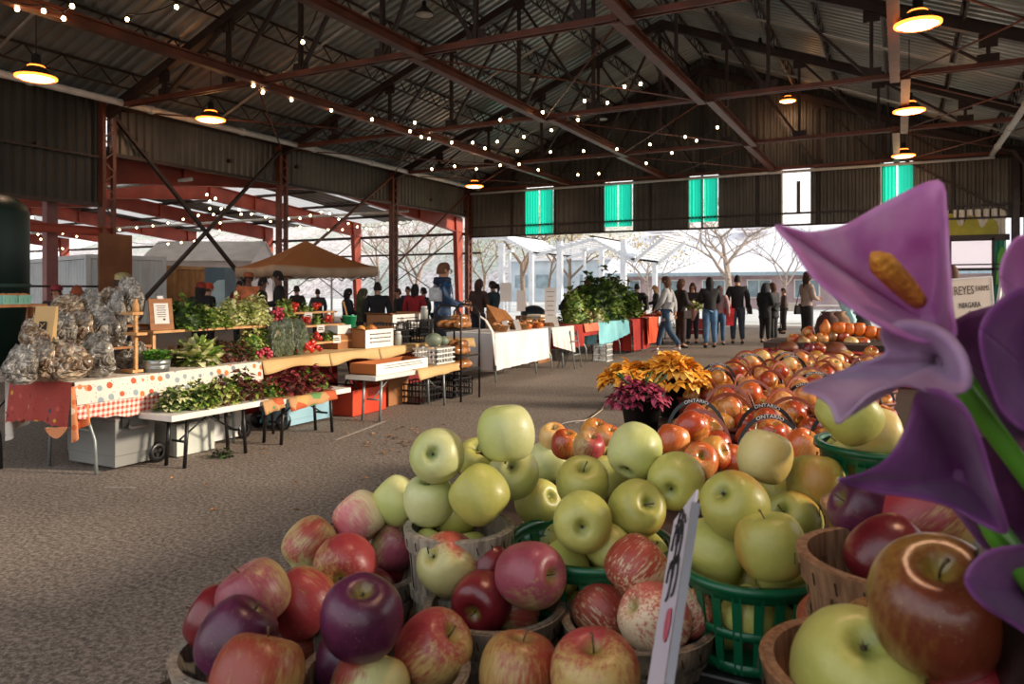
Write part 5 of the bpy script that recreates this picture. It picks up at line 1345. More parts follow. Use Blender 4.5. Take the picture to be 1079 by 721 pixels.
def apple_mat(name, b1, b2, r1, r2, cover, soft=.22, streak=.35, sfreq=13, nz=.3, rough=.42, speck=.6, coat=.12, stemc='#8a8438'):
    m, nt, b = newmat(name); v = coords(nt, 'Object'); sp = nt.nodes.new('ShaderNodeSeparateXYZ'); nt.links.new(v, sp.inputs[0])
    oi = nt.nodes.new('ShaderNodeObjectInfo')
    tc = nt.nodes.new('ShaderNodeVectorMath'); tc.operation = 'ADD'; nt.links.new(v, tc.inputs[0])
    cb = nt.nodes.new('ShaderNodeCombineXYZ'); rr = mathn(nt, 'MULTIPLY', oi.outputs['Random'], 37)
    for i in range(3): nt.links.new(rr, cb.inputs[i])
    nt.links.new(cb.outputs[0], tc.inputs[1]); vr = tc.outputs[0]
    n1 = noise(nt, vr, 1.9, 3, .55)
    ms = nt.nodes.new('ShaderNodeVectorMath'); ms.operation = 'MULTIPLY'; ms.inputs[1].default_value = (sfreq, sfreq, 1.6); nt.links.new(vr, ms.inputs[0])
    st = noise(nt, ms.outputs[0], 1.6, 3, .7)
    nf = noise(nt, vr, 9, 4, .6)
    # f = x*.5 + cover + noise
    f = mathn(nt, 'ADD', mathn(nt, 'ADD', sp.outputs[0], cover), mathn(nt, 'MULTIPLY', mathn(nt, 'SUBTRACT', n1, .5), nz*4))
    f = mathn(nt, 'ADD', f, mathn(nt, 'MULTIPLY', mathn(nt, 'SUBTRACT', st, .5), streak*4))
    mr = nt.nodes.new('ShaderNodeMapRange'); mr.interpolation_type = 'SMOOTHSTEP'; mr.inputs['From Min'].default_value = -soft; mr.inputs['From Max'].default_value = soft
    nt.links.new(f, mr.inputs['Value']); f = mr.outputs[0]
    base = mixc(nt, nf, b1, b2)
    red = mixc(nt, ramp(nt, n1, [(.35, (0, 0, 0)), (.65, (1, 1, 1))]), r1, r2)
    red = mixc(nt, mathn(nt, 'MULTIPLY', st, .55), red, r2)
    col = mixc(nt, f, base, red)
    vo = nt.nodes.new('ShaderNodeTexVoronoi'); vo.inputs['Scale'].default_value = 19; nt.links.new(vr, vo.inputs['Vector'])
    dots = mathn(nt, 'LESS_THAN', vo.outputs['Distance'], .1)
    col = mixc(nt, mathn(nt, 'MULTIPLY', dots, speck*.45), col, '#c9b98a')
    # russet in the stem bowl, dark in the eye
    r2_ = mathn(nt, 'SQRT', mathn(nt, 'ADD', mathn(nt, 'MULTIPLY', sp.outputs[0], sp.outputs[0]), mathn(nt, 'MULTIPLY', sp.outputs[1], sp.outputs[1])))
    bowl = nt.nodes.new('ShaderNodeMapRange'); bowl.inputs['From Min'].default_value = .17; bowl.inputs['From Max'].default_value = .04; nt.links.new(mathn(nt, 'ADD', r2_, mathn(nt, 'MULTIPLY', mathn(nt, 'SUBTRACT', nf, .5), .12)), bowl.inputs['Value'])
    col = mixc(nt, mathn(nt, 'MULTIPLY', bowl.outputs[0], .75), col, stemc)
    nt.links.new(col, b.inputs['Base Color']); b.inputs['Roughness'].default_value = rough
    b.inputs['Coat Weight'].default_value = coat; b.inputs['Coat Roughness'].default_value = .22
    b.inputs['Subsurface Weight'].default_value = 0
    bump(nt, b, nf, .08, .02); return m
AM = {
 'G': apple_mat('apple_green', '#aaaa52', '#c0bd6c', '#94983e', '#b0aa50', -.4, .5, .1, nz=.35, stemc='#5f6b26'),
 'g': apple_mat('apple_pale_green', '#c2c684', '#d3d39c', '#aab558', '#b7bd66', -.2, .6, .05, nz=.3, stemc='#4f6a24'),
 'O': apple_mat('apple_green_blush', '#a09f4a', '#b6b05c', '#bd6c34', '#b08238', -.42, .25, .12, nz=.2, stemc='#5f6b26'),
 'P': apple_mat('apple_pale_pink', '#d8cc9c', '#e4d9b2', '#b8384a', '#d0757c', -.02, .38, .22, sfreq=11),
 'Y': apple_mat('apple_cream_red_edge', '#b9b374', '#c9c184', '#8a2a34', '#a84a3c', -.3, .25, .2),
 'R': apple_mat('apple_red', '#b09a58', '#bf9f62', '#7d1c26', '#a23a3e', .12, .45, .45),
 'r': apple_mat('apple_orange_red', '#a3874c', '#b39658', '#7c2820', '#984230', .12, .55, .55),
 'M': apple_mat('apple_purple', '#6a2f3c', '#7a3c4c', '#36101f', '#5a2142', .5, .5, .3, nz=.4, speck=.8, rough=.36),
 'm': apple_mat('apple_magenta', '#a8955e', '#b8a26c', '#7c2c3a', '#9c4c5a', .24, .4, .4),
 'S': apple_mat('apple_striped', '#c4ad84', '#d0bd94', '#8c2c26', '#a84a38', .04, .3, .85, sfreq=17),
 's': apple_mat('apple_striped_pale', '#d9bf9a', '#e2cba8', '#b04040', '#c06256', -.05, .35, .9, sfreq=17),
 'D': apple_mat('apple_deep_red', '#8a2a20', '#9a3a2a', '#54121a', '#7a1f26', .6, .3, .25, rough=.3, coat=.3),
 'B': apple_mat('apple_bronze', '#8a6530', '#9a7236', '#4f1c14', '#6c301c', -.0, .5, .3, rough=.3, coat=.3),
 'Z': apple_mat('apple_yellow', '#c9b878', '#d6c68a', '#b7a452', '#c4a860', -.3, .4, .1),
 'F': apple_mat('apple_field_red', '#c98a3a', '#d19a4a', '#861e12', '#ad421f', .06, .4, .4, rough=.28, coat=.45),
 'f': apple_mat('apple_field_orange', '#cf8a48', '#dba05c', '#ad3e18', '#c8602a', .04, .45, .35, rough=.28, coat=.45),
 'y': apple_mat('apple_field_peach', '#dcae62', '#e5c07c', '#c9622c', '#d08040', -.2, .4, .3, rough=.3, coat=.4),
}
M_stem = mat('apple_stem', '#4a3820', '#6a5530', 30, .7); M_cal = mat('apple_eye', '#2a2116', '#4a3c24', 30, .8)
g = MB(); g.tube([(0, 0, .29), (.01, .0, .38), (.03, .01, .46), (.055, .02, .52)], [.014, .011, .012, .018], 6); STEM = g.mesh('stem'); STEM.materials.append(M_stem)
g = MB()
for k in range(5):
    a = 2*PI*k/5; g.add([(.012*math.cos(a+.6), .012*math.sin(a+.6), -.385), (.012*math.cos(a-.6), .012*math.sin(a-.6), -.385), (.055*math.cos(a), .055*math.sin(a), -.425)], [(0, 1, 2)])
g.lathe([(.0, -.372), (.028, -.378), (.02, -.395), (0, -.39)], 8); EYE = g.mesh('calyx'); EYE.materials.append(M_cal)

# list: px, py, dia(px), real D, material, pole, ox, oy, bx, by, label
AL = [
 # wooden basket of green apples (back left)
 (461, 480, 58, .080, 'g', 'c', -.22, .06, -1, 0, 'pale green apple with dark eye, topmost on the grey splint basket'),
 (533, 457, 60, .083, 'g', 's', .1, -1.2, -1, 0, 'pale green apple highest of all, at the back of the green heap'),
 (541, 499, 54, .079, 'g', 'c', -.1, .3, 1, -1, 'green apple with eye showing, below the highest pale one'),
 (505, 521, 62, .083, 'G', 's', -.9, .9, -1, 1, 'plain round green apple at the right of the grey splint basket'),
 (452, 527, 54, .075, 'g', 's', -.05, .86, 1, 1, 'green apple with upright stem at the front of the grey splint basket'),
 (418, 528, 46, .072, 'g', 's', -.8, .8, -1, 0, 'green apple half hidden at the left end of the grey splint basket'),
 (503, 484, 38, .070, 'G', 's', 0, .7, 1, 0, 'small green apple beside the brown leaf'),
 (579, 487, 40, .072, 'g', 's', 1.2, 0, 1, -1, 'smooth green apple right of the one with the leaf'),
 (478, 541, 44, .070, 'G', 's', 1, 0, 1, -1, 'shaded green apple deep in the grey splint basket'),
 # green plastic basket, middle
 (567, 529, 47, .072, 'G', 'c', .6, .28, -1, 0, 'green apple with eye at right, upper left of the middle green basket'),
 (614, 509, 56, .080, 'G', 's', .05, .72, 1, 0, 'green apple with dimple on top, above the centre of the middle green basket'),
 (614, 550, 64, .082, 'G', 'c', -.03, -.2, 1, 0, 'large green apple whose eye faces the viewer'),
 (671, 536, 60, .080, 'O', 's', .45, .22, 1, -.6, 'green apple with deep stem bowl at the right of the middle basket'),
 (574, 567, 46, .072, 'G', 's', -1, .3, -1, 0, 'green apple low in the left of the middle green basket'),
 (645, 580, 46, .072, 'G', 's', 1, 1, 1, 0, 'green apple low in the right of the middle green basket'),
 (669, 475, 58, .082, 'g', 'c', -.35, -.8, 1, 0, 'pale green apple top of the middle heap, eye at its lower left'),
 (712, 507, 60, .083, 'G', 'c', -.2, -.35, 1, 0, 'green apple with dark scab right of the top middle one'),
 (638, 497, 42, .072, 'G', 's', 0, .9, 1, 0, 'green apple squeezed behind the dimpled green one'),
 # green plastic basket, right
 (774, 532, 70, .084, 'O', 'c', -.42, .38, .2, 1, 'big green apple with star shaped eye at its upper left'),
 (806, 481, 58, .080, 'Z', 's', .3, 1.2, 1, 0, 'smooth yellow green apple highest on the right green basket'),
 (812, 575, 73, .085, 'O', 's', -.2, .95, -.3, 1, 'large green apple at the front of the right green basket'),
 (752, 582, 68, .084, 'G', 's', -1, .4, -1, 0, 'green apple behind the price card in the right green basket'),
 (824, 520, 54, .080, 'G', 's', 1, .3, 0, 1, 'dull green apple behind the star eyed one'),
 (836, 547, 58, .080, 'O', 's', -.5, .3, .1, 1, 'green apple with orange shoulder leaning at the right'),
 (860, 508, 60, .084, 'O', 's', 0, 1.2, 0, 1, 'tall orange topped green apple before the black label band'),
 (790, 612, 46, .07, 'G', 's', 0, 1.2, -1, 0, 'green apple seen only through the basket slots'),
 # green basket at the far right
 (895, 436, 66, .086, 'G', 's', .8, .8, 1, 1, 'large pale green apple under the lavender petal'),
 (924, 458, 56, .078, 'Z', 's', 1, .2, 1, 0, 'yellow apple in the far right green basket'),
 # wooden basket E
 (379, 545, 54, .079, 'P', 's', -.7, .9, -.3, -1, 'pale apple with pink cheek, topmost of the left heap'),
 (328, 574, 56, .080, 'Y', 's', .8, .7, .8, .9, 'cream apple with dark red shoulder at the left edge of its heap'),
 (364, 597, 66, .084, 'R', 'c', -.2, -.45, .5, .6, 'crimson apple with greenish eye below the pale pink one'),
 (417, 574, 52, .077, 'm', 's', .45, .7, 1, -.5, 'crimson apple with pale sheen spot above the empty rim'),
 (414, 600, 42, .070, 'D', 's', 1, 0, 1, 0, 'dark shaded apple deep under the crimson one'),
 (352, 585, 40, .070, 'D', 's', 0, 1, 1, 0, 'dark apple glimpsed between the pale and crimson ones'),
 # wooden basket F
 (267, 627, 75, .085, 'm', 's', -.5, .85, -.7, .5, 'dusty pink apple with yellow patch, top of the front left heap'),
 (318, 635, 70, .084, 'R', 's', -.9, .7, -.6, .4, 'red apple with olive right side behind the dusty pink one'),
 (223, 647, 50, .078, 'D', 's', -1, .6, -1, 0, 'dark red apple peeking out at the far left'),
 (249, 672, 80, .086, 'M', 's', .6, .75, .3, .5, 'purple apple with white glint at the far left'),
 (311, 686, 46, .070, 'r', 's', 1, .2, 1, 1, 'small russet apple deep in the front left basket'),
 (271, 716, 98, .092, 'r', 's', .3, .95, -.2, .6, 'large orange red apple cut by the bottom edge at left'),
 # basket G
 (381, 651, 86, .088, 'M', 'c', .02, .66, .2, -.4, 'very dark purple apple, largest of the left group'),
 (366, 700, 60, .078, 'M', 's', -1, 0, 0, 1, 'purple apple in shadow under the dark purple one'),
 (390, 726, 84, .086, 'Y', 's', .3, .95, -1, .4, 'green and red apple at the bottom edge under the purple one'),
 (457, 684, 80, .086, 'R', 's', .62, .45, -.5, .6, 'glossy red apple with long yellow groove'),
 # basket H
 (473, 595, 66, .084, 'Y', 'c', -.62, .32, .5, .9, 'yellow green apple with red top and small holes'),
 (559, 606, 70, .085, 'm', 's', .75, -.02, -.6, .8, 'pink apple with side facing dimple in the grey basket'),
 (508, 634, 62, .078, 'D', 's', -.4, -.5, 1, 1, 'shiny dark red apple low in the grey basket'),
 (515, 598, 46, .074, 'D', 's', 1, 1, 1, 0, 'dark red apple wedged between yellow and pink ones'),
 (546, 643, 44, .070, 'Y', 's', 1, 0, 1, 0, 'olive apple at the bottom of the grey basket'),
 # front row
 (547, 710, 84, .086, 'r', 's', .1, .93, .4, .7, 'yellow red apple beside the bottom centre red one'),
 (627, 710, 92, .090, 'R', 's', -.05, .72, 0, 1, 'bright red apple with open stem bowl at the bottom centre'),
 # basket I
 (671, 598, 67, .083, 'S', 's', .7, .75, .1, 1, 'red striped apple on top beside the price card'),
 (634, 643, 64, .080, 'S', 's', -.8, .7, -.4, .7, 'red striped apple at the left of the basket with the price card'),
 (690, 652, 72, .083, 's', 'c', -.7, .3, 0, 1, 'pale pink striped apple partly behind the price card'),
 (722, 642, 52, .074, 's', 's', .7, .6, 1, 0, 'striped apple in shade right of the price card'),
 # right baskets
 (940, 590, 92, .086, 'D', 's', .9, .8, .5, .2, 'dark crimson apple in the open tan basket'),
 (905, 535, 56, .074, 'M', 's', -.8, .3, -.4, .5, 'plum coloured apple in the upper tan basket'),
 (976, 548, 92, .094, 'R', 's', .8, .8, .2, 1, 'dusty red apple under the violet petals'),
 (882, 652, 78, .080, 'r', 's', -.7, .9, -.6, 1, 'orange red apple behind the olive one at the bottom right'),
 (903, 711, 134, .092, 'G', 'c', .12, .5, -.3, -.8, 'large olive yellow apple with dark eye at the bottom right'),
 (988, 638, 140, .096, 'B', 's', .03, .66, .5, -.7, 'huge bronze apple with deep stem bowl, biggest in view'),
 (962, 722, 60, .070, 'r', 's', 1, .5, 0, 1, 'small orange red apple tucked under the bronze one'),
 (1022, 730, 84, .084, 'D', 's', 1, .6, 1, 0, 'dark red apple in the bottom right corner'),
 # small red ones at the left behind
 (596, 468, 32, .074, 'F', 's', .2, .9, -1, 0, 'small red apple left of the wire handle'),
 (620, 471, 34, .074, 'R', 's', .3, .8, 1, 0, 'small red apple under the wire handle'),
 (583, 461, 30, .074, 'y', 's', 0, .8, 1, 1, 'small peach coloured apple at the left edge behind the green ones'),
 (641, 462, 30, .074, 'f', 's', .3, .8, 1, 1, 'small orange apple left of the topmost middle green one'),
 (627, 457, 26, .074, 'F', 's', .3, .8, 1, 1, 'small red apple behind the wire handle'),
 (709, 464, 35, .078, 'f', 's', .3, 1.1, -.5, .5, 'plain orange apple left of the ONTARIO band'),
 (738, 486, 38, .080, 'f', 's', .1, .35, .5, .7, 'orange red apple whose stem bowl faces the aisle of green ones'),
 (752, 478, 36, .079, 'F', 's', .8, .3, 1, 0, 'deep orange apple below the ONTARIO band'),
 (728, 449, 32, .074, 'F', 's', .8, .6, .5, .7, 'red apple above the ONTARIO band'),
 (773, 487, 36, .08, 'f', 's', -.8, .6, 0, 1, 'orange red apple left of the highest yellow green one'),
 (846, 470, 36, .08, 'f', 's', .5, .8, 0, 1, 'orange apple right of the highest yellow green one'),
 (846, 520, 34, .078, 'f', 's', .5, .8, 0, 1, 'shaded orange apple behind the green ones at the right'),
]
_fix = {5: (50, .072), 6: (44, .066), 7: (46, .070), 8: (50, .068), 13: (56, .072), 14: (56, .070), 17: (50, .070), 25: (54, .066), 32: (48, .066), 33: (50, .068), 36: (66, .074), 38: (60, .064),
 41: (68, .066), 47: (54, .066), 48: (52, .062), 54: (60, .068), 56: (66, .070), 61: (86, .060), 62: (104, .068), 67: (32, .070), 74: (50, .072)}
_fix = {k: v for k, v in _fix.items()}
_shift = {36: (229, 652), 61: (966, 733), 62: (1034, 738), 32: (412, 597), 48: (545, 640), 56: (908, 537)}
for k, (dd_, D_) in _fix.items():
    e = list(AL[k]); e[2], e[3] = dd_, D_
    if k in _shift: e[0], e[1] = _shift[k]
    AL[k] = tuple(e)
class A_: pass
apples = []
for (px, py, dia, D, mk, pole, ox, oy, bx, by, lb) in AL:
    a = A_(); a.px, a.py, a.dia, a.D = px, py, dia, D; a.d = FPX*D/dia*.985; a.mk = mk; a.pole = pole; a.ox, a.oy, a.bx, a.by, a.lb = ox, oy, bx, by, lb
    a.ray = (W(px, py, 1.0)-Vector((0, 0, CAMZ))); a.k = math.sqrt(a.ray.length); apples.append(a)
cam0 = Vector((0, 0, CAMZ))
for it in range(160):
    moved = 0
    for i in range(len(apples)):
        A = apples[i]
        for j in range(i+1, len(apples)):
            B = apples[j]
            if abs(A.px-B.px) > (A.dia+B.dia)*.55 or abs(A.py-B.py) > (A.dia+B.dia)*.55: continue
            pa = cam0+A.ray*A.d; pb = cam0+B.ray*B.d
            hid = .36 if (i in _fix or j in _fix) else .47; ra = A.dia*A.d/FPX*hid; rb = B.dia*B.d/FPX*hid
            ov = ra+rb-(pa-pb).length
            hi_, hj_ = i in _fix, j in _fix
            if hi_ != hj_ and math.hypot(A.px-B.px, A.py-B.py) < (A.dia+B.dia)*.42:
                h_, m__ = (A, B) if hi_ else (B, A)
                if h_.d < m__.d+.012: h_.d = m__.d+.012; moved += 1; continue
            if ov > .0005:
                s_ = min(.004, ov*.35)
                if hi_ and not hj_: A.d += s_
                elif hj_ and not hi_: B.d += s_
                elif A.d < B.d: A.d -= s_*.5; B.d += s_*.5
                else: A.d += s_*.5; B.d -= s_*.5
                moved += 1
    if not moved: break
print('relax', it, moved, 'D', min(a.dia*a.d/FPX for a in apples), max(a.dia*a.d/FPX for a in apples))
def orient(a, c):
    toward = (cam0-c).normalized(); r_ = toward.cross(UP)*-1; r_ = Vector((0, 0, 1)).cross(toward).normalized(); u_ = toward.cross(r_)
    if r_.dot(RGT) < 0: r_ = -r_; u_ = -u_
    if u_.z < 0: u_ = -u_
    q = a.ox**2+a.oy**2
    ax = r_*a.ox+u_*a.oy+toward*(math.sqrt(1-q) if q < 1 else -.15)
    ax.normalize()
    if a.pole == 'c': ax = -ax
    b = r_*a.bx+u_*a.by+toward*.25
    b = b-ax*b.dot(ax)
    if b.length < 1e-3: b = r_-ax*r_.dot(ax)
    b.normalize(); y = ax.cross(b)
    return Matrix((b, y, ax)).transposed()
GR = 'apples heaped in the near baskets'
for i, a in enumerate(apples):
    c = cam0+a.ray*a.d; s_ = a.dia*a.d/FPX*1.0
    o = link('apple', AP[i % 4]); 
    if not o.data.materials: o.data.materials.append(AM['G'])
    M_ = orient(a, c).to_4x4(); M_.translation = c; o.matrix_world = M_ @ Matrix.Diagonal((s_, s_, s_, 1))
    o.material_slots[0].link = 'OBJECT'; o.material_slots[0].material = AM[a.mk]
    tag(o, a.lb, 'apple', GR); link('stem', STEM, o); link('calyx', EYE, o); a.o = o; a.c = c; a.s = s_
# brown leaf stuck between green apples
c = apples[2].c+Vector((-.02, -.03, .03)); g = MB(); rg_ = random.Random(2)
for k in range(3): leaf(g, (0, 0, 0), (rg_.uniform(-1, 1), rg_.uniform(-1, 1), .6), .035, .012, .8, rg_)
tag(g.build('dried_leaf', mat('brown_leaf', '#5a3418', '#7a4a24', 30, .8), loc=W(517, 486, apples[2].d-.045), solid=.001), 'curled dry brown leaf stuck between the green apples', 'leaf')

# baskets --------------------------------------------------------------
M_spl = mat('splint_grey', '#7c7264', '#a99d8a', 160, .75, stretch=(1, 1, .06), bmp=.3, bdist=.001); M_splb = mat('splint_tan', '#7e5a3e', '#a88260', 160, .7, stretch=(1, 1, .06), bmp=.3, bdist=.001); M_splg = mat('splint_brown_grey', '#5f5244', '#8a7a66', 160, .75, stretch=(1, 1, .06), bmp=.3, bdist=.001)
M_stp = mat('staple', '#3a3128', None, 3, .5, .6)
def splint_basket(p, rt, h, m, label, n=22):
    rb = rt*.8; t = thing('splint_basket', label, 'basket', p, 0, 'round splint baskets')
    g = MB(); th = .003
    for k in range(n):
        a0 = 2*PI*(k+.04)/n; a1 = 2*PI*(k+.96)/n; off = .0012*(k % 2)
        vs = []
        for (r, z) in ((rb, 0), (rb+(rt-rb)*.5, h*.5), (rt, h)):
            for a in (a0, (a0+a1)/2, a1):
                for rr in (r+off, r+off-th): vs.append((rr*math.cos(a), rr*math.sin(a), z))
        fs = []
        for i_ in range(2):
            for j_ in range(2):
                b0 = i_*6+j_*2; fs += [(b0, b0+2, b0+8, b0+6), (b0+1, b0+7, b0+9, b0+3)]
        g.add(vs, fs, smooth=False)
    g.build('staves', m, t)
    g = MB(); g.lathe([(0, .004), (rb-.004, .004), (rb-.004, 0), (0, 0)], 28); g.build('basket_floor', m, t)
    g = MB()
    for (z0, z1, e) in ((h-.026, h, .0035), (h*.42, h*.42+.014, -.0)):
        ra = rb+(rt-rb)*z0/h; rc = rb+(rt-rb)*z1/h
        g.lathe([(ra+.001, z0), (ra+.005, z0), (rc+.005+e*.3, z1), (rc+.001, z1)], 40, smooth=False)
    ra = rt-.003; g.lathe([(ra-.0035, h-.024), (ra-.002, h+.001), (ra+.0055, h+.001), (ra+.0055, h-.001)], 40, smooth=False)
    g.cur = 1
    for k in range(n):
        a = 2*PI*(k+.5)/n; r = rt+.0065; g.box((r*math.cos(a), r*math.sin(a), h-.013), (.001, .0012, .011), rot=(0.25, 0, a))
    g.build('rim_hoop', [m, M_stp], t); return t
def plastic_basket(p, rt, h, label, m=None):
    m = m or mat('green_basket_plastic', '#045030', '#085e3b', 2, .35, coat=.2); rb = rt*.8
    t = thing('plastic_basket', label, 'basket', p, 0, 'green plastic baskets')
    R_ = lambda z: rb+(rt-rb)*z/h
    g = MB()
    for (z0, z1) in ((0, h*.12), (h*.40, h*.50), (h*.84, h)): g.lathe([(R_(z0)-.003, z0), (R_(z0), z0), (R_(z1), z1), (R_(z1)-.003, z1)], 48)
    n = 20
    for k in range(n):
        a = 2*PI*k/n; w_ = .45*PI/n
        vs = [(rr*math.cos(aa), rr*math.sin(aa), z) for (z, r) in ((0, R_(0)), (h*.9, R_(h*.9))) for aa in (a-w_, a+w_) for rr in (r-.003, r)]
        g.add(vs, [(0, 1, 3, 2), (4, 6, 7, 5), (1, 5, 7, 3), (0, 2, 6, 4), (0, 4, 5, 1), (2, 3, 7, 6)], smooth=False)
    g.lathe([(0, .003), (rb, .003), (rb, 0), (0, 0)], 36); g.build('basket_wall', m, t)
    g = MB(); g.lathe([(rt-.004, h-.004), (rt-.004, h+.003), (rt+.006, h+.003), (rt+.007, h-.006), (rt+.003, h-.006)], 48); g.build('rim', m, t); return t
def basket_at(kind, ids, label, rt, zrim, zb=TZ, m=None, off=(0, 0), fill=None):
    cs_ = [apples[k].c for k in ids]; cx = sum(c.x for c in cs_)/len(cs_)+off[0]; cy = sum(c.y for c in cs_)/len(cs_)+off[1]
    if kind == 'w': splint_basket((cx, cy, zb), rt, zrim-zb, m, label)
    else: plastic_basket((cx, cy, zb), rt, zrim-zb, label)
    return cx, cy, zrim, zb
def rimpos(px, py, d): return W(px, py, d)
def bk(kind, px, py, d, rt, label, zb=TZ, m=None):
    c = W(px, py, d)
    t = splint_basket((c.x, c.y, zb), rt, c.z-zb, m, label) if kind == 'w' else plastic_basket((c.x, c.y, zb), rt, c.z-zb, label)
    return t, c
def avg(ids): return sum(apples[k].d for k in ids)/len(ids)
idx = {a.lb: i for i, a in enumerate(apples)}
BK = []
BK.append(bk('w', 484, 553, avg([0, 3, 4]), 54*avg([0, 3, 4])/FPX, 'grey splint basket of pale green apples', m=M_spl))
BK.append(bk('p', 622, 570, avg([9, 11, 12]), 84*avg([9, 11, 12])/FPX, 'green plastic basket in the middle, under the large forward facing green apple'))
BK.append(bk('p', 789, 596, avg([18, 20, 21]), 70*avg([18, 20, 21])/FPX, 'slotted green plastic basket right of the price card', zb=1.0))
BK.append(bk('p', 930, 468, 1.12, .09, 'green plastic basket at the far right beneath the lavender petal', zb=1.09))
BK.append(bk('w', 382, 602, avg([28, 29, 30, 31]), 58*avg([28, 29, 30, 31])/FPX, 'brownish splint basket under the pale pink apple', m=M_splg))
BK.append(bk('w', 268, 683, avg([34, 35, 37]), 79*avg([34, 35, 37])/FPX, 'splint basket at the far left bottom with purple apples', m=M_spl))
BK.append(bk('w', 405, 706, avg([40, 43])-.01, 84*avg([40, 43])/FPX, 'splint basket at the bottom edge beneath the very dark purple apple', m=M_splg))
BK.append(bk('w', 521, 636, avg([44, 45, 46]), 70*avg([44, 45, 46])/FPX, 'grey splint basket holding the pink dimpled apple', m=M_splg))
BK.append(bk('w', 672, 652, avg([51, 52, 53]), 76*avg([51, 52, 53])/FPX, 'brown splint basket of striped apples below the price card', m=M_splg))
BK.append(bk('w', 948, 587, .72, .088, 'tan splint basket holding the dark crimson apple', zb=RZ, m=M_splb))
BK.append(bk('w', 962, 538, .92, .1, 'tan splint basket under the violet petals', zb=RZ, m=M_splb))
BK.append(bk('w', 935, 704, .575, .088, 'tan splint basket at the bottom right under the bronze apple', zb=RZ, m=M_splb))
BK.append(bk('w', 590, 775, .70, .08, 'splint basket at the bottom centre below the bright red apple', m=M_splg))
# black foam block under green baskets (small riser tray)
c = BK[2][1]; o = thing('riser_tray', 'small dark tray under the slotted green plastic basket', 'tray', (c.x, c.y, TZ)); g = MB(); g.box((0, 0, .022), (.15, .15, .044)); g.build('tray_board', M_blk, o, bevel=.004)
c = BK[3][1]; o = thing('riser_tray', 'small dark box under the far right green basket', 'tray', (c.x, c.y, RZ)); g = MB(); g.box((0, 0, .012), (.16, .16, .024)); g.build('tray_board', M_blk, o, bevel=.004)
# supporting apples that fill the baskets between and below the listed ones
low = {0: 'G', 1: 'G', 2: 'G', 3: 'G', 4: 'D', 5: 'D', 6: 'M', 7: 'D', 8: 'S', 9: 'D', 10: 'D', 11: 'r', 12: 'r'}
allc = [(x.c, x.s) for x in apples]; rk = random.Random(9)
for b_i, mk in low.items():
    bt, c = BK[b_i]; zb_ = bt.location.z; rt = [max(abs(v[0]) for v in ch.bound_box) for ch in bt.children]; rt = max(rt); n_ = 0
    for tr in range(2600):
        if n_ >= 11: break
        hi = tr < 1700
        s_ = rk.choice((.072, .068, .064)) if tr < 900 else rk.choice((.064, .058, .052)); z = rk.uniform(c.z-.045, c.z-.002) if hi else rk.choice((zb_+s_*.47, rk.uniform(zb_+s_*.5, c.z-.02)))
        if z < zb_+s_*.46: z = zb_+s_*.47
        rr = max(.002, rt*(.8+.2*(z-zb_)/max(.01, c.z-zb_))-s_*.53-.006); a = rk.uniform(0, 2*PI); q_ = rr*math.sqrt(rk.random())
        p = Vector((bt.location.x+q_*math.cos(a), bt.location.y+q_*math.sin(a), z))
        if any((p-cc).length < (s_+ss)*.48 for cc, ss in allc): continue
        px, py, d = proj(p)
        if any(math.hypot(px-x.px, py-x.py) < x.dia*.5+s_*FPX/d*.1 and d < x.d for x in apples): continue
        o = link('apple', AP[tr % 4], None, p, (rk.uniform(-.9, .9), rk.uniform(-.9, .9), rk.uniform(0, 6))); o.scale = (s_,)*3; n_ += 1; allc.append((p, s_))
        o.material_slots[0].link = 'OBJECT'; o.material_slots[0].material = AM[mk]; link('stem', STEM, o)
        tag(o, 'inner apple of the '+' '.join(bt['label'].split()[:11]), 'apple', 'inner apples of the '+bt['label'])
# price card ----------------------------------------------------------------
pt = W(722, 534, .62); pbm = W(690, 740, .55)
t = thing('price_card', 'tall white price card on a grey holder seen almost edge on, beside striped apples', 'card', pbm)
ax = (pt-pbm).normalized(); L = (pt-pbm).length
view = (pbm-cam0).normalized(); side = (view*1.0-RGT*.14); side = (side-ax*side.dot(ax)).normalized(); nrm = ax.cross(side)
Mx = Matrix((side, nrm, ax)).transposed().to_4x4()
Mx.translation = pbm; t.matrix_world = Mx
g = MB(); g.box((.0, 0, L/2), (.105, .0016, L)); f = g.build('card', mat('lilac_white_card', '#d3c8d6', '#ddd4e0', 3, .5), t)
g = MB(); g.bar((-.054, 0, .01), (-.054, 0, -(pbm.z-TZ)/ax.z), .005); g.build('stake', mat('grey_holder', '#77767a', '#8c8b90', 3, .3, .3), t)
g = MB(); g.box((-.054, 0, L*.44), (.005, .006, L*.97)); g.build('holder_edge', mat('grey_holder', '#77767a', '#8c8b90', 3, .3, .3), t)
sgn = 1 if (Mx.to_3x3()@Vector((0, 1, 0))).dot(-view) > 0 else -1
g = MB()
for (cx_, cz, r_) in ((-.015, .60, .013), (.012, .60, .013), (-.01, .78, .014), (.012, .78, .014), (.0, .88, .012)):
    g.tube([(cx_+r_*math.cos(q), sgn*.0022, L*cz+r_*1.2*math.sin(q)) for q in [k*.6 for k in range(9)]], .0009, 5)
for k in range(3): g.tube([(-.03+.02*k, sgn*.0022, L*.86), (-.02+.02*k, sgn*.0022, L*.92)], .0009, 5)
g.build('handwriting', M_ink, f)
g = MB(); g.lathe([(0, 0), (.012, 0), (.014, .01), (0, .012)], 10, (0, 0, 0)); st_ = MB()
for k in range(5): a = 2*PI*k/5; st_.lathe([(0, -.001), (.006, 0), (0, .001)], 8, (-.02+.008*math.cos(a), 0, 0))
ap_ = MB(); ap_.lathe([(0, -.014), (.01, -.01), (.014, 0), (.01, .01), (0, .009)], 10); o = ap_.build('apple_sticker', mat('pink_ink', '#c25a6e', None), f, (-.015, sgn*.002, L*.36)); o.scale = (1, .08, 1)

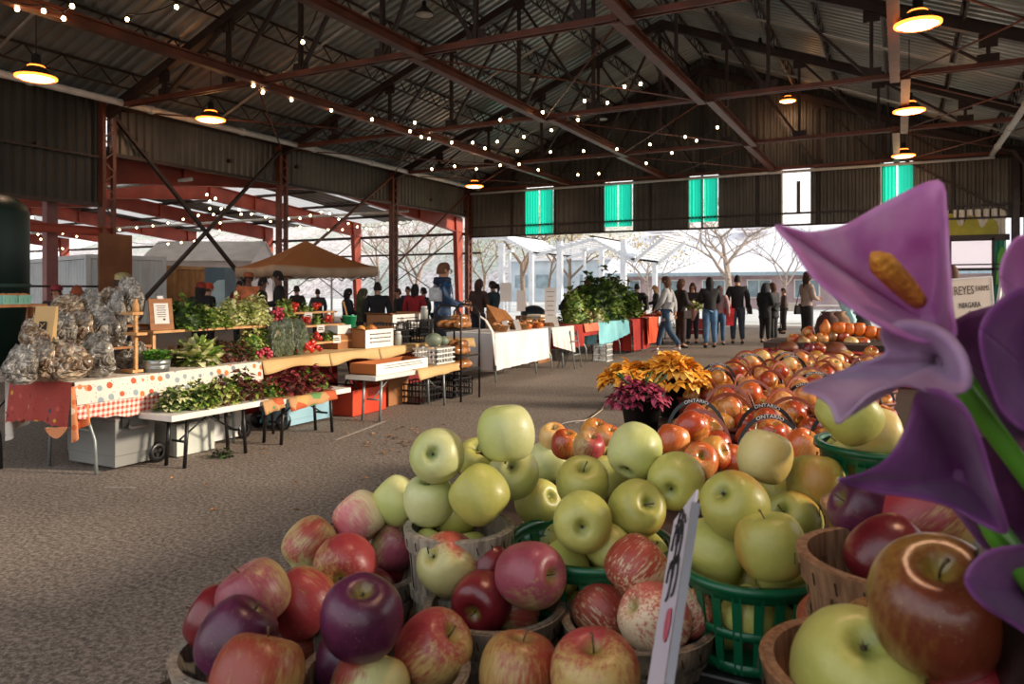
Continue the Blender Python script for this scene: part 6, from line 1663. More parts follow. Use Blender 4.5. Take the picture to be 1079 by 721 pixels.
# ============================================================ FIELD OF BANDED BASKETS
M_band = mat('black_band', '#0f0e0e', '#1a1818', 3, .35); M_txt = mat('white_print', '#e6e2dc', None, 3, .5); M_wire = mat('pale_wire', '#c9c4ba', '#dedad2', 5, .25, .5)
tm = text_mesh('ONTARIO', .019, 0, .0, 1.02)
RB = .082; HB = .085
def arch(th, rr=RB+.004, zz=HB*.5, hh=.098): return Vector((rr*math.cos(th), 0, zz+hh*math.sin(th)))
g = MB(); N_ = 18; vs = []; fs = []
ri_, ro_ = .080, .0895
def ann(th, r): return (r*math.cos(th)*.96, r*math.sin(th)*1.18+HB*.9)
for i in range(N_+1):
    th = PI*i/N_
    for r in (ri_, ro_):
        x_, z_ = ann(th, r); vs += [(x_, -.0035, z_), (x_, .0, z_)]
for i in range(N_): b0 = i*4; fs += [(b0, b0+4, b0+6, b0+2), (b0+1, b0+3, b0+7, b0+5), (b0+2, b0+6, b0+7, b0+3), (b0, b0+1, b0+5, b0+4)]
g.add(vs, fs); BAND = g.mesh('label_band'); BAND.materials.append(M_band)
g = MB(); g.add([((x*.97 if False else x), y*.8, z) for x, y, z in vs], fs); HBAND = g.mesh('handle_band'); HBAND.materials.append(mat('rust_band', '#7a2f18', '#a0563a', 4, .3))
for v in tm.vertices:
    th = PI/2-v.co.x/.1; r = (ri_+ro_)/2+v.co.y*.62; x_, z_ = ann(th, r); v.co = Vector((x_, -.0042, z_))
tm.materials.clear(); tm.materials.append(M_txt)
g = MB(); g.tube([arch(PI*i/16, RB+.004, HB*.5, .1)+Vector((0, .02, 0)) for i in range(17)], .0016, 5); SHEEN_ARCH = g.mesh('wire_or_sheen_arch'); SHEEN_ARCH.materials.append(M_wire)  # thin pale arch stands in for the sheen of clear plastic bags
g = MB(); g.lathe([(0, .003), (RB*.8, .003), (RB*.8, 0), (RB*.9, 0), (RB, HB), (RB-.004, HB), (RB*.8, .004)], 18); g.lathe([(RB, HB-.012), (RB+.005, HB-.012), (RB+.005, HB), (RB, HB)], 18); SB = g.mesh('fruit_basket'); SB.materials.append(mat('dark_red_basket', '#5a1f14', '#6e2a1a', 3, .6))
rf = random.Random(12); nA = 0; k_ = 0
ORD = ['first', 'second', 'third', 'fourth', 'fifth', 'sixth', 'seventh', 'eighth', 'ninth', 'tenth', 'eleventh', 'twelfth', 'thirteenth', 'fourteenth']
rows_y = [1.78+.187*i for i in range(14)]
for ri, y in enumerate(rows_y):
    for ci in range(6):
        x = -.70+.187*ci+(.045 if ri % 2 else 0)+rf.uniform(-.006, .006); yy = y+rf.uniform(-.006, .006)
        if x < -.55 and 2.12 < yy < 2.75: continue       # the flower pots stand here
        px, py, d = proj((x, yy, 1.07))
        if px > 935: continue
        if any((Vector((x, yy, 1.05))-a.c).length < .1+a.s*.5 for a in apples): continue
        where = '%s row, %s from the aisle' % (ORD[ri], ORD[ci])
        b = link('fruit_basket', SB, None, (x, yy, TZ)); tag(b, 'small black banded fruit basket in the '+where, 'basket', 'small banded fruit baskets')
        ang = TH-.3+rf.uniform(-.45, .45); blk = rf.random() < (.8 if y < 2.2 else .3)
        if blk: bd = link('label_band', BAND, b, None, (rf.uniform(-.25, .05), 0, ang)); link('lettering', tm, bd)
        else: bd = link('handle_band', HBAND, b, None, (rf.uniform(-.3, .2), 0, ang+rf.uniform(-.9, .9)))
        (link('wire_or_sheen_arch', SHEEN_ARCH, b, None, (0, 0, ang+PI/2+rf.uniform(-.4, .4))) if (ri+ci) % 2 == 0 else None)
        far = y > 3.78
        for q in range(5):
            if q < 4: a = ang+PI/4+PI/2*q+rf.uniform(-.15, .15); rr = .052; z = TZ+HB+.004
            else: a = rf.uniform(0, 6); rr = .004; z = TZ+HB+.05
            s_ = (.071 if q < 4 else .073)*rf.uniform(.95, 1.03)
            p = Vector((x+rr*math.cos(a), yy+rr*math.sin(a), z))
            o = link('apple', APL[q % 2], None, p, (rf.uniform(-.9, .9), rf.uniform(-.9, .9), rf.uniform(0, 6))); o.scale = (s_,)*3
            if not o.data.materials: o.data.materials.append(AM['F'])
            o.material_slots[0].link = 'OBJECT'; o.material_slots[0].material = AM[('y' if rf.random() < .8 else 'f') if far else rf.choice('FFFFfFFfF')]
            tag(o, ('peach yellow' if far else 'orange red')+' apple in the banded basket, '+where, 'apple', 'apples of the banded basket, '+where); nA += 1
print('field apples', nA)
p = W(612, 480, 2.0); splint_basket((p.x, p.y, TZ), .1, .09, M_splb, 'low splint basket of small red apples behind the middle green ones')
bw = [o for o in COL.objects if o.name.startswith('splint_basket')][-1]
bw = next(o for o in COL.objects if o.get('label', '').startswith('low splint basket of small red'))
g = MB(); g.tube([Vector((.1*math.cos(PI*k/14)*1.0, 0, .085+.06*math.sin(PI*k/14))) for k in range(15)], .0022, 6); g.build('wire_or_sheen_arch', M_wire, bw, None, (0, 0, TH))
# two more splint baskets carrying the orange apples right behind the green ones
p = W(742, 492, 1.72); splint_basket((p.x, p.y, TZ), .1, .09, M_splb, 'low splint basket of orange apples left of the highest yellow green one')
p = W(850, 500, 1.62); splint_basket((p.x, p.y, TZ), .09, .09, M_splb, 'low splint basket of orange apples hidden behind the tall green ones')
# ------------------------------------------------ far end: red tray, gourds, pumpkins
o = thing('produce_tray', 'bright red shallow tray of mixed red fruit at the far end of the stand', 'tray', (.0, 4.62, TZ))
g = MB(); g.box((0, 0, .03), (1.7, .62, .06)); g.box((0, -.31, .06), (1.7, .02, .07)); g.build('tray_board', mat('bright_red_tray', '#a81f10', '#c02c18', 2, .5), o)
o = thing('produce_tray', 'raised wooden step at the far end carrying pumpkins', 'tray', (.0, 5.78, TZ)); g = MB(); g.box((0, 0, .065), (1.7, .62, .13)); g.build('tray_board', M_tbl, o)
o = thing('produce_tray', 'second low red step behind the bright red tray', 'tray', (.0, 5.2, TZ)); g = MB(); g.box((0, 0, .045), (1.7, .46, .09)); g.build('tray_board', mat('bright_red_tray', '#a81f10'), o)
M_bsq = mat('brown_squash', '#5f2f18', '#7d4526', 4, .5); M_psq = mat('orange_gourd', '#c45a1a', '#dc8436', 3, .4)
GRD = rootmesh('squash')
far = [(800, 374, 13, 'F', 'red yellow fruit at the near left corner of the red tray'), (815, 372, 13, 'D', 'dark red fruit second from the aisle on the red tray'), (809, 379, 12, 'f', 'small orange fruit at the tray lip near the aisle'), (824, 377, 15, 'y', 'yellow orange fruit at the tray lip'), (841, 377, 15, 'f', 'orange fruit in the middle of the tray lip'), (852, 368, 13, 'D', 'dark red fruit above the tray middle'), (863, 367, 13, 'F', 'red fruit right of the dark one above the tray middle'), (860, 377, 15, 'F', 'bright red fruit at the middle front of the tray'), (872, 380, 13, 'f', 'orange fruit right of the bright red one'), (892, 376, 14, 'y', 'yellow orange fruit beside the big brown squash'), (905, 378, 12, 'D', 'dark red fruit near the violet petals'), (836, 358, 12, 'F', 'red fruit on the second level, nearest the aisle'), (846, 361, 14, 'r', 'brownish fruit on the second level'), (855, 357, 12, 'F', 'red fruit on the second level below the pumpkins'), (852, 350, 12, 'F', 'topmost red fruit left of the pumpkins'), (866, 357, 13, 'f', 'orange fruit below the first pumpkin'), (876, 355, 13, 'B', 'brown fruit below the pumpkins'), (888, 355, 13, 'F', 'red fruit below the second pumpkin'), (897, 362, 15, 'y', 'yellow fruit right of the brown squash'), (910, 362, 13, 'f', 'orange fruit at the right of the second level'), (918, 372, 14, 'F', 'red fruit at the right end of the red tray')]
for px, py, w_, mk, lb in far:
    d = (4.55 if py > 364 else 5.05)+(380-py)*.012
    p = W(px, py, d); s_ = w_*d/FPX*1.05; o = link('tray_fruit', APL[px % 2], None, p, (rnd(-.6, .6), rnd(-.6, .6), rnd(0, 6))); o.scale = (s_,)*3
    o.material_slots[0].link = 'OBJECT'; o.material_slots[0].material = AM[mk]; tag(o, lb, 'fruit', 'red fruit at the far end')
# filler row beneath so that nothing hovers
rf = random.Random(4)
for q in range(34):
    x = -.72+.055*(q % 17); y = 4.55+.12*(q//17)+rf.uniform(-.02, .02); o = link('tray_fruit', APL[q % 2], None, (x, y, TZ+.06+.033), (rnd(-.6, .6), 0, rnd(0, 6))); o.scale = (.066,)*3
    o.material_slots[0].link = 'OBJECT'; o.material_slots[0].material = AM[rf.choice('FfDyF')]; tag(o, 'fruit in the bottom layer of the bright red tray', 'fruit', 'bottom layer on the red tray')
for px, py, w_, h_, m_, lb in ((830, 367, 22, 15, M_bsq, 'brown oval squash behind the red tray fruit'), (879, 370, 26, 20, M_bsq, 'big dark brown squash in the middle of the far end')):
    d = 4.85; p = W(px, py, d); o = link('round_squash', MEL, None, p); o.scale = (w_*d/FPX/.26, w_*d/FPX/.26, h_*d/FPX/.26); o.material_slots[0].link = 'OBJECT'; o.material_slots[0].material = m_; tag(o, lb, 'squash')
for k, (px, py, w_, h_) in enumerate(((870, 346, 12, 17), (884, 346, 14, 13), (894, 347, 13, 13), (905, 347, 13, 14), (917, 350, 13, 13), (928, 352, 13, 13))):
    d = 5.35; p = W(px, py, d); o = link('small_pumpkin', GRD if k == 0 else PUM, None, p)
    if not o.data.materials: o.data.materials.append(M_psq)
    o.scale = (w_*d/FPX/.15,)*2+(h_*d/FPX/(.16 if k == 0 else .09),); tag(o, ['tall pear shaped orange gourd at the aisle end of the pumpkin row', 'orange pumpkin next to the tall gourd', 'orange pumpkin third in the far row', 'orange pumpkin fourth in the far row', 'orange pumpkin fifth in the far row', 'orange pumpkin last in the far row by the petals'][k], 'pumpkin', 'far pumpkin row')
p = W(897, 352, 5.1)
# ------------------------------------------------ flower pots on the stand edge
M_pot = mat('black_pot', '#14110f', '#1f1a17', 3, .5)
M_mg = [mat('magenta_petal', '#86203c', '#b84a68', 30, .6), mat('magenta_dark', '#64162c', '#932c48', 30, .6)]; M_yl = [mat('golden_petal', '#e8a52a', '#ffd06a', 30, .55), mat('golden_deep', '#d98a1c', '#f2b23a', 30, .55)]
def flowercluster(px, py, w_, h_, d, n, mats, label, name, seed, sz):
    rg = random.Random(seed); c = W(px, py, d); rx = w_*d/FPX/2; rz_ = h_*d/FPX/2; g = MB()
    for k in range(n):
        a = rg.uniform(0, 2*PI); el = rg.uniform(-.5, 1.4); q = Vector((rx*math.cos(a)*math.cos(el), rx*math.sin(a)*math.cos(el), rz_*math.sin(el)))*rg.uniform(.6, 1)
        for s_ in range(5):
            b_ = 2*PI*s_/5+a; d_ = Vector((math.cos(b_), math.sin(b_), rg.uniform(.1, .9)))+q.normalized()*.8; leaf(g, q, d_, sz*rg.uniform(.7, 1.2), sz*.34, rg.uniform(.6, 2), rg, rg.randrange(len(mats)), sz*.06)
    return g.build(name, mats, None)
px_, d_ = 676, 2.62; pc = W(676, 437, 2.62)
t = thing('potted_flowers', 'black pot of magenta blooms at the aisle edge of the stand', 'flowers', (pc.x, pc.y, TZ))
g = MB(); g.lathe([(0, 0), (.055, 0), (.075, .12), (.08, .12), (.08, .135), (.07, .135), (.0, .12)], 24); g.build('pot', M_pot, t)
o = flowercluster(674, 419, 66, 30, 2.62, 75, M_mg, '', 'blooms', 3, .034); o.parent = t; o.location = W(674, 419, 2.62)-t.location
g = MB(); rg = random.Random(3)
for k in range(16): a = rg.uniform(0, 6.3); g.tube([(0, 0, .1), (.04*math.cos(a), .04*math.sin(a), .16), (.09*math.cos(a), .09*math.sin(a), .2)], .003, 5)
g.build('stems', ML_d, t)
p2 = W(708, 440, 2.95); t = thing('potted_flowers', 'pot of golden yellow calla blooms behind the magenta ones', 'flowers', (p2.x, p2.y, TZ))
g = MB(); g.lathe([(0, 0), (.055, 0), (.075, .12), (.08, .12), (.08, .135), (.07, .135), (.0, .12)], 24); g.build('pot', M_pot, t)
for (px, py, w_, h_, n) in ((665, 399, 62, 24, 60), (708, 396, 62, 38, 75)):
    o = flowercluster(px, py, w_, h_, 2.9, n, M_yl, '', 'blooms', px, .052); o.parent = t; o.location = W(px, py, 2.9)-t.location
g = MB()
for k in range(16):
    a = rg.uniform(-1, 1); q = W(640+k*6, 402, 2.9)-t.location; g.tube([(0, 0, .1), (q.x*.5, q.y*.5, q.z*.6+.03), q], .0035, 5)
g.build('stems', ML_m, t)
# ============================================================ CALLAS IN THE FOREGROUND
def petalmat(name, a, b_, c, sc=5):
    m, nt, b = newmat(name); v = coords(nt, 'Object', (1, 1, 1)); n = noise(nt, v, sc*6, 3, .5)
    nt.links.new(ramp(nt, n, [(.3, a), (.5, b_), (.7, c)]), b.inputs['Base Color']); b.inputs['Roughness'].default_value = .5
    b.inputs['Sheen Weight'].default_value = .2
    out = nt.nodes['Material Output']; t = nt.nodes.new('ShaderNodeBsdfTranslucent'); t.inputs[0].default_value = rgb(b_); mx = nt.nodes.new('ShaderNodeMixShader'); mx.inputs[0].default_value = .4
    nt.links.new(b.outputs[0], mx.inputs[1]); nt.links.new(t.outputs[0], mx.inputs[2]); nt.links.new(mx.outputs[0], out.inputs[0]); return m
MP1 = petalmat('calla_pink', '#b860ac', '#d490c8', '#e2b2d8'); MP2 = petalmat('calla_purple', '#6c2c6c', '#8e4a90', '#ac70ac'); MP3 = petalmat('calla_lavender', '#9a749c', '#b592b6', '#c8aac6'); MP4 = petalmat('calla_plum', '#5a2050', '#7c3a6e', '#935486')
M_spad = mat('spadix', '#b06a14', '#d08f2a', 200, .6, bmp=.4); M_cst = mat('calla_stem', '#3f7a1e', '#5f9a30', 8, .4)
def catm(P, t_):
    n = len(P); i = int(math.floor(t_*n)) % n; f = t_*n-math.floor(t_*n)
    p0, p1, p2, p3 = P[(i-1) % n], P[i], P[(i+1) % n], P[(i+2) % n]
    return .5*((2*p1)+(-p0+p2)*f+(2*p0-5*p1+4*p2-p3)*f*f+(-p0+3*p1-3*p2+p3)*f**3)
def calla(label, rim, throat, d0, stem, m, bulge=.02, spad=None, root=None, smp=56):
    """rim: loop of (px,py,depth offset); throat (px,py,offset); stem: further points"""
    P = [W(x, y, d0+o_) for x, y, o_ in rim]; T = W(throat[0], throat[1], d0+throat[2]); c = sum(P, Vector())/len(P)
    t = thing('calla_lily', label, 'flower', T); 
    ax = (T-c).normalized(); g = MB(); rt = .003
    x_ = ax.cross(UP).normalized(); y_ = ax.cross(x_)
    def f(u, v):
        R_ = catm(P, u % 1.0)
        dr = R_-T; dr = dr-ax*dr.dot(ax); ring = T+dr.normalized()*rt
        w_ = v**1.15; q = ring.lerp(R_, w_)
        q = q+ax*bulge*math.sin(PI*v**.8)*1.0
        if v > .85: q = q-ax*(-.006)*((v-.85)/.15)**2
        return q-T
    g.grid(f, smp, 14); g.add([f(k/smp, 0) for k in range(smp)], [tuple(range(smp))]); sp = g.build('spathe', m, t, solid=.0012)
    if stem:
        pts = [T]+[W(x, y, d0+o_) for x, y, o_ in stem]
        pts = [pts[0]-ax*0.0]+pts[1:]; g = MB(); g.tube([ax*.006]+[p-T for p in pts[1:]], [.004]+[.0062]*(len(pts)-1), 12); g.build('stem', M_cst, t)
    if spad:
        a, b2 = W(spad[0][0], spad[0][1], d0+spad[0][2]), W(spad[1][0], spad[1][1], d0+spad[1][2])
        g = MB(); n = 10; g.tube([a.lerp(b2, k/n)-T for k in range(n+1)], [.002+.0058*math.sin(PI*min(1, (k/n)*.5+.12))**.6 if k < n-1 else (.0055 if k == n-1 else .002) for k in range(n+1)], 12); g.build('spadix', M_spad, t)
    return t
calla('large pink lilac calla with orange spadix, topmost of the near flowers',
      [(812, 232, .015), (845, 239, .01), (885, 232, .03), (930, 207, .035), (985, 184, .03), (994, 220, .01), (997, 270, -.0), (1000, 320, -.01), (1003, 352, -.01), (965, 356, -.02), (925, 340, -.03), (885, 315, -.03), (850, 285, -.02), (830, 255, .0)],
      (975, 335, .05), .44, [(1000, 370, .06), (1040, 440, .06), (1100, 530, .06), (1180, 660, .06)], MP1, .012, ((968, 318, .03), (920, 268, -.005)))
calla('lavender calla with drooping pointed tip before the pale green apple',
      [(838, 411, -.01), (865, 398, .01), (900, 385, .02), (928, 372, .02), (922, 350, .03), (945, 338, .03), (985, 345, .02), (1012, 372, .0), (1018, 410, -.01), (985, 418, -.02), (950, 408, -.02), (915, 415, -.03), (893, 432, -.03), (876, 449, -.035), (868, 430, -.03), (852, 418, -.02)],
      (990, 380, .04), .40, [(1030, 430, .05), (1110, 540, .05), (1200, 680, .05)], MP3, -.006)
calla('dark violet calla with sharp tip hanging over the tan baskets',
      [(878, 506, .0), (905, 498, .0), (935, 478, .01), (955, 440, .015), (962, 412, .01), (985, 408, -.01), (1012, 425, -.02), (1030, 460, -.02), (1045, 510, -.02), (1060, 560, -.01), (1035, 555, -.0), (1000, 535, .01), (960, 524, .01), (915, 518, .01)],
      (1010, 500, .05), .38, [(1050, 565, .05), (1090, 620, .05), (1160, 720, .05)], MP2, .008)
calla('plum calla blossom at the right edge under the white board',
      [(985, 352, .02), (1010, 330, .03), (1045, 318, .03), (1085, 312, .02), (1110, 350, .0), (1110, 420, -.01), (1085, 470, -.01), (1050, 468, -.01), (1020, 440, .0), (1000, 400, .01)],
      (1075, 420, .05), .47, [(1110, 500, .06), (1170, 620, .06)], MP4, .015)
calla('violet calla blossom leaning out at the right edge of the picture',
      [(1030, 345, .0), (1055, 310, .0), (1085, 300, .0), (1130, 330, .0), (1130, 420, .0), (1095, 455, .0), (1060, 440, .0), (1040, 400, .0)],
      (1100, 400, .05), .39, [(1120, 470, .06), (1180, 600, .06)], MP2, .015)
calla('dim plum petals below the violet tip near the lowest lavender bloom',
      [(985, 505, .03), (1010, 470, .03), (1060, 450, .03), (1110, 480, .02), (1120, 560, .0), (1085, 600, -.01), (1045, 585, .0), (1010, 545, .02)],
      (1085, 560, .05), .46, [(1110, 610, .06), (1170, 700, .06)], MP4, .01)
calla('lavender calla at the lower right edge above the dark apple',
      [(1014, 610, .0), (1030, 585, .0), (1060, 575, .0), (1100, 580, .0), (1120, 640, -.01), (1095, 672, -.01), (1060, 655, -.01), (1030, 635, -.01)],
      (1085, 625, .04), .40, [(1120, 680, .05), (1180, 740, .05)], MP2, .01)
calla('pink grey calla bud at the right edge before the board',
      [(1052, 290, .0), (1058, 262, .0), (1075, 244, .0), (1105, 250, .0), (1115, 300, .0), (1090, 330, .0), (1064, 318, .0)],
      (1090, 310, .03), .42, [(1120, 380, .05), (1190, 560, .05)], MP1, .01)
g = MB(); g.grid(lambda u, v: W(1020+55*u+10*v, 530+55*u-18*v*(1-u), .42+.02*v)-W(1050, 560, .42), 12, 4)
o = g.build('calla_leaf', mat('calla_leaf', '#3f6f24', '#5a8a34', 10, .5), loc=W(1050, 560, .42), solid=.001); tag(o, 'green calla leaf between plum petals and lowest lavender bloom', 'leaf')
# the florist bucket they stand in (outside the frame to the right)
p = W(1215, 560, .46); t = thing('florist_bucket', 'black florist bucket holding the callas at the right end of the riser', 'bucket', (p.x, p.y, RZ))
g = MB(); g.lathe([(0, 0), (.07, 0), (.09, .2), (.095, .2), (.095, .21), (.085, .21), (.066, .006), (0, .006)], 28); g.build('bucket_body', M_blk, t)
# ------------------------------------------------ boards at the right
def board(px, pyt, pyb, w_, d, label, m, rz=0, tilt=0, name='sign_board'):
    a = W(px, pyb, d); h_ = (pyb-pyt)*d/FPX; ww = w_*d/FPX; t = thing(name, label, 'sign', a); t.rotation_euler = (0, tilt, TH+rz)
    g = MB(); g.box((0, 0, h_/2), (ww, .015, h_)); f = g.build('board', m, t); g = MB(); e = .012
    for s_ in (-1, 1): g.box((s_*ww/2, 0, h_/2), (e, .022, h_)); g.box((0, 0, h_/2+s_*h_/2), (ww, .022, e))
    g.build('edge_frame', M_wht, t)
    leg_h = a.z; 
    for s_ in (-1, 1): g = MB(); g.bar((s_*ww*.4, .02, 0), (s_*ww*.45, .04, -a.z), .02); g.build('leg', M_wood, t)
    return t, f, ww, h_
M_cream = mat('cream_board', '#c9b7a6', '#d8c8b8', 2, .6)
t, f, ww, hh = board(1025, 293, 358, 48, 7.5, 'cream farm sign reading REYES among the flowers', M_cream, .0, R2(-4))
M_gold = mat('brown_lettering', '#4f3a22', '#6a4e2c', 3, .5)
for txt, sz, fx, fz, m_ in (('REYES', .125, -.13, .80, M_gold), ('FARMS', .075, .28, .82, M_gold), ('NIAGARA', .08, -.02, .56, M_ink), ('Ontario', .055, .06, .44, M_ink), ('Brussels', .11, -.03, .22, M_ink)):
    me = text_mesh(txt, sz, .3 if txt == 'Brussels' else 0, .001); me.materials.clear(); me.materials.append(m_)
    o = link('lettering', me, f, (ww*fx, -.0095, hh*fz), (PI/2, 0, 0)); o.scale = (.62, 1, 1)
t, f, ww, hh = board(1056, 278, 338, 26, 6.2, 'white framed board with grey green picture leaning at the right edge', M_wht, .5, R2(16), 'picture_board')
g = MB(); g.box((0, -.012, hh*.55), (ww*.7, .004, hh*.6)); pf = g.build('picture', mat('grey_green_print', '#5a6a58', '#aab0a2', 12, .6), f)
t, f, ww, hh = board(985, 276, 345, 40, 9.0, 'white slanting placard just behind the large pink calla', M_wht, .2, R2(-22), 'placard')
# ============================================================ PEOPLE
M_skin = mat('skin_light', '#b98668', '#c99778', 8, .55); M_skind = mat('skin_brown', '#6e4430', '#7f5440', 8, .55)
M_eye = mat('eye_dark', '#1c1512', None, 5, .3); M_lip = mat('lip', '#8a4a42', None, 5, .5)
def skinmesh(nodes, edges, root, subd=1):
    names = list(nodes); me = bpy.data.meshes.new('b'); me.from_pydata([nodes[n][0] for n in names], [(names.index(a), names.index(b)) for a, b in edges], [])
    o = bpy.data.objects.new('b', me); COL.objects.link(o); m = o.modifiers.new('s', 'SKIN'); m.use_smooth_shade = True; m.branch_smoothing = .3
    for i, n in enumerate(names):
        sv = me.skin_vertices[0].data[i]; r = nodes[n][1]; sv.radius = r if isinstance(r, tuple) else (r, r); sv.use_root = (n == root)
    if subd: q = o.modifiers.new('d', 'SUBSURF'); q.levels = subd; q.render_levels = subd
    dg = bpy.context.evaluated_depsgraph_get(); dg.update(); out = bpy.data.meshes.new_from_object(o.evaluated_get(dg))
    bpy.data.objects.remove(o); 
    for p in out.polygons: p.use_smooth = True
    return out
def V(*a): return Vector(a)
POSES = {
 'stand': dict(le=(-.25, -.02, 1.14), lw=(-.25, .06, .9), re=(.25, -.02, 1.14), rw=(.25, .06, .9), lk=(-.1, .01, .5), la=(-.11, -.03, .09), rk=(.1, .01, .5), ra=(.12, -.03, .09)),
 'front': dict(le=(-.25, .02, 1.15), lw=(-.08, .25, 1.13), re=(.25, .02, 1.15), rw=(.08, .25, 1.1), lk=(-.09, .01, .5), la=(-.1, -.03, .09), rk=(.1, .02, .5), ra=(.12, .0, .09)),
 'walk': dict(le=(-.24, .06, 1.15), lw=(-.22, .22, .97), re=(.24, -.1, 1.15), rw=(.24, -.12, .9), lk=(-.09, -.06, .5), la=(-.1, -.32, .14), rk=(.1, .16, .51), ra=(.1, .25, .09)),
 'phone': dict(le=(-.24, .04, 1.17), lw=(-.1, .2, 1.3), re=(.25, -.02, 1.14), rw=(.24, .08, .92), lk=(-.09, .03, .5), la=(-.1, .0, .09), rk=(.1, -.01, .5), ra=(.13, -.06, .09)),
 'bend': dict(le=(-.24, .42, 1.1), lw=(-.18, .6, .95), re=(.24, .42, 1.1), rw=(.18, .6, .95), lk=(-.1, .05, .5), la=(-.11, -.03, .09), rk=(.1, .05, .5), ra=(.12, -.03, .09)),
}
_pc = {}
def pose(pn):
    if pn in _pc: return _pc[pn]
    q = {k: Vector(v) for k, v in POSES[pn].items()}
    bend = pn == 'bend'
    J = dict(pel=V(0, 0, .98), wai=V(0, .0, 1.1), che=V(0, .01, 1.3), nb=V(0, 0, 1.44), hb=V(0, .015, 1.51), ls=V(-.19, 0, 1.41), rs=V(.19, 0, 1.41))
    if bend: J = dict(pel=V(0, -.02, .97), wai=V(0, .06, 1.1), che=V(0, .22, 1.25), nb=V(0, .36, 1.34), hb=V(0, .45, 1.38), ls=V(-.175, .32, 1.33), rs=V(.175, .32, 1.33))
    hd = (J['hb']+V(0, .01, .105)) if not bend else J['hb']+V(0, .08, .08)
    J['hc'] = hd; q.update(J)
    q['lh'] = V(-.09, 0, .92); q['rh'] = V(.09, 0, .92)
    if bend: q['lh'] = V(-.09, -.02, .92); q['rh'] = V(.09, -.02, .92)
    for s_ in 'lr': q[s_+'t'] = q[s_+'a']+V(0, .15, -.05); q[s_+'ha'] = q[s_+'w']+(q[s_+'w']-q[s_+'e']).normalized()*.08
    B = {'pel': (q['pel'], (.13, .1)), 'wai': (q['wai'], (.12, .09)), 'che': (q['che'], (.14, .1)), 'nb': (q['nb'], (.06, .055)), 'hb': (q['hb'], (.052, .055)), 'hc': (q['hc'], (.075, .09)), 'ht': (q['hc']+V(0, -.005, .07), (.06, .075))}
    E = [('pel', 'wai'), ('wai', 'che'), ('che', 'nb'), ('nb', 'hb'), ('hb', 'hc'), ('hc', 'ht')]
    for s_ in 'lr':
        B.update({s_+'s': (q[s_+'s'], .055), s_+'e': (q[s_+'e'], .04), s_+'w': (q[s_+'w'], .027), s_+'ha': (q[s_+'ha'], (.02, .032)), s_+'h': (q[s_+'h'], .085), s_+'k': (q[s_+'k'], .055), s_+'a': (q[s_+'a'], .036), s_+'t': (q[s_+'t'], .03)})
        E += [('che', s_+'s'), (s_+'s', s_+'e'), (s_+'e', s_+'w'), (s_+'w', s_+'ha'), ('pel', s_+'h'), (s_+'h', s_+'k'), (s_+'k', s_+'a'), (s_+'a', s_+'t')]
    body = skinmesh(B, E, 'pel')
    # fingers, nose, ears, eyes, mouth added to the one body mesh
    g = MB()
    vs = [v.co.copy() for v in body.vertices]; g.add(vs, [tuple(p.vertices) for p in body.polygons], 0, True)
    for s_ in 'lr':
        d = (q[s_+'ha']-q[s_+'w']).normalized(); x_ = d.cross(V(1, 0, 0)).normalized(); ln = (.07, .078, .072, .058)
        for k in range(4):
            b0 = q[s_+'ha']+x_*(-.024+.016*k)+d*.015; g.tube([b0, b0+d*ln[k]*.5, b0+d*ln[k]*.9+V(.012 if s_ == 'l' else -.012, 0, 0)], [.009, .008, .006], 6, 0)
        b0 = q[s_+'ha']-d*.03-x_*.025; g.tube([b0, b0-x_*.022+d*.025, b0-x_*.025+d*.05], [.01, .009, .007], 6, 0)
    c = q['hc']
    g.tube([c+V(0, .085, .02), c+V(0, .105, -.015), c+V(0, .085, -.025)], [.008, .014, .01], 6, 0)
    for sx in (-1, 1):
        g.lathe([(0, -.03), (.014, -.02), (.018, .01), (0, .03)], 8, c+V(sx*.078, .0, .0), 0)
        g.lathe([(0, -.007), (.011, 0), (0, .007)], 8, c+V(sx*.03, .082, .022), 1)
    g.tube([c+V(-.022, .088, -.045), c+V(0, .094, -.043), c+V(.022, .088, -.045)], .006, 5, 2)
    bm = g.mesh('body'); bm.materials.append(M_skin); bm.materials.append(M_eye); bm.materials.append(M_lip)
    T_ = {'hem': (q['pel']+V(0, 0, -.16), (.17, .135)), 'pel': (q['pel'], (.17, .135)), 'wai': (q['wai'], (.165, .125)), 'che': (q['che'], (.19, .135)), 'nb': (q['nb']+V(0, 0, .0), (.085, .08)), 'col': (q['nb']+(q['hb']-q['nb'])*.7, (.065, .065))}
    TE = [('nb', 'col'), ('hem', 'pel'), ('pel', 'wai'), ('wai', 'che'), ('che', 'nb')]
    for s_ in 'lr':
        T_.update({s_+'s': (q[s_+'s'], .09), s_+'e': (q[s_+'e'], .07), s_+'w': (q[s_+'w'], .052)}); TE += [('che', s_+'s'), (s_+'s', s_+'e'), (s_+'e', s_+'w')]
    top = skinmesh(T_, TE, 'che'); top.name = 'jacket'
    L_ = {'pel': (q['pel']+V(0, 0, .06), (.14, .12))}; LE = []
    for s_ in 'lr':
        L_.update({s_+'h': (q[s_+'h']+V(0, 0, -.04), (.11, .12)), s_+'k': (q[s_+'k'], .085), s_+'a': (q[s_+'a']+V(0, 0, .02), .06)}); LE += [('pel', s_+'h'), (s_+'h', s_+'k'), (s_+'k', s_+'a')]
    leg = skinmesh(L_, LE, 'pel'); leg.name = 'trousers'
    coat = skinmesh({'a': (q['wai'], (.16, .13)), 'b': (q['pel'], (.18, .15)), 'c': (q['pel']+V(0, 0, -.22), (.21, .17)), 'd': (q['pel']+V(0, 0, -.3), (.21, .17))}, [('a', 'b'), ('b', 'c'), ('c', 'd')], 'b'); coat.name = 'coat_skirt'
    sh = []
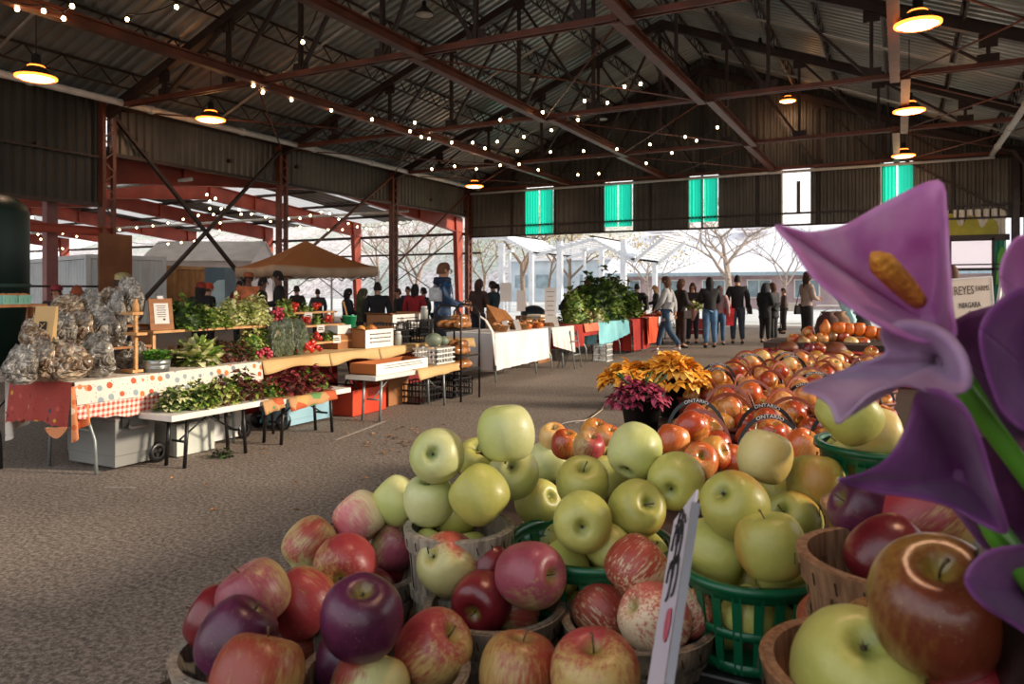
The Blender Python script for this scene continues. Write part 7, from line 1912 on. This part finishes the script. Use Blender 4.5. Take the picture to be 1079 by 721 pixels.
    for s_ in 'lr':
        a = q[s_+'a']; m_ = skinmesh({'a': (a+V(0, -.02, -.03), (.045, .05)), 'b': (a+V(0, .08, -.05), (.045, .04)), 'c': (a+V(0, .16, -.055), (.04, .035))}, [('a', 'b'), ('b', 'c')], 'a'); m_.name = 'shoe'; sh.append(m_)
    _pc[pn] = (bm, top, leg, coat, sh, q); return _pc[pn]
def hairmesh(style):
    g = MB(); 
    def dome(r, z0, back, n=24):
        def f(u, v):
            a = 2*PI*u; el = v*PI/2; front = max(0, math.sin(a))
            z = math.sin(el)*.125-.0+(1-v)*(-back*(1-front)+.03*front)
            rr = math.cos(el)**.6; return (r*.95*rr*math.cos(a), r*1.12*rr*math.sin(a)-.012, z)
        g.grid(f, n, 8)
    if style == 'short': dome(.087, 0, .055)
    if style == 'bald': dome(.081, 0, .05)
    if style == 'long':
        dome(.104, 0, .1)
        g.grid(lambda u, v: (.105*math.cos(PI+PI*u)*(1-.15*v), -.02-.085*math.sin(PI*u)*(1+.1*v), .02-.3*v), 14, 6); g.grid(lambda u, v: (.09*math.cos(PI+PI*u)*(1-.15*v), -.01-.06*math.sin(PI*u)*(1+.1*v), .02-.3*v), 14, 6)
    if style == 'pony':
        dome(.098, 0, .07); g.tube([V(0, -.1, .04), V(0, -.16, .02), V(0, -.17, -.08), V(0, -.15, -.18)], [.025, .035, .035, .012], 8)
    if style == 'hood':
        dome(.125, 0, .17); g.lathe([(.1, -.2), (.13, -.17), (.11, -.1)], 20)
    if style == 'beanie':
        g.lathe([(.1, .01), (.106, .01), (.108, .045), (.1, .05), (.098, .1), (.06, .145), (0, .15)], 22)
    if style == 'cap':
        g.lathe([(.098, .03), (.1, .05), (.095, .1), (.05, .13), (0, .135)], 22); g.grid(lambda u, v: (.08*math.cos(PI*u), .07+.09*v*math.sin(PI*u)+.02*math.sin(PI*u), .045-.015*v), 12, 3)
    return g.mesh({'beanie': 'hat', 'cap': 'hat', 'hood': 'hood'}.get(style, 'hair'))
_hm = {}
_cm = {}
def cloth(c):
    if c not in _cm:
        v = int(c[1:3], 16), int(c[3:5], 16), int(c[5:7], 16); c2 = '#%02x%02x%02x' % tuple(min(255, int(x*1.25+8)) for x in v)
        _cm[c] = mat('fabric_'+c[1:], c, c2, 7, .8)
    return _cm[c]
def person(px, ytop, d, label, pn='stand', head=0, top='#1a1a1c', legs='#23262b', hair='#1c1310', hs='short', shoe='#181615', coat=False, hat=None, skin=None, extra=None, group=None, bulk=1.0):
    H = CAMZ+(HY-ytop)*d/FPX; full = {'bend': 1.6}.get(pn, 1.76); s_ = H/full; s_ = max(.86, min(1.12, s_))
    p = W(px, HY, d); ray = math.atan2(p.y, p.x)-PI/2
    t = thing('person', label, 'person', (p.x, p.y, 0), ray+R2(head), group); t.scale = (s_*bulk, s_*bulk, s_)
    bm, tp, lg, ct, sh, q = pose(pn)
    def lk(me, m, nm, parent=t, loc=None):
        o = link(nm, me, parent, loc)
        if not me.materials: me.materials.append(m)
        o.material_slots[0].link = 'OBJECT'; o.material_slots[0].material = m; return o
    lk(bm, skin or M_skin, 'body'); j = lk(tp, cloth(top), 'jacket'); lk(lg, cloth(legs), 'trousers')
    if coat: lk(ct, cloth(top), 'coat_skirt', j)
    for k in range(2): lk(sh[k], cloth(shoe), 'shoe')
    for st, col in ([(hs, hair)] if hs else [])+([hat] if hat else []):
        if st not in _hm: _hm[st] = hairmesh(st)
        lk(_hm[st], cloth(col), {'beanie': 'hat', 'cap': 'hat', 'hood': 'hood'}.get(st, 'hair'), t, q['hc'])
    if extra: extra(t, q, s_)
    return t
def bagx(col, side=1, w_=.3, h_=.26, z=.85, strap=True, nm='shoulder bag', lbl=''):
    def f(t, q, s_):
        # a bag is a thing of its own that hangs from the shoulder
        b = thing('handbag', lbl, 'bag', t.location, t.rotation_euler.z); b.scale = t.scale
        g = MB(); x = side*.3
        g.add([(x-.05, -w_/2, z-h_), (x+.05, -w_/2, z-h_), (x+.05, w_/2, z-h_), (x-.05, w_/2, z-h_), (x-.03, -w_/2*.85, z), (x+.03, -w_/2*.85, z), (x+.03, w_/2*.85, z), (x-.03, w_/2*.85, z)], [(3, 2, 1, 0), (4, 5, 6, 7), (0, 1, 5, 4), (1, 2, 6, 5), (2, 3, 7, 6), (3, 0, 4, 7)]); g.build('bag_body', cloth(col), b, bevel=.02)
        g = MB(); g.tube([(x, -w_*.35, z), (x-side*.08, -.02, 1.46), (x, w_*.35, z)], .012, 6); g.build('strap', cloth(col), b)
    return f
def D(py): return FPX*CAMZ/(py-HY)
# man in the blue puffer jacket, tallest
def blueman(t, q, s_):
    g = MB(); g.grid(lambda u, v: (.2*math.cos(PI*1.1+PI*.8*u), .165*math.sin(PI*1.1+PI*.8*u), 1.36-.2*v), 10, 3); g.build('back_panel', cloth('#b9bcc0'), [c for c in t.children if c.name.startswith('jacket')][0], solid=.006)
    g = MB(); g.lathe([(.08, -.03), (.12, -.02), (.11, .07), (.085, .08)], 20, q['nb']); g.build('collar', cloth('#16243a'), t)
m_ = mat('fabric_142c4c', '#142c4c', '#2c5076', 14, .28, coat=.5)
person(466, 275, 12.2, 'tall man in shiny blue puffer jacket with pale back panel standing behind the crates', 'front', -75, '#142c4c', '#1d1f26', '#5a3a26', 'bald', extra=blueman, bulk=1.16)
_cm['#142c4c'] = m_
# people left of centre
person(127, 284, 9.6, 'person in olive cap and dark coat behind the mushroom bags', 'stand', -70, '#201c1a', '#222', '#2a1c14', 'short', hat=('cap', '#8a7d50')) if False else None
person(127, 286, 9.6, 'person in olive cap and dark coat behind the mushroom bags', 'stand', -70, '#201c1a', '#222226', '#2a1c14', 'short', hat=('cap', '#8a7d50'))
person(60, 299, 11.5, 'person in dark red cap behind the kraft carrier', 'stand', 160, '#231d1c', '#222226', '#2a1c14', 'short', hat=('cap', '#6e2226'))
person(81, 299, 11.0, 'person whose rust brown hair shows above the mushroom bags', 'stand', 0, '#2a2422', '#222226', '#7a3a1e', 'long')
person(211, 297, 14.0, 'person in black coat with dark red beanie beside the pale booth window', 'stand', -30, '#141314', '#1c1a1a', '#1c1310', 'long', coat=True, hat=('beanie', '#7a2a1c'))
person(219, 298, 15.4, 'second person with orange red beanie just behind the dark coated one', 'stand', -60, '#1c1918', '#1c1a1a', '#3a2417', 'short', hat=('beanie', '#a23c20'))
person(262, 286, 16, 'person in orange sweater and brown cap under the canopy edge', 'front', 180, '#c46f46', '#2b2a30', '#1c1310', 'short', skin=M_skind, hat=('cap', '#8a4a2c'))
person(276, 291, 15, 'dark clad man with short hair beside the orange sweater', 'stand', -100, '#1a1718', '#1c1a1a', '#120d0b', 'short', skin=M_skind)
person(294, 284, 14.2, 'man in black jacket leaning toward the vegetables near the canopy post', 'front', 95, '#131214', '#17171a', '#120d0b', 'short', skin=M_skind)
person(253, 295, 18.5, 'dim figure in dark red at the left of the orange sweater', 'stand', 150, '#4a1a18', '#1c1a1a', '#120d0b', 'short')
person(313, 300, 19, 'dark figure with curly hair behind the canopy corner', 'stand', 40, '#2a2420', '#1c1a1a', '#2a1c14', 'short')
person(335, 306, 21, 'small far figure under the canopy in a grey coat', 'stand', 20, '#3a3a3e', '#1c1a1a', '#2a1c14', 'short')
person(366, 303, 16, 'person in dark blue jacket with dark hair behind the green bucket', 'front', -70, '#1a222c', '#1c1a1a', '#120d0b', 'long')
person(381, 303, 15.4, 'person in olive hooded coat bending over the boxes', 'front', -110, '#33361f', '#1c1a1a', '#2a1c14', None, hat=('hood', '#3b3d26'))
person(398, 296, 14.2, 'broad man in black jacket seen from behind between two red columns', 'stand', 5, '#0f0f11', '#17171a', '#120d0b', 'short')
person(420, 303, 17.5, 'person in dark coat with pale face turned aside, right of the broad man', 'stand', 110, '#17171a', '#1c1a1a', '#3a2417', 'short')
person(437, 298, 16.5, 'woman in red top and black vest left of the blue jacketed man', 'stand', -20, '#8f1a22', '#1c1a1a', '#120d0b', 'long')
person(447, 302, 18, 'dark figure close behind the blue jacketed man', 'stand', 60, '#1b1a20', '#1c1a1a', '#120d0b', 'short')
person(430, 301, 20.5, 'far figure in violet coat between the red topped woman and the dark coat', 'stand', 160, '#2c2238', '#1c1a1a', '#2a1c14', 'short')
person(504, 293, 17, 'woman with long brown hair near the lattice column', 'front', -40, '#3f2c26', '#22222a', '#3a2018', 'long')
person(520, 295, 17.5, 'woman with ponytail in teal grey jacket behind the bread', 'front', 60, '#22383c', '#4a5e70', '#2a1710', 'pony')
person(596, 291, 18.4, 'man in dark brown coat bowing over the kale mound', 'bend', -88, '#1d1512', '#1c1a1a', '#7a5238', 'bald')
person(616, 302, 24, 'dark figure behind the crest of the kale mound, left one', 'stand', 0, '#1b1b1d', '#1c1a1a', '#120d0b', 'short')
person(624, 303, 25, 'dark figure behind the crest of the kale mound, right one', 'stand', 0, '#202024', '#1c1a1a', '#120d0b', 'short')
person(636, 295, 20, 'woman with brown hair and white scarf behind the kale', 'front', 160, '#3a3432', '#1c1a1a', '#4a2a1a', 'long')
person(657, 299, 23, 'woman in cream top facing left behind the dark red table', 'front', 120, '#a08c78', '#2a2a30', '#3a2018', 'long')
person(671, 298, 21.5, 'person in black coat with a dark backpack at the far table', 'stand', -10, '#101012', '#17171a', '#120d0b', 'short', extra=bagx('#131316', 1, .34, .4, 1.35, lbl='dark backpack on the black coated person at the far table'))
person(691, 300, 23.5, 'fair haired woman in black vest beside the far table', 'front', 100, '#1c1a1c', '#1c1a1a', '#a88460', 'long')
# right hand group
person(703, 290, D(371), 'woman in grey wool jacket and flared jeans walking left', 'walk', 75, '#8f9092', '#2a4258', '#4a2f20', 'long', shoe='#c9c4c0', coat=True)
person(717, 293, D(367), 'woman in black coat with crossed strap behind the grey jacket', 'front', -60, '#1a1614', '#2a1d1a', '#4a2c1c', 'long', extra=bagx('#2c2420', 1, .24, .2, .95, lbl='small brown bag hanging beside the crossed strap woman'))
person(730, 297, D(362), 'smiling dark haired woman facing us behind a bunch of flowers', 'front', 175, '#2a2226', '#22222a', '#2a1710', 'long')
person(748, 291, D(367), 'woman in black leather jacket and blue jeans seen from behind', 'front', 15, '#121012', '#3f6080', '#120d0b', 'long')
person(758, 300, D(364), 'person in pink grey coat and jeans half hidden by the leather jacket', 'stand', -20, '#9c7c80', '#34526c', '#3a2018', 'long')
person(777, 289, D(363), 'man in black jacket and dark jeans standing alone seen from behind', 'stand', 5, '#0d0d0f', '#27333d', '#120d0b', 'short', extra=bagx('#0e0e10', 1, .34, .22, .98, lbl='black shoulder bag of the man standing alone'))
person(806, 297, D(362), 'woman in black coat and leggings hugging another, nearer the aisle', 'front', -40, '#16181a', '#121214', '#120d0b', None, coat=True, hat=('hood', '#17181b'))
person(815, 297, D(361), 'woman in dark grey parka hugging the black coated one', 'front', 60, '#222628', '#121214', '#4a2f20', 'long', coat=True)
person(826, 303, D(352), 'person in brown jacket beside the pushcart', 'front', 100, '#3a2a22', '#1c1a1a', '#2a1710', 'short')
person(850, 286, D(364), 'woman in striped cream and black sweater and maroon beanie before the pumpkins', 'front', -60, '#8c7a70', '#131315', '#2a1710', 'long', hat=('beanie', '#3a1a1a'), extra=bagx('#111113', -1, .3, .22, .95, lbl='black handbag of the woman in the maroon beanie'))
person(1003, 277, 9.6, 'man in dark jacket with brown hair behind the cream farm sign', 'front', 60, '#141416', '#1c1a1a', '#4a2c1c', 'short')
# bouquet held by the smiling woman
c = W(730, 324, D(364)); t = thing('bouquet', 'bunch of pale green and cream flowers wrapped in pink paper before the smiling woman', 'flowers', c-Vector((0, 0, .35)))
g = MB(); g.lathe([(.03, 0), (.14, .3), (.16, .34), (.13, .3), (.02, .02)], 16, mod=lambda a, i: 1+.08*math.cos(5*a)); g.build('wrapping', cloth('#a87c76'), t, solid=.004)
o = bunch('blooms', 'x', 'x', (0, 0, .3), .24, .22, [ML_l, ML_y, ML_m], 90, 'heap', 31, sz=1.4); o.parent = t; del o['label'], o['category']
# red shopping bags and far table
def tote_bag(px, py0, py1, d, w_, col, label):
    p = W(px, py1, d); h_ = (py1-py0)*d/FPX; ww = w_*d/FPX; t = thing('tote_bag', label, 'bag', (p.x, p.y, max(0, p.z)), TH)
    g = MB(); g.add([(-ww/2*.8, -.08, 0), (ww/2*.8, -.08, 0), (ww/2*.8, .08, 0), (-ww/2*.8, .08, 0), (-ww/2, -.1, h_), (ww/2, -.1, h_), (ww/2, .1, h_), (-ww/2, .1, h_)], [(3, 2, 1, 0), (0, 1, 5, 4), (1, 2, 6, 5), (2, 3, 7, 6), (3, 0, 4, 7)]); g.build('bag_body', cloth(col), t, solid=.01)
    for y in (-.09, .09): g = MB(); g.tube([(-ww*.25, y, h_), (-ww*.15, y, h_+.14), (ww*.15, y, h_+.14), (ww*.25, y, h_)], .01, 6); g.build('handle', cloth(col), t)
tote_bag(766, 325, 343, D(364), 14, '#a51b22', 'bright red tote bag between the leather jacket and the lone man')
# cloth covered stand with red crate below bouquet
p = W(732, 342, D(357)); t = thing('hand_cart', 'low folding cart with red crates below the bouquet', 'cart', (p.x, p.y, 0), TH)
g = MB(); g.box((0, 0, .45), (.7, .45, .3)); g.build('crate', cloth('#8f1a22'), t, bevel=.02); g = MB(); g.box((0, 0, .2), (.5, .35, .12)); g.build('lower_crate', cloth('#6e141c'), t, bevel=.02)
for x in (-.3, .3):
    for y in (-.18, .18): g = MB(); g.bar((x, y, .3), (x, y, 0), .03); g.build('leg', M_legk, t)
# pushcart right
p = W(836, 345, D(350)); t = thing('pushcart', 'pale two tier pushcart between the hugging pair and the beanie woman', 'cart', (p.x, p.y, 0), TH)
for z in (.3, .75): g = MB(); g.box((0, 0, z), (.95, .5, .04)); g.build('shelf_tray', M_wpl, t)
for x in (-.45, .45): g = MB(); g.tube([(x, 0, .08), (x, 0, 1.0)], .02, 6); g.build('post', M_legk, t)
for x in (-.4, .4):
    for y in (-.2, .2): g = MB(); g.lathe([(0, -.02), (.07, -.02), (.07, .02), (0, .02)], 14); w_ = g.build('wheel', M_legk, t, (x, y, .07), (PI/2, 0, 0))
g = MB(); g.box((-.05, 0, .9), (.4, .35, .24)); g.build('carton', M_wpl, t)
# teal wrapped bundle and dark pile behind the pumpkins
p = W(893, 340, 9); t = thing('wrapped_bundle', 'pale teal paper bundle standing behind the pumpkins', 'bundle', (p.x, p.y, .9))
g = MB(); g.lathe([(.02, 0), (.1, .02), (.13, .2), (.06, .3), (.1, .42), (.17, .5), (.1, .46), (.0, .3)], 18, mod=lambda a, i: 1+.14*math.cos(7*a)); g.build('paper', mat('pale_teal', '#7fb9bd', '#b4d8da', 6, .5), t)
table('far trestle table behind the pumpkins carrying the teal bundle', p.x-.6, p.x+1.6, p.y-.35, p.y+.35, .9, M_card, M_legk)
for k, (px, mk, lb) in enumerate(((872, '#3a1c16', 'dark maroon sack left of the teal bundle'), (884, '#7a5a40', 'tan paper sack in front of the teal bundle'), (905, '#1c1a1c', 'black sack right of the teal bundle'))):
    q = W(px, 345, 8.8+.1*k); g = MB(); g.lathe([(0, 0), (.12, .0), (.15, .1), (.12, .22), (.06, .27), (.08, .3), (0, .28)], 16, mod=lambda a, i: 1+.06*math.cos(4*a+i)); tag(g.build('sack', cloth(mk), loc=(q.x, q.y, .9)), lb, 'sack')
# bike shape and pots near the far right: dark stroller under the pushcart omitted on purpose
table('far folding table with white top in the sunlit yard', -3.2, -1.6, 34.5, 35.4, .8, M_top, M_legg)
# ============================================================ CAMERA AND LIGHT
cam = bpy.data.cameras.new('camera'); co = bpy.data.objects.new('camera', cam); COL.objects.link(co)
co.location = (0, 0, CAMZ); co.rotation_euler = (PI/2, 0, TH)
cam.sensor_width = 36; cam.lens = FPX/1079*36; cam.shift_y = -(360.5-HY)/1079; cam.clip_start = .02; cam.clip_end = 500
cam.dof.use_dof = True; cam.dof.focus_distance = 2.2; cam.dof.aperture_fstop = 11.0
SC.camera = co
w = bpy.data.worlds.new('sky'); SC.world = w; w.use_nodes = True; nt = w.node_tree
bg = nt.nodes['Background']; tc = nt.nodes.new('ShaderNodeTexCoord'); sp = nt.nodes.new('ShaderNodeSeparateXYZ')
nt.links.new(tc.outputs['Generated'], sp.inputs[0])
nt.links.new(ramp(nt, sp.outputs[2], [(.0, '#fdf3ee'), (.5, '#dfe9f2')]), bg.inputs['Color']); bg.inputs['Strength'].default_value = 1.6
l = bpy.data.lights.new('sun', 'SUN'); l.energy = 5.0; l.angle = R2(6); l.color = (1, .84, .66)
o = bpy.data.objects.new('sun', l); COL.objects.link(o); tag(o, kind='helper')
dirv = Vector((-1, -.35, -.36)).normalized()   # travels toward -X, low
o.rotation_euler = dirv.to_track_quat('-Z', 'Y').to_euler()
SC.view_settings.view_transform = 'Standard'; SC.view_settings.look = 'None'; SC.view_settings.gamma = 1
SC.view_settings.use_curve_mapping = False; SC.view_settings.exposure = .08
SC.cycles.max_bounces = 6; SC.cycles.diffuse_bounces = 4; SC.cycles.use_denoising = True
SC.cycles.sample_clamp_indirect = 6; SC.cycles.caustics_reflective = False; SC.cycles.caustics_refractive = False
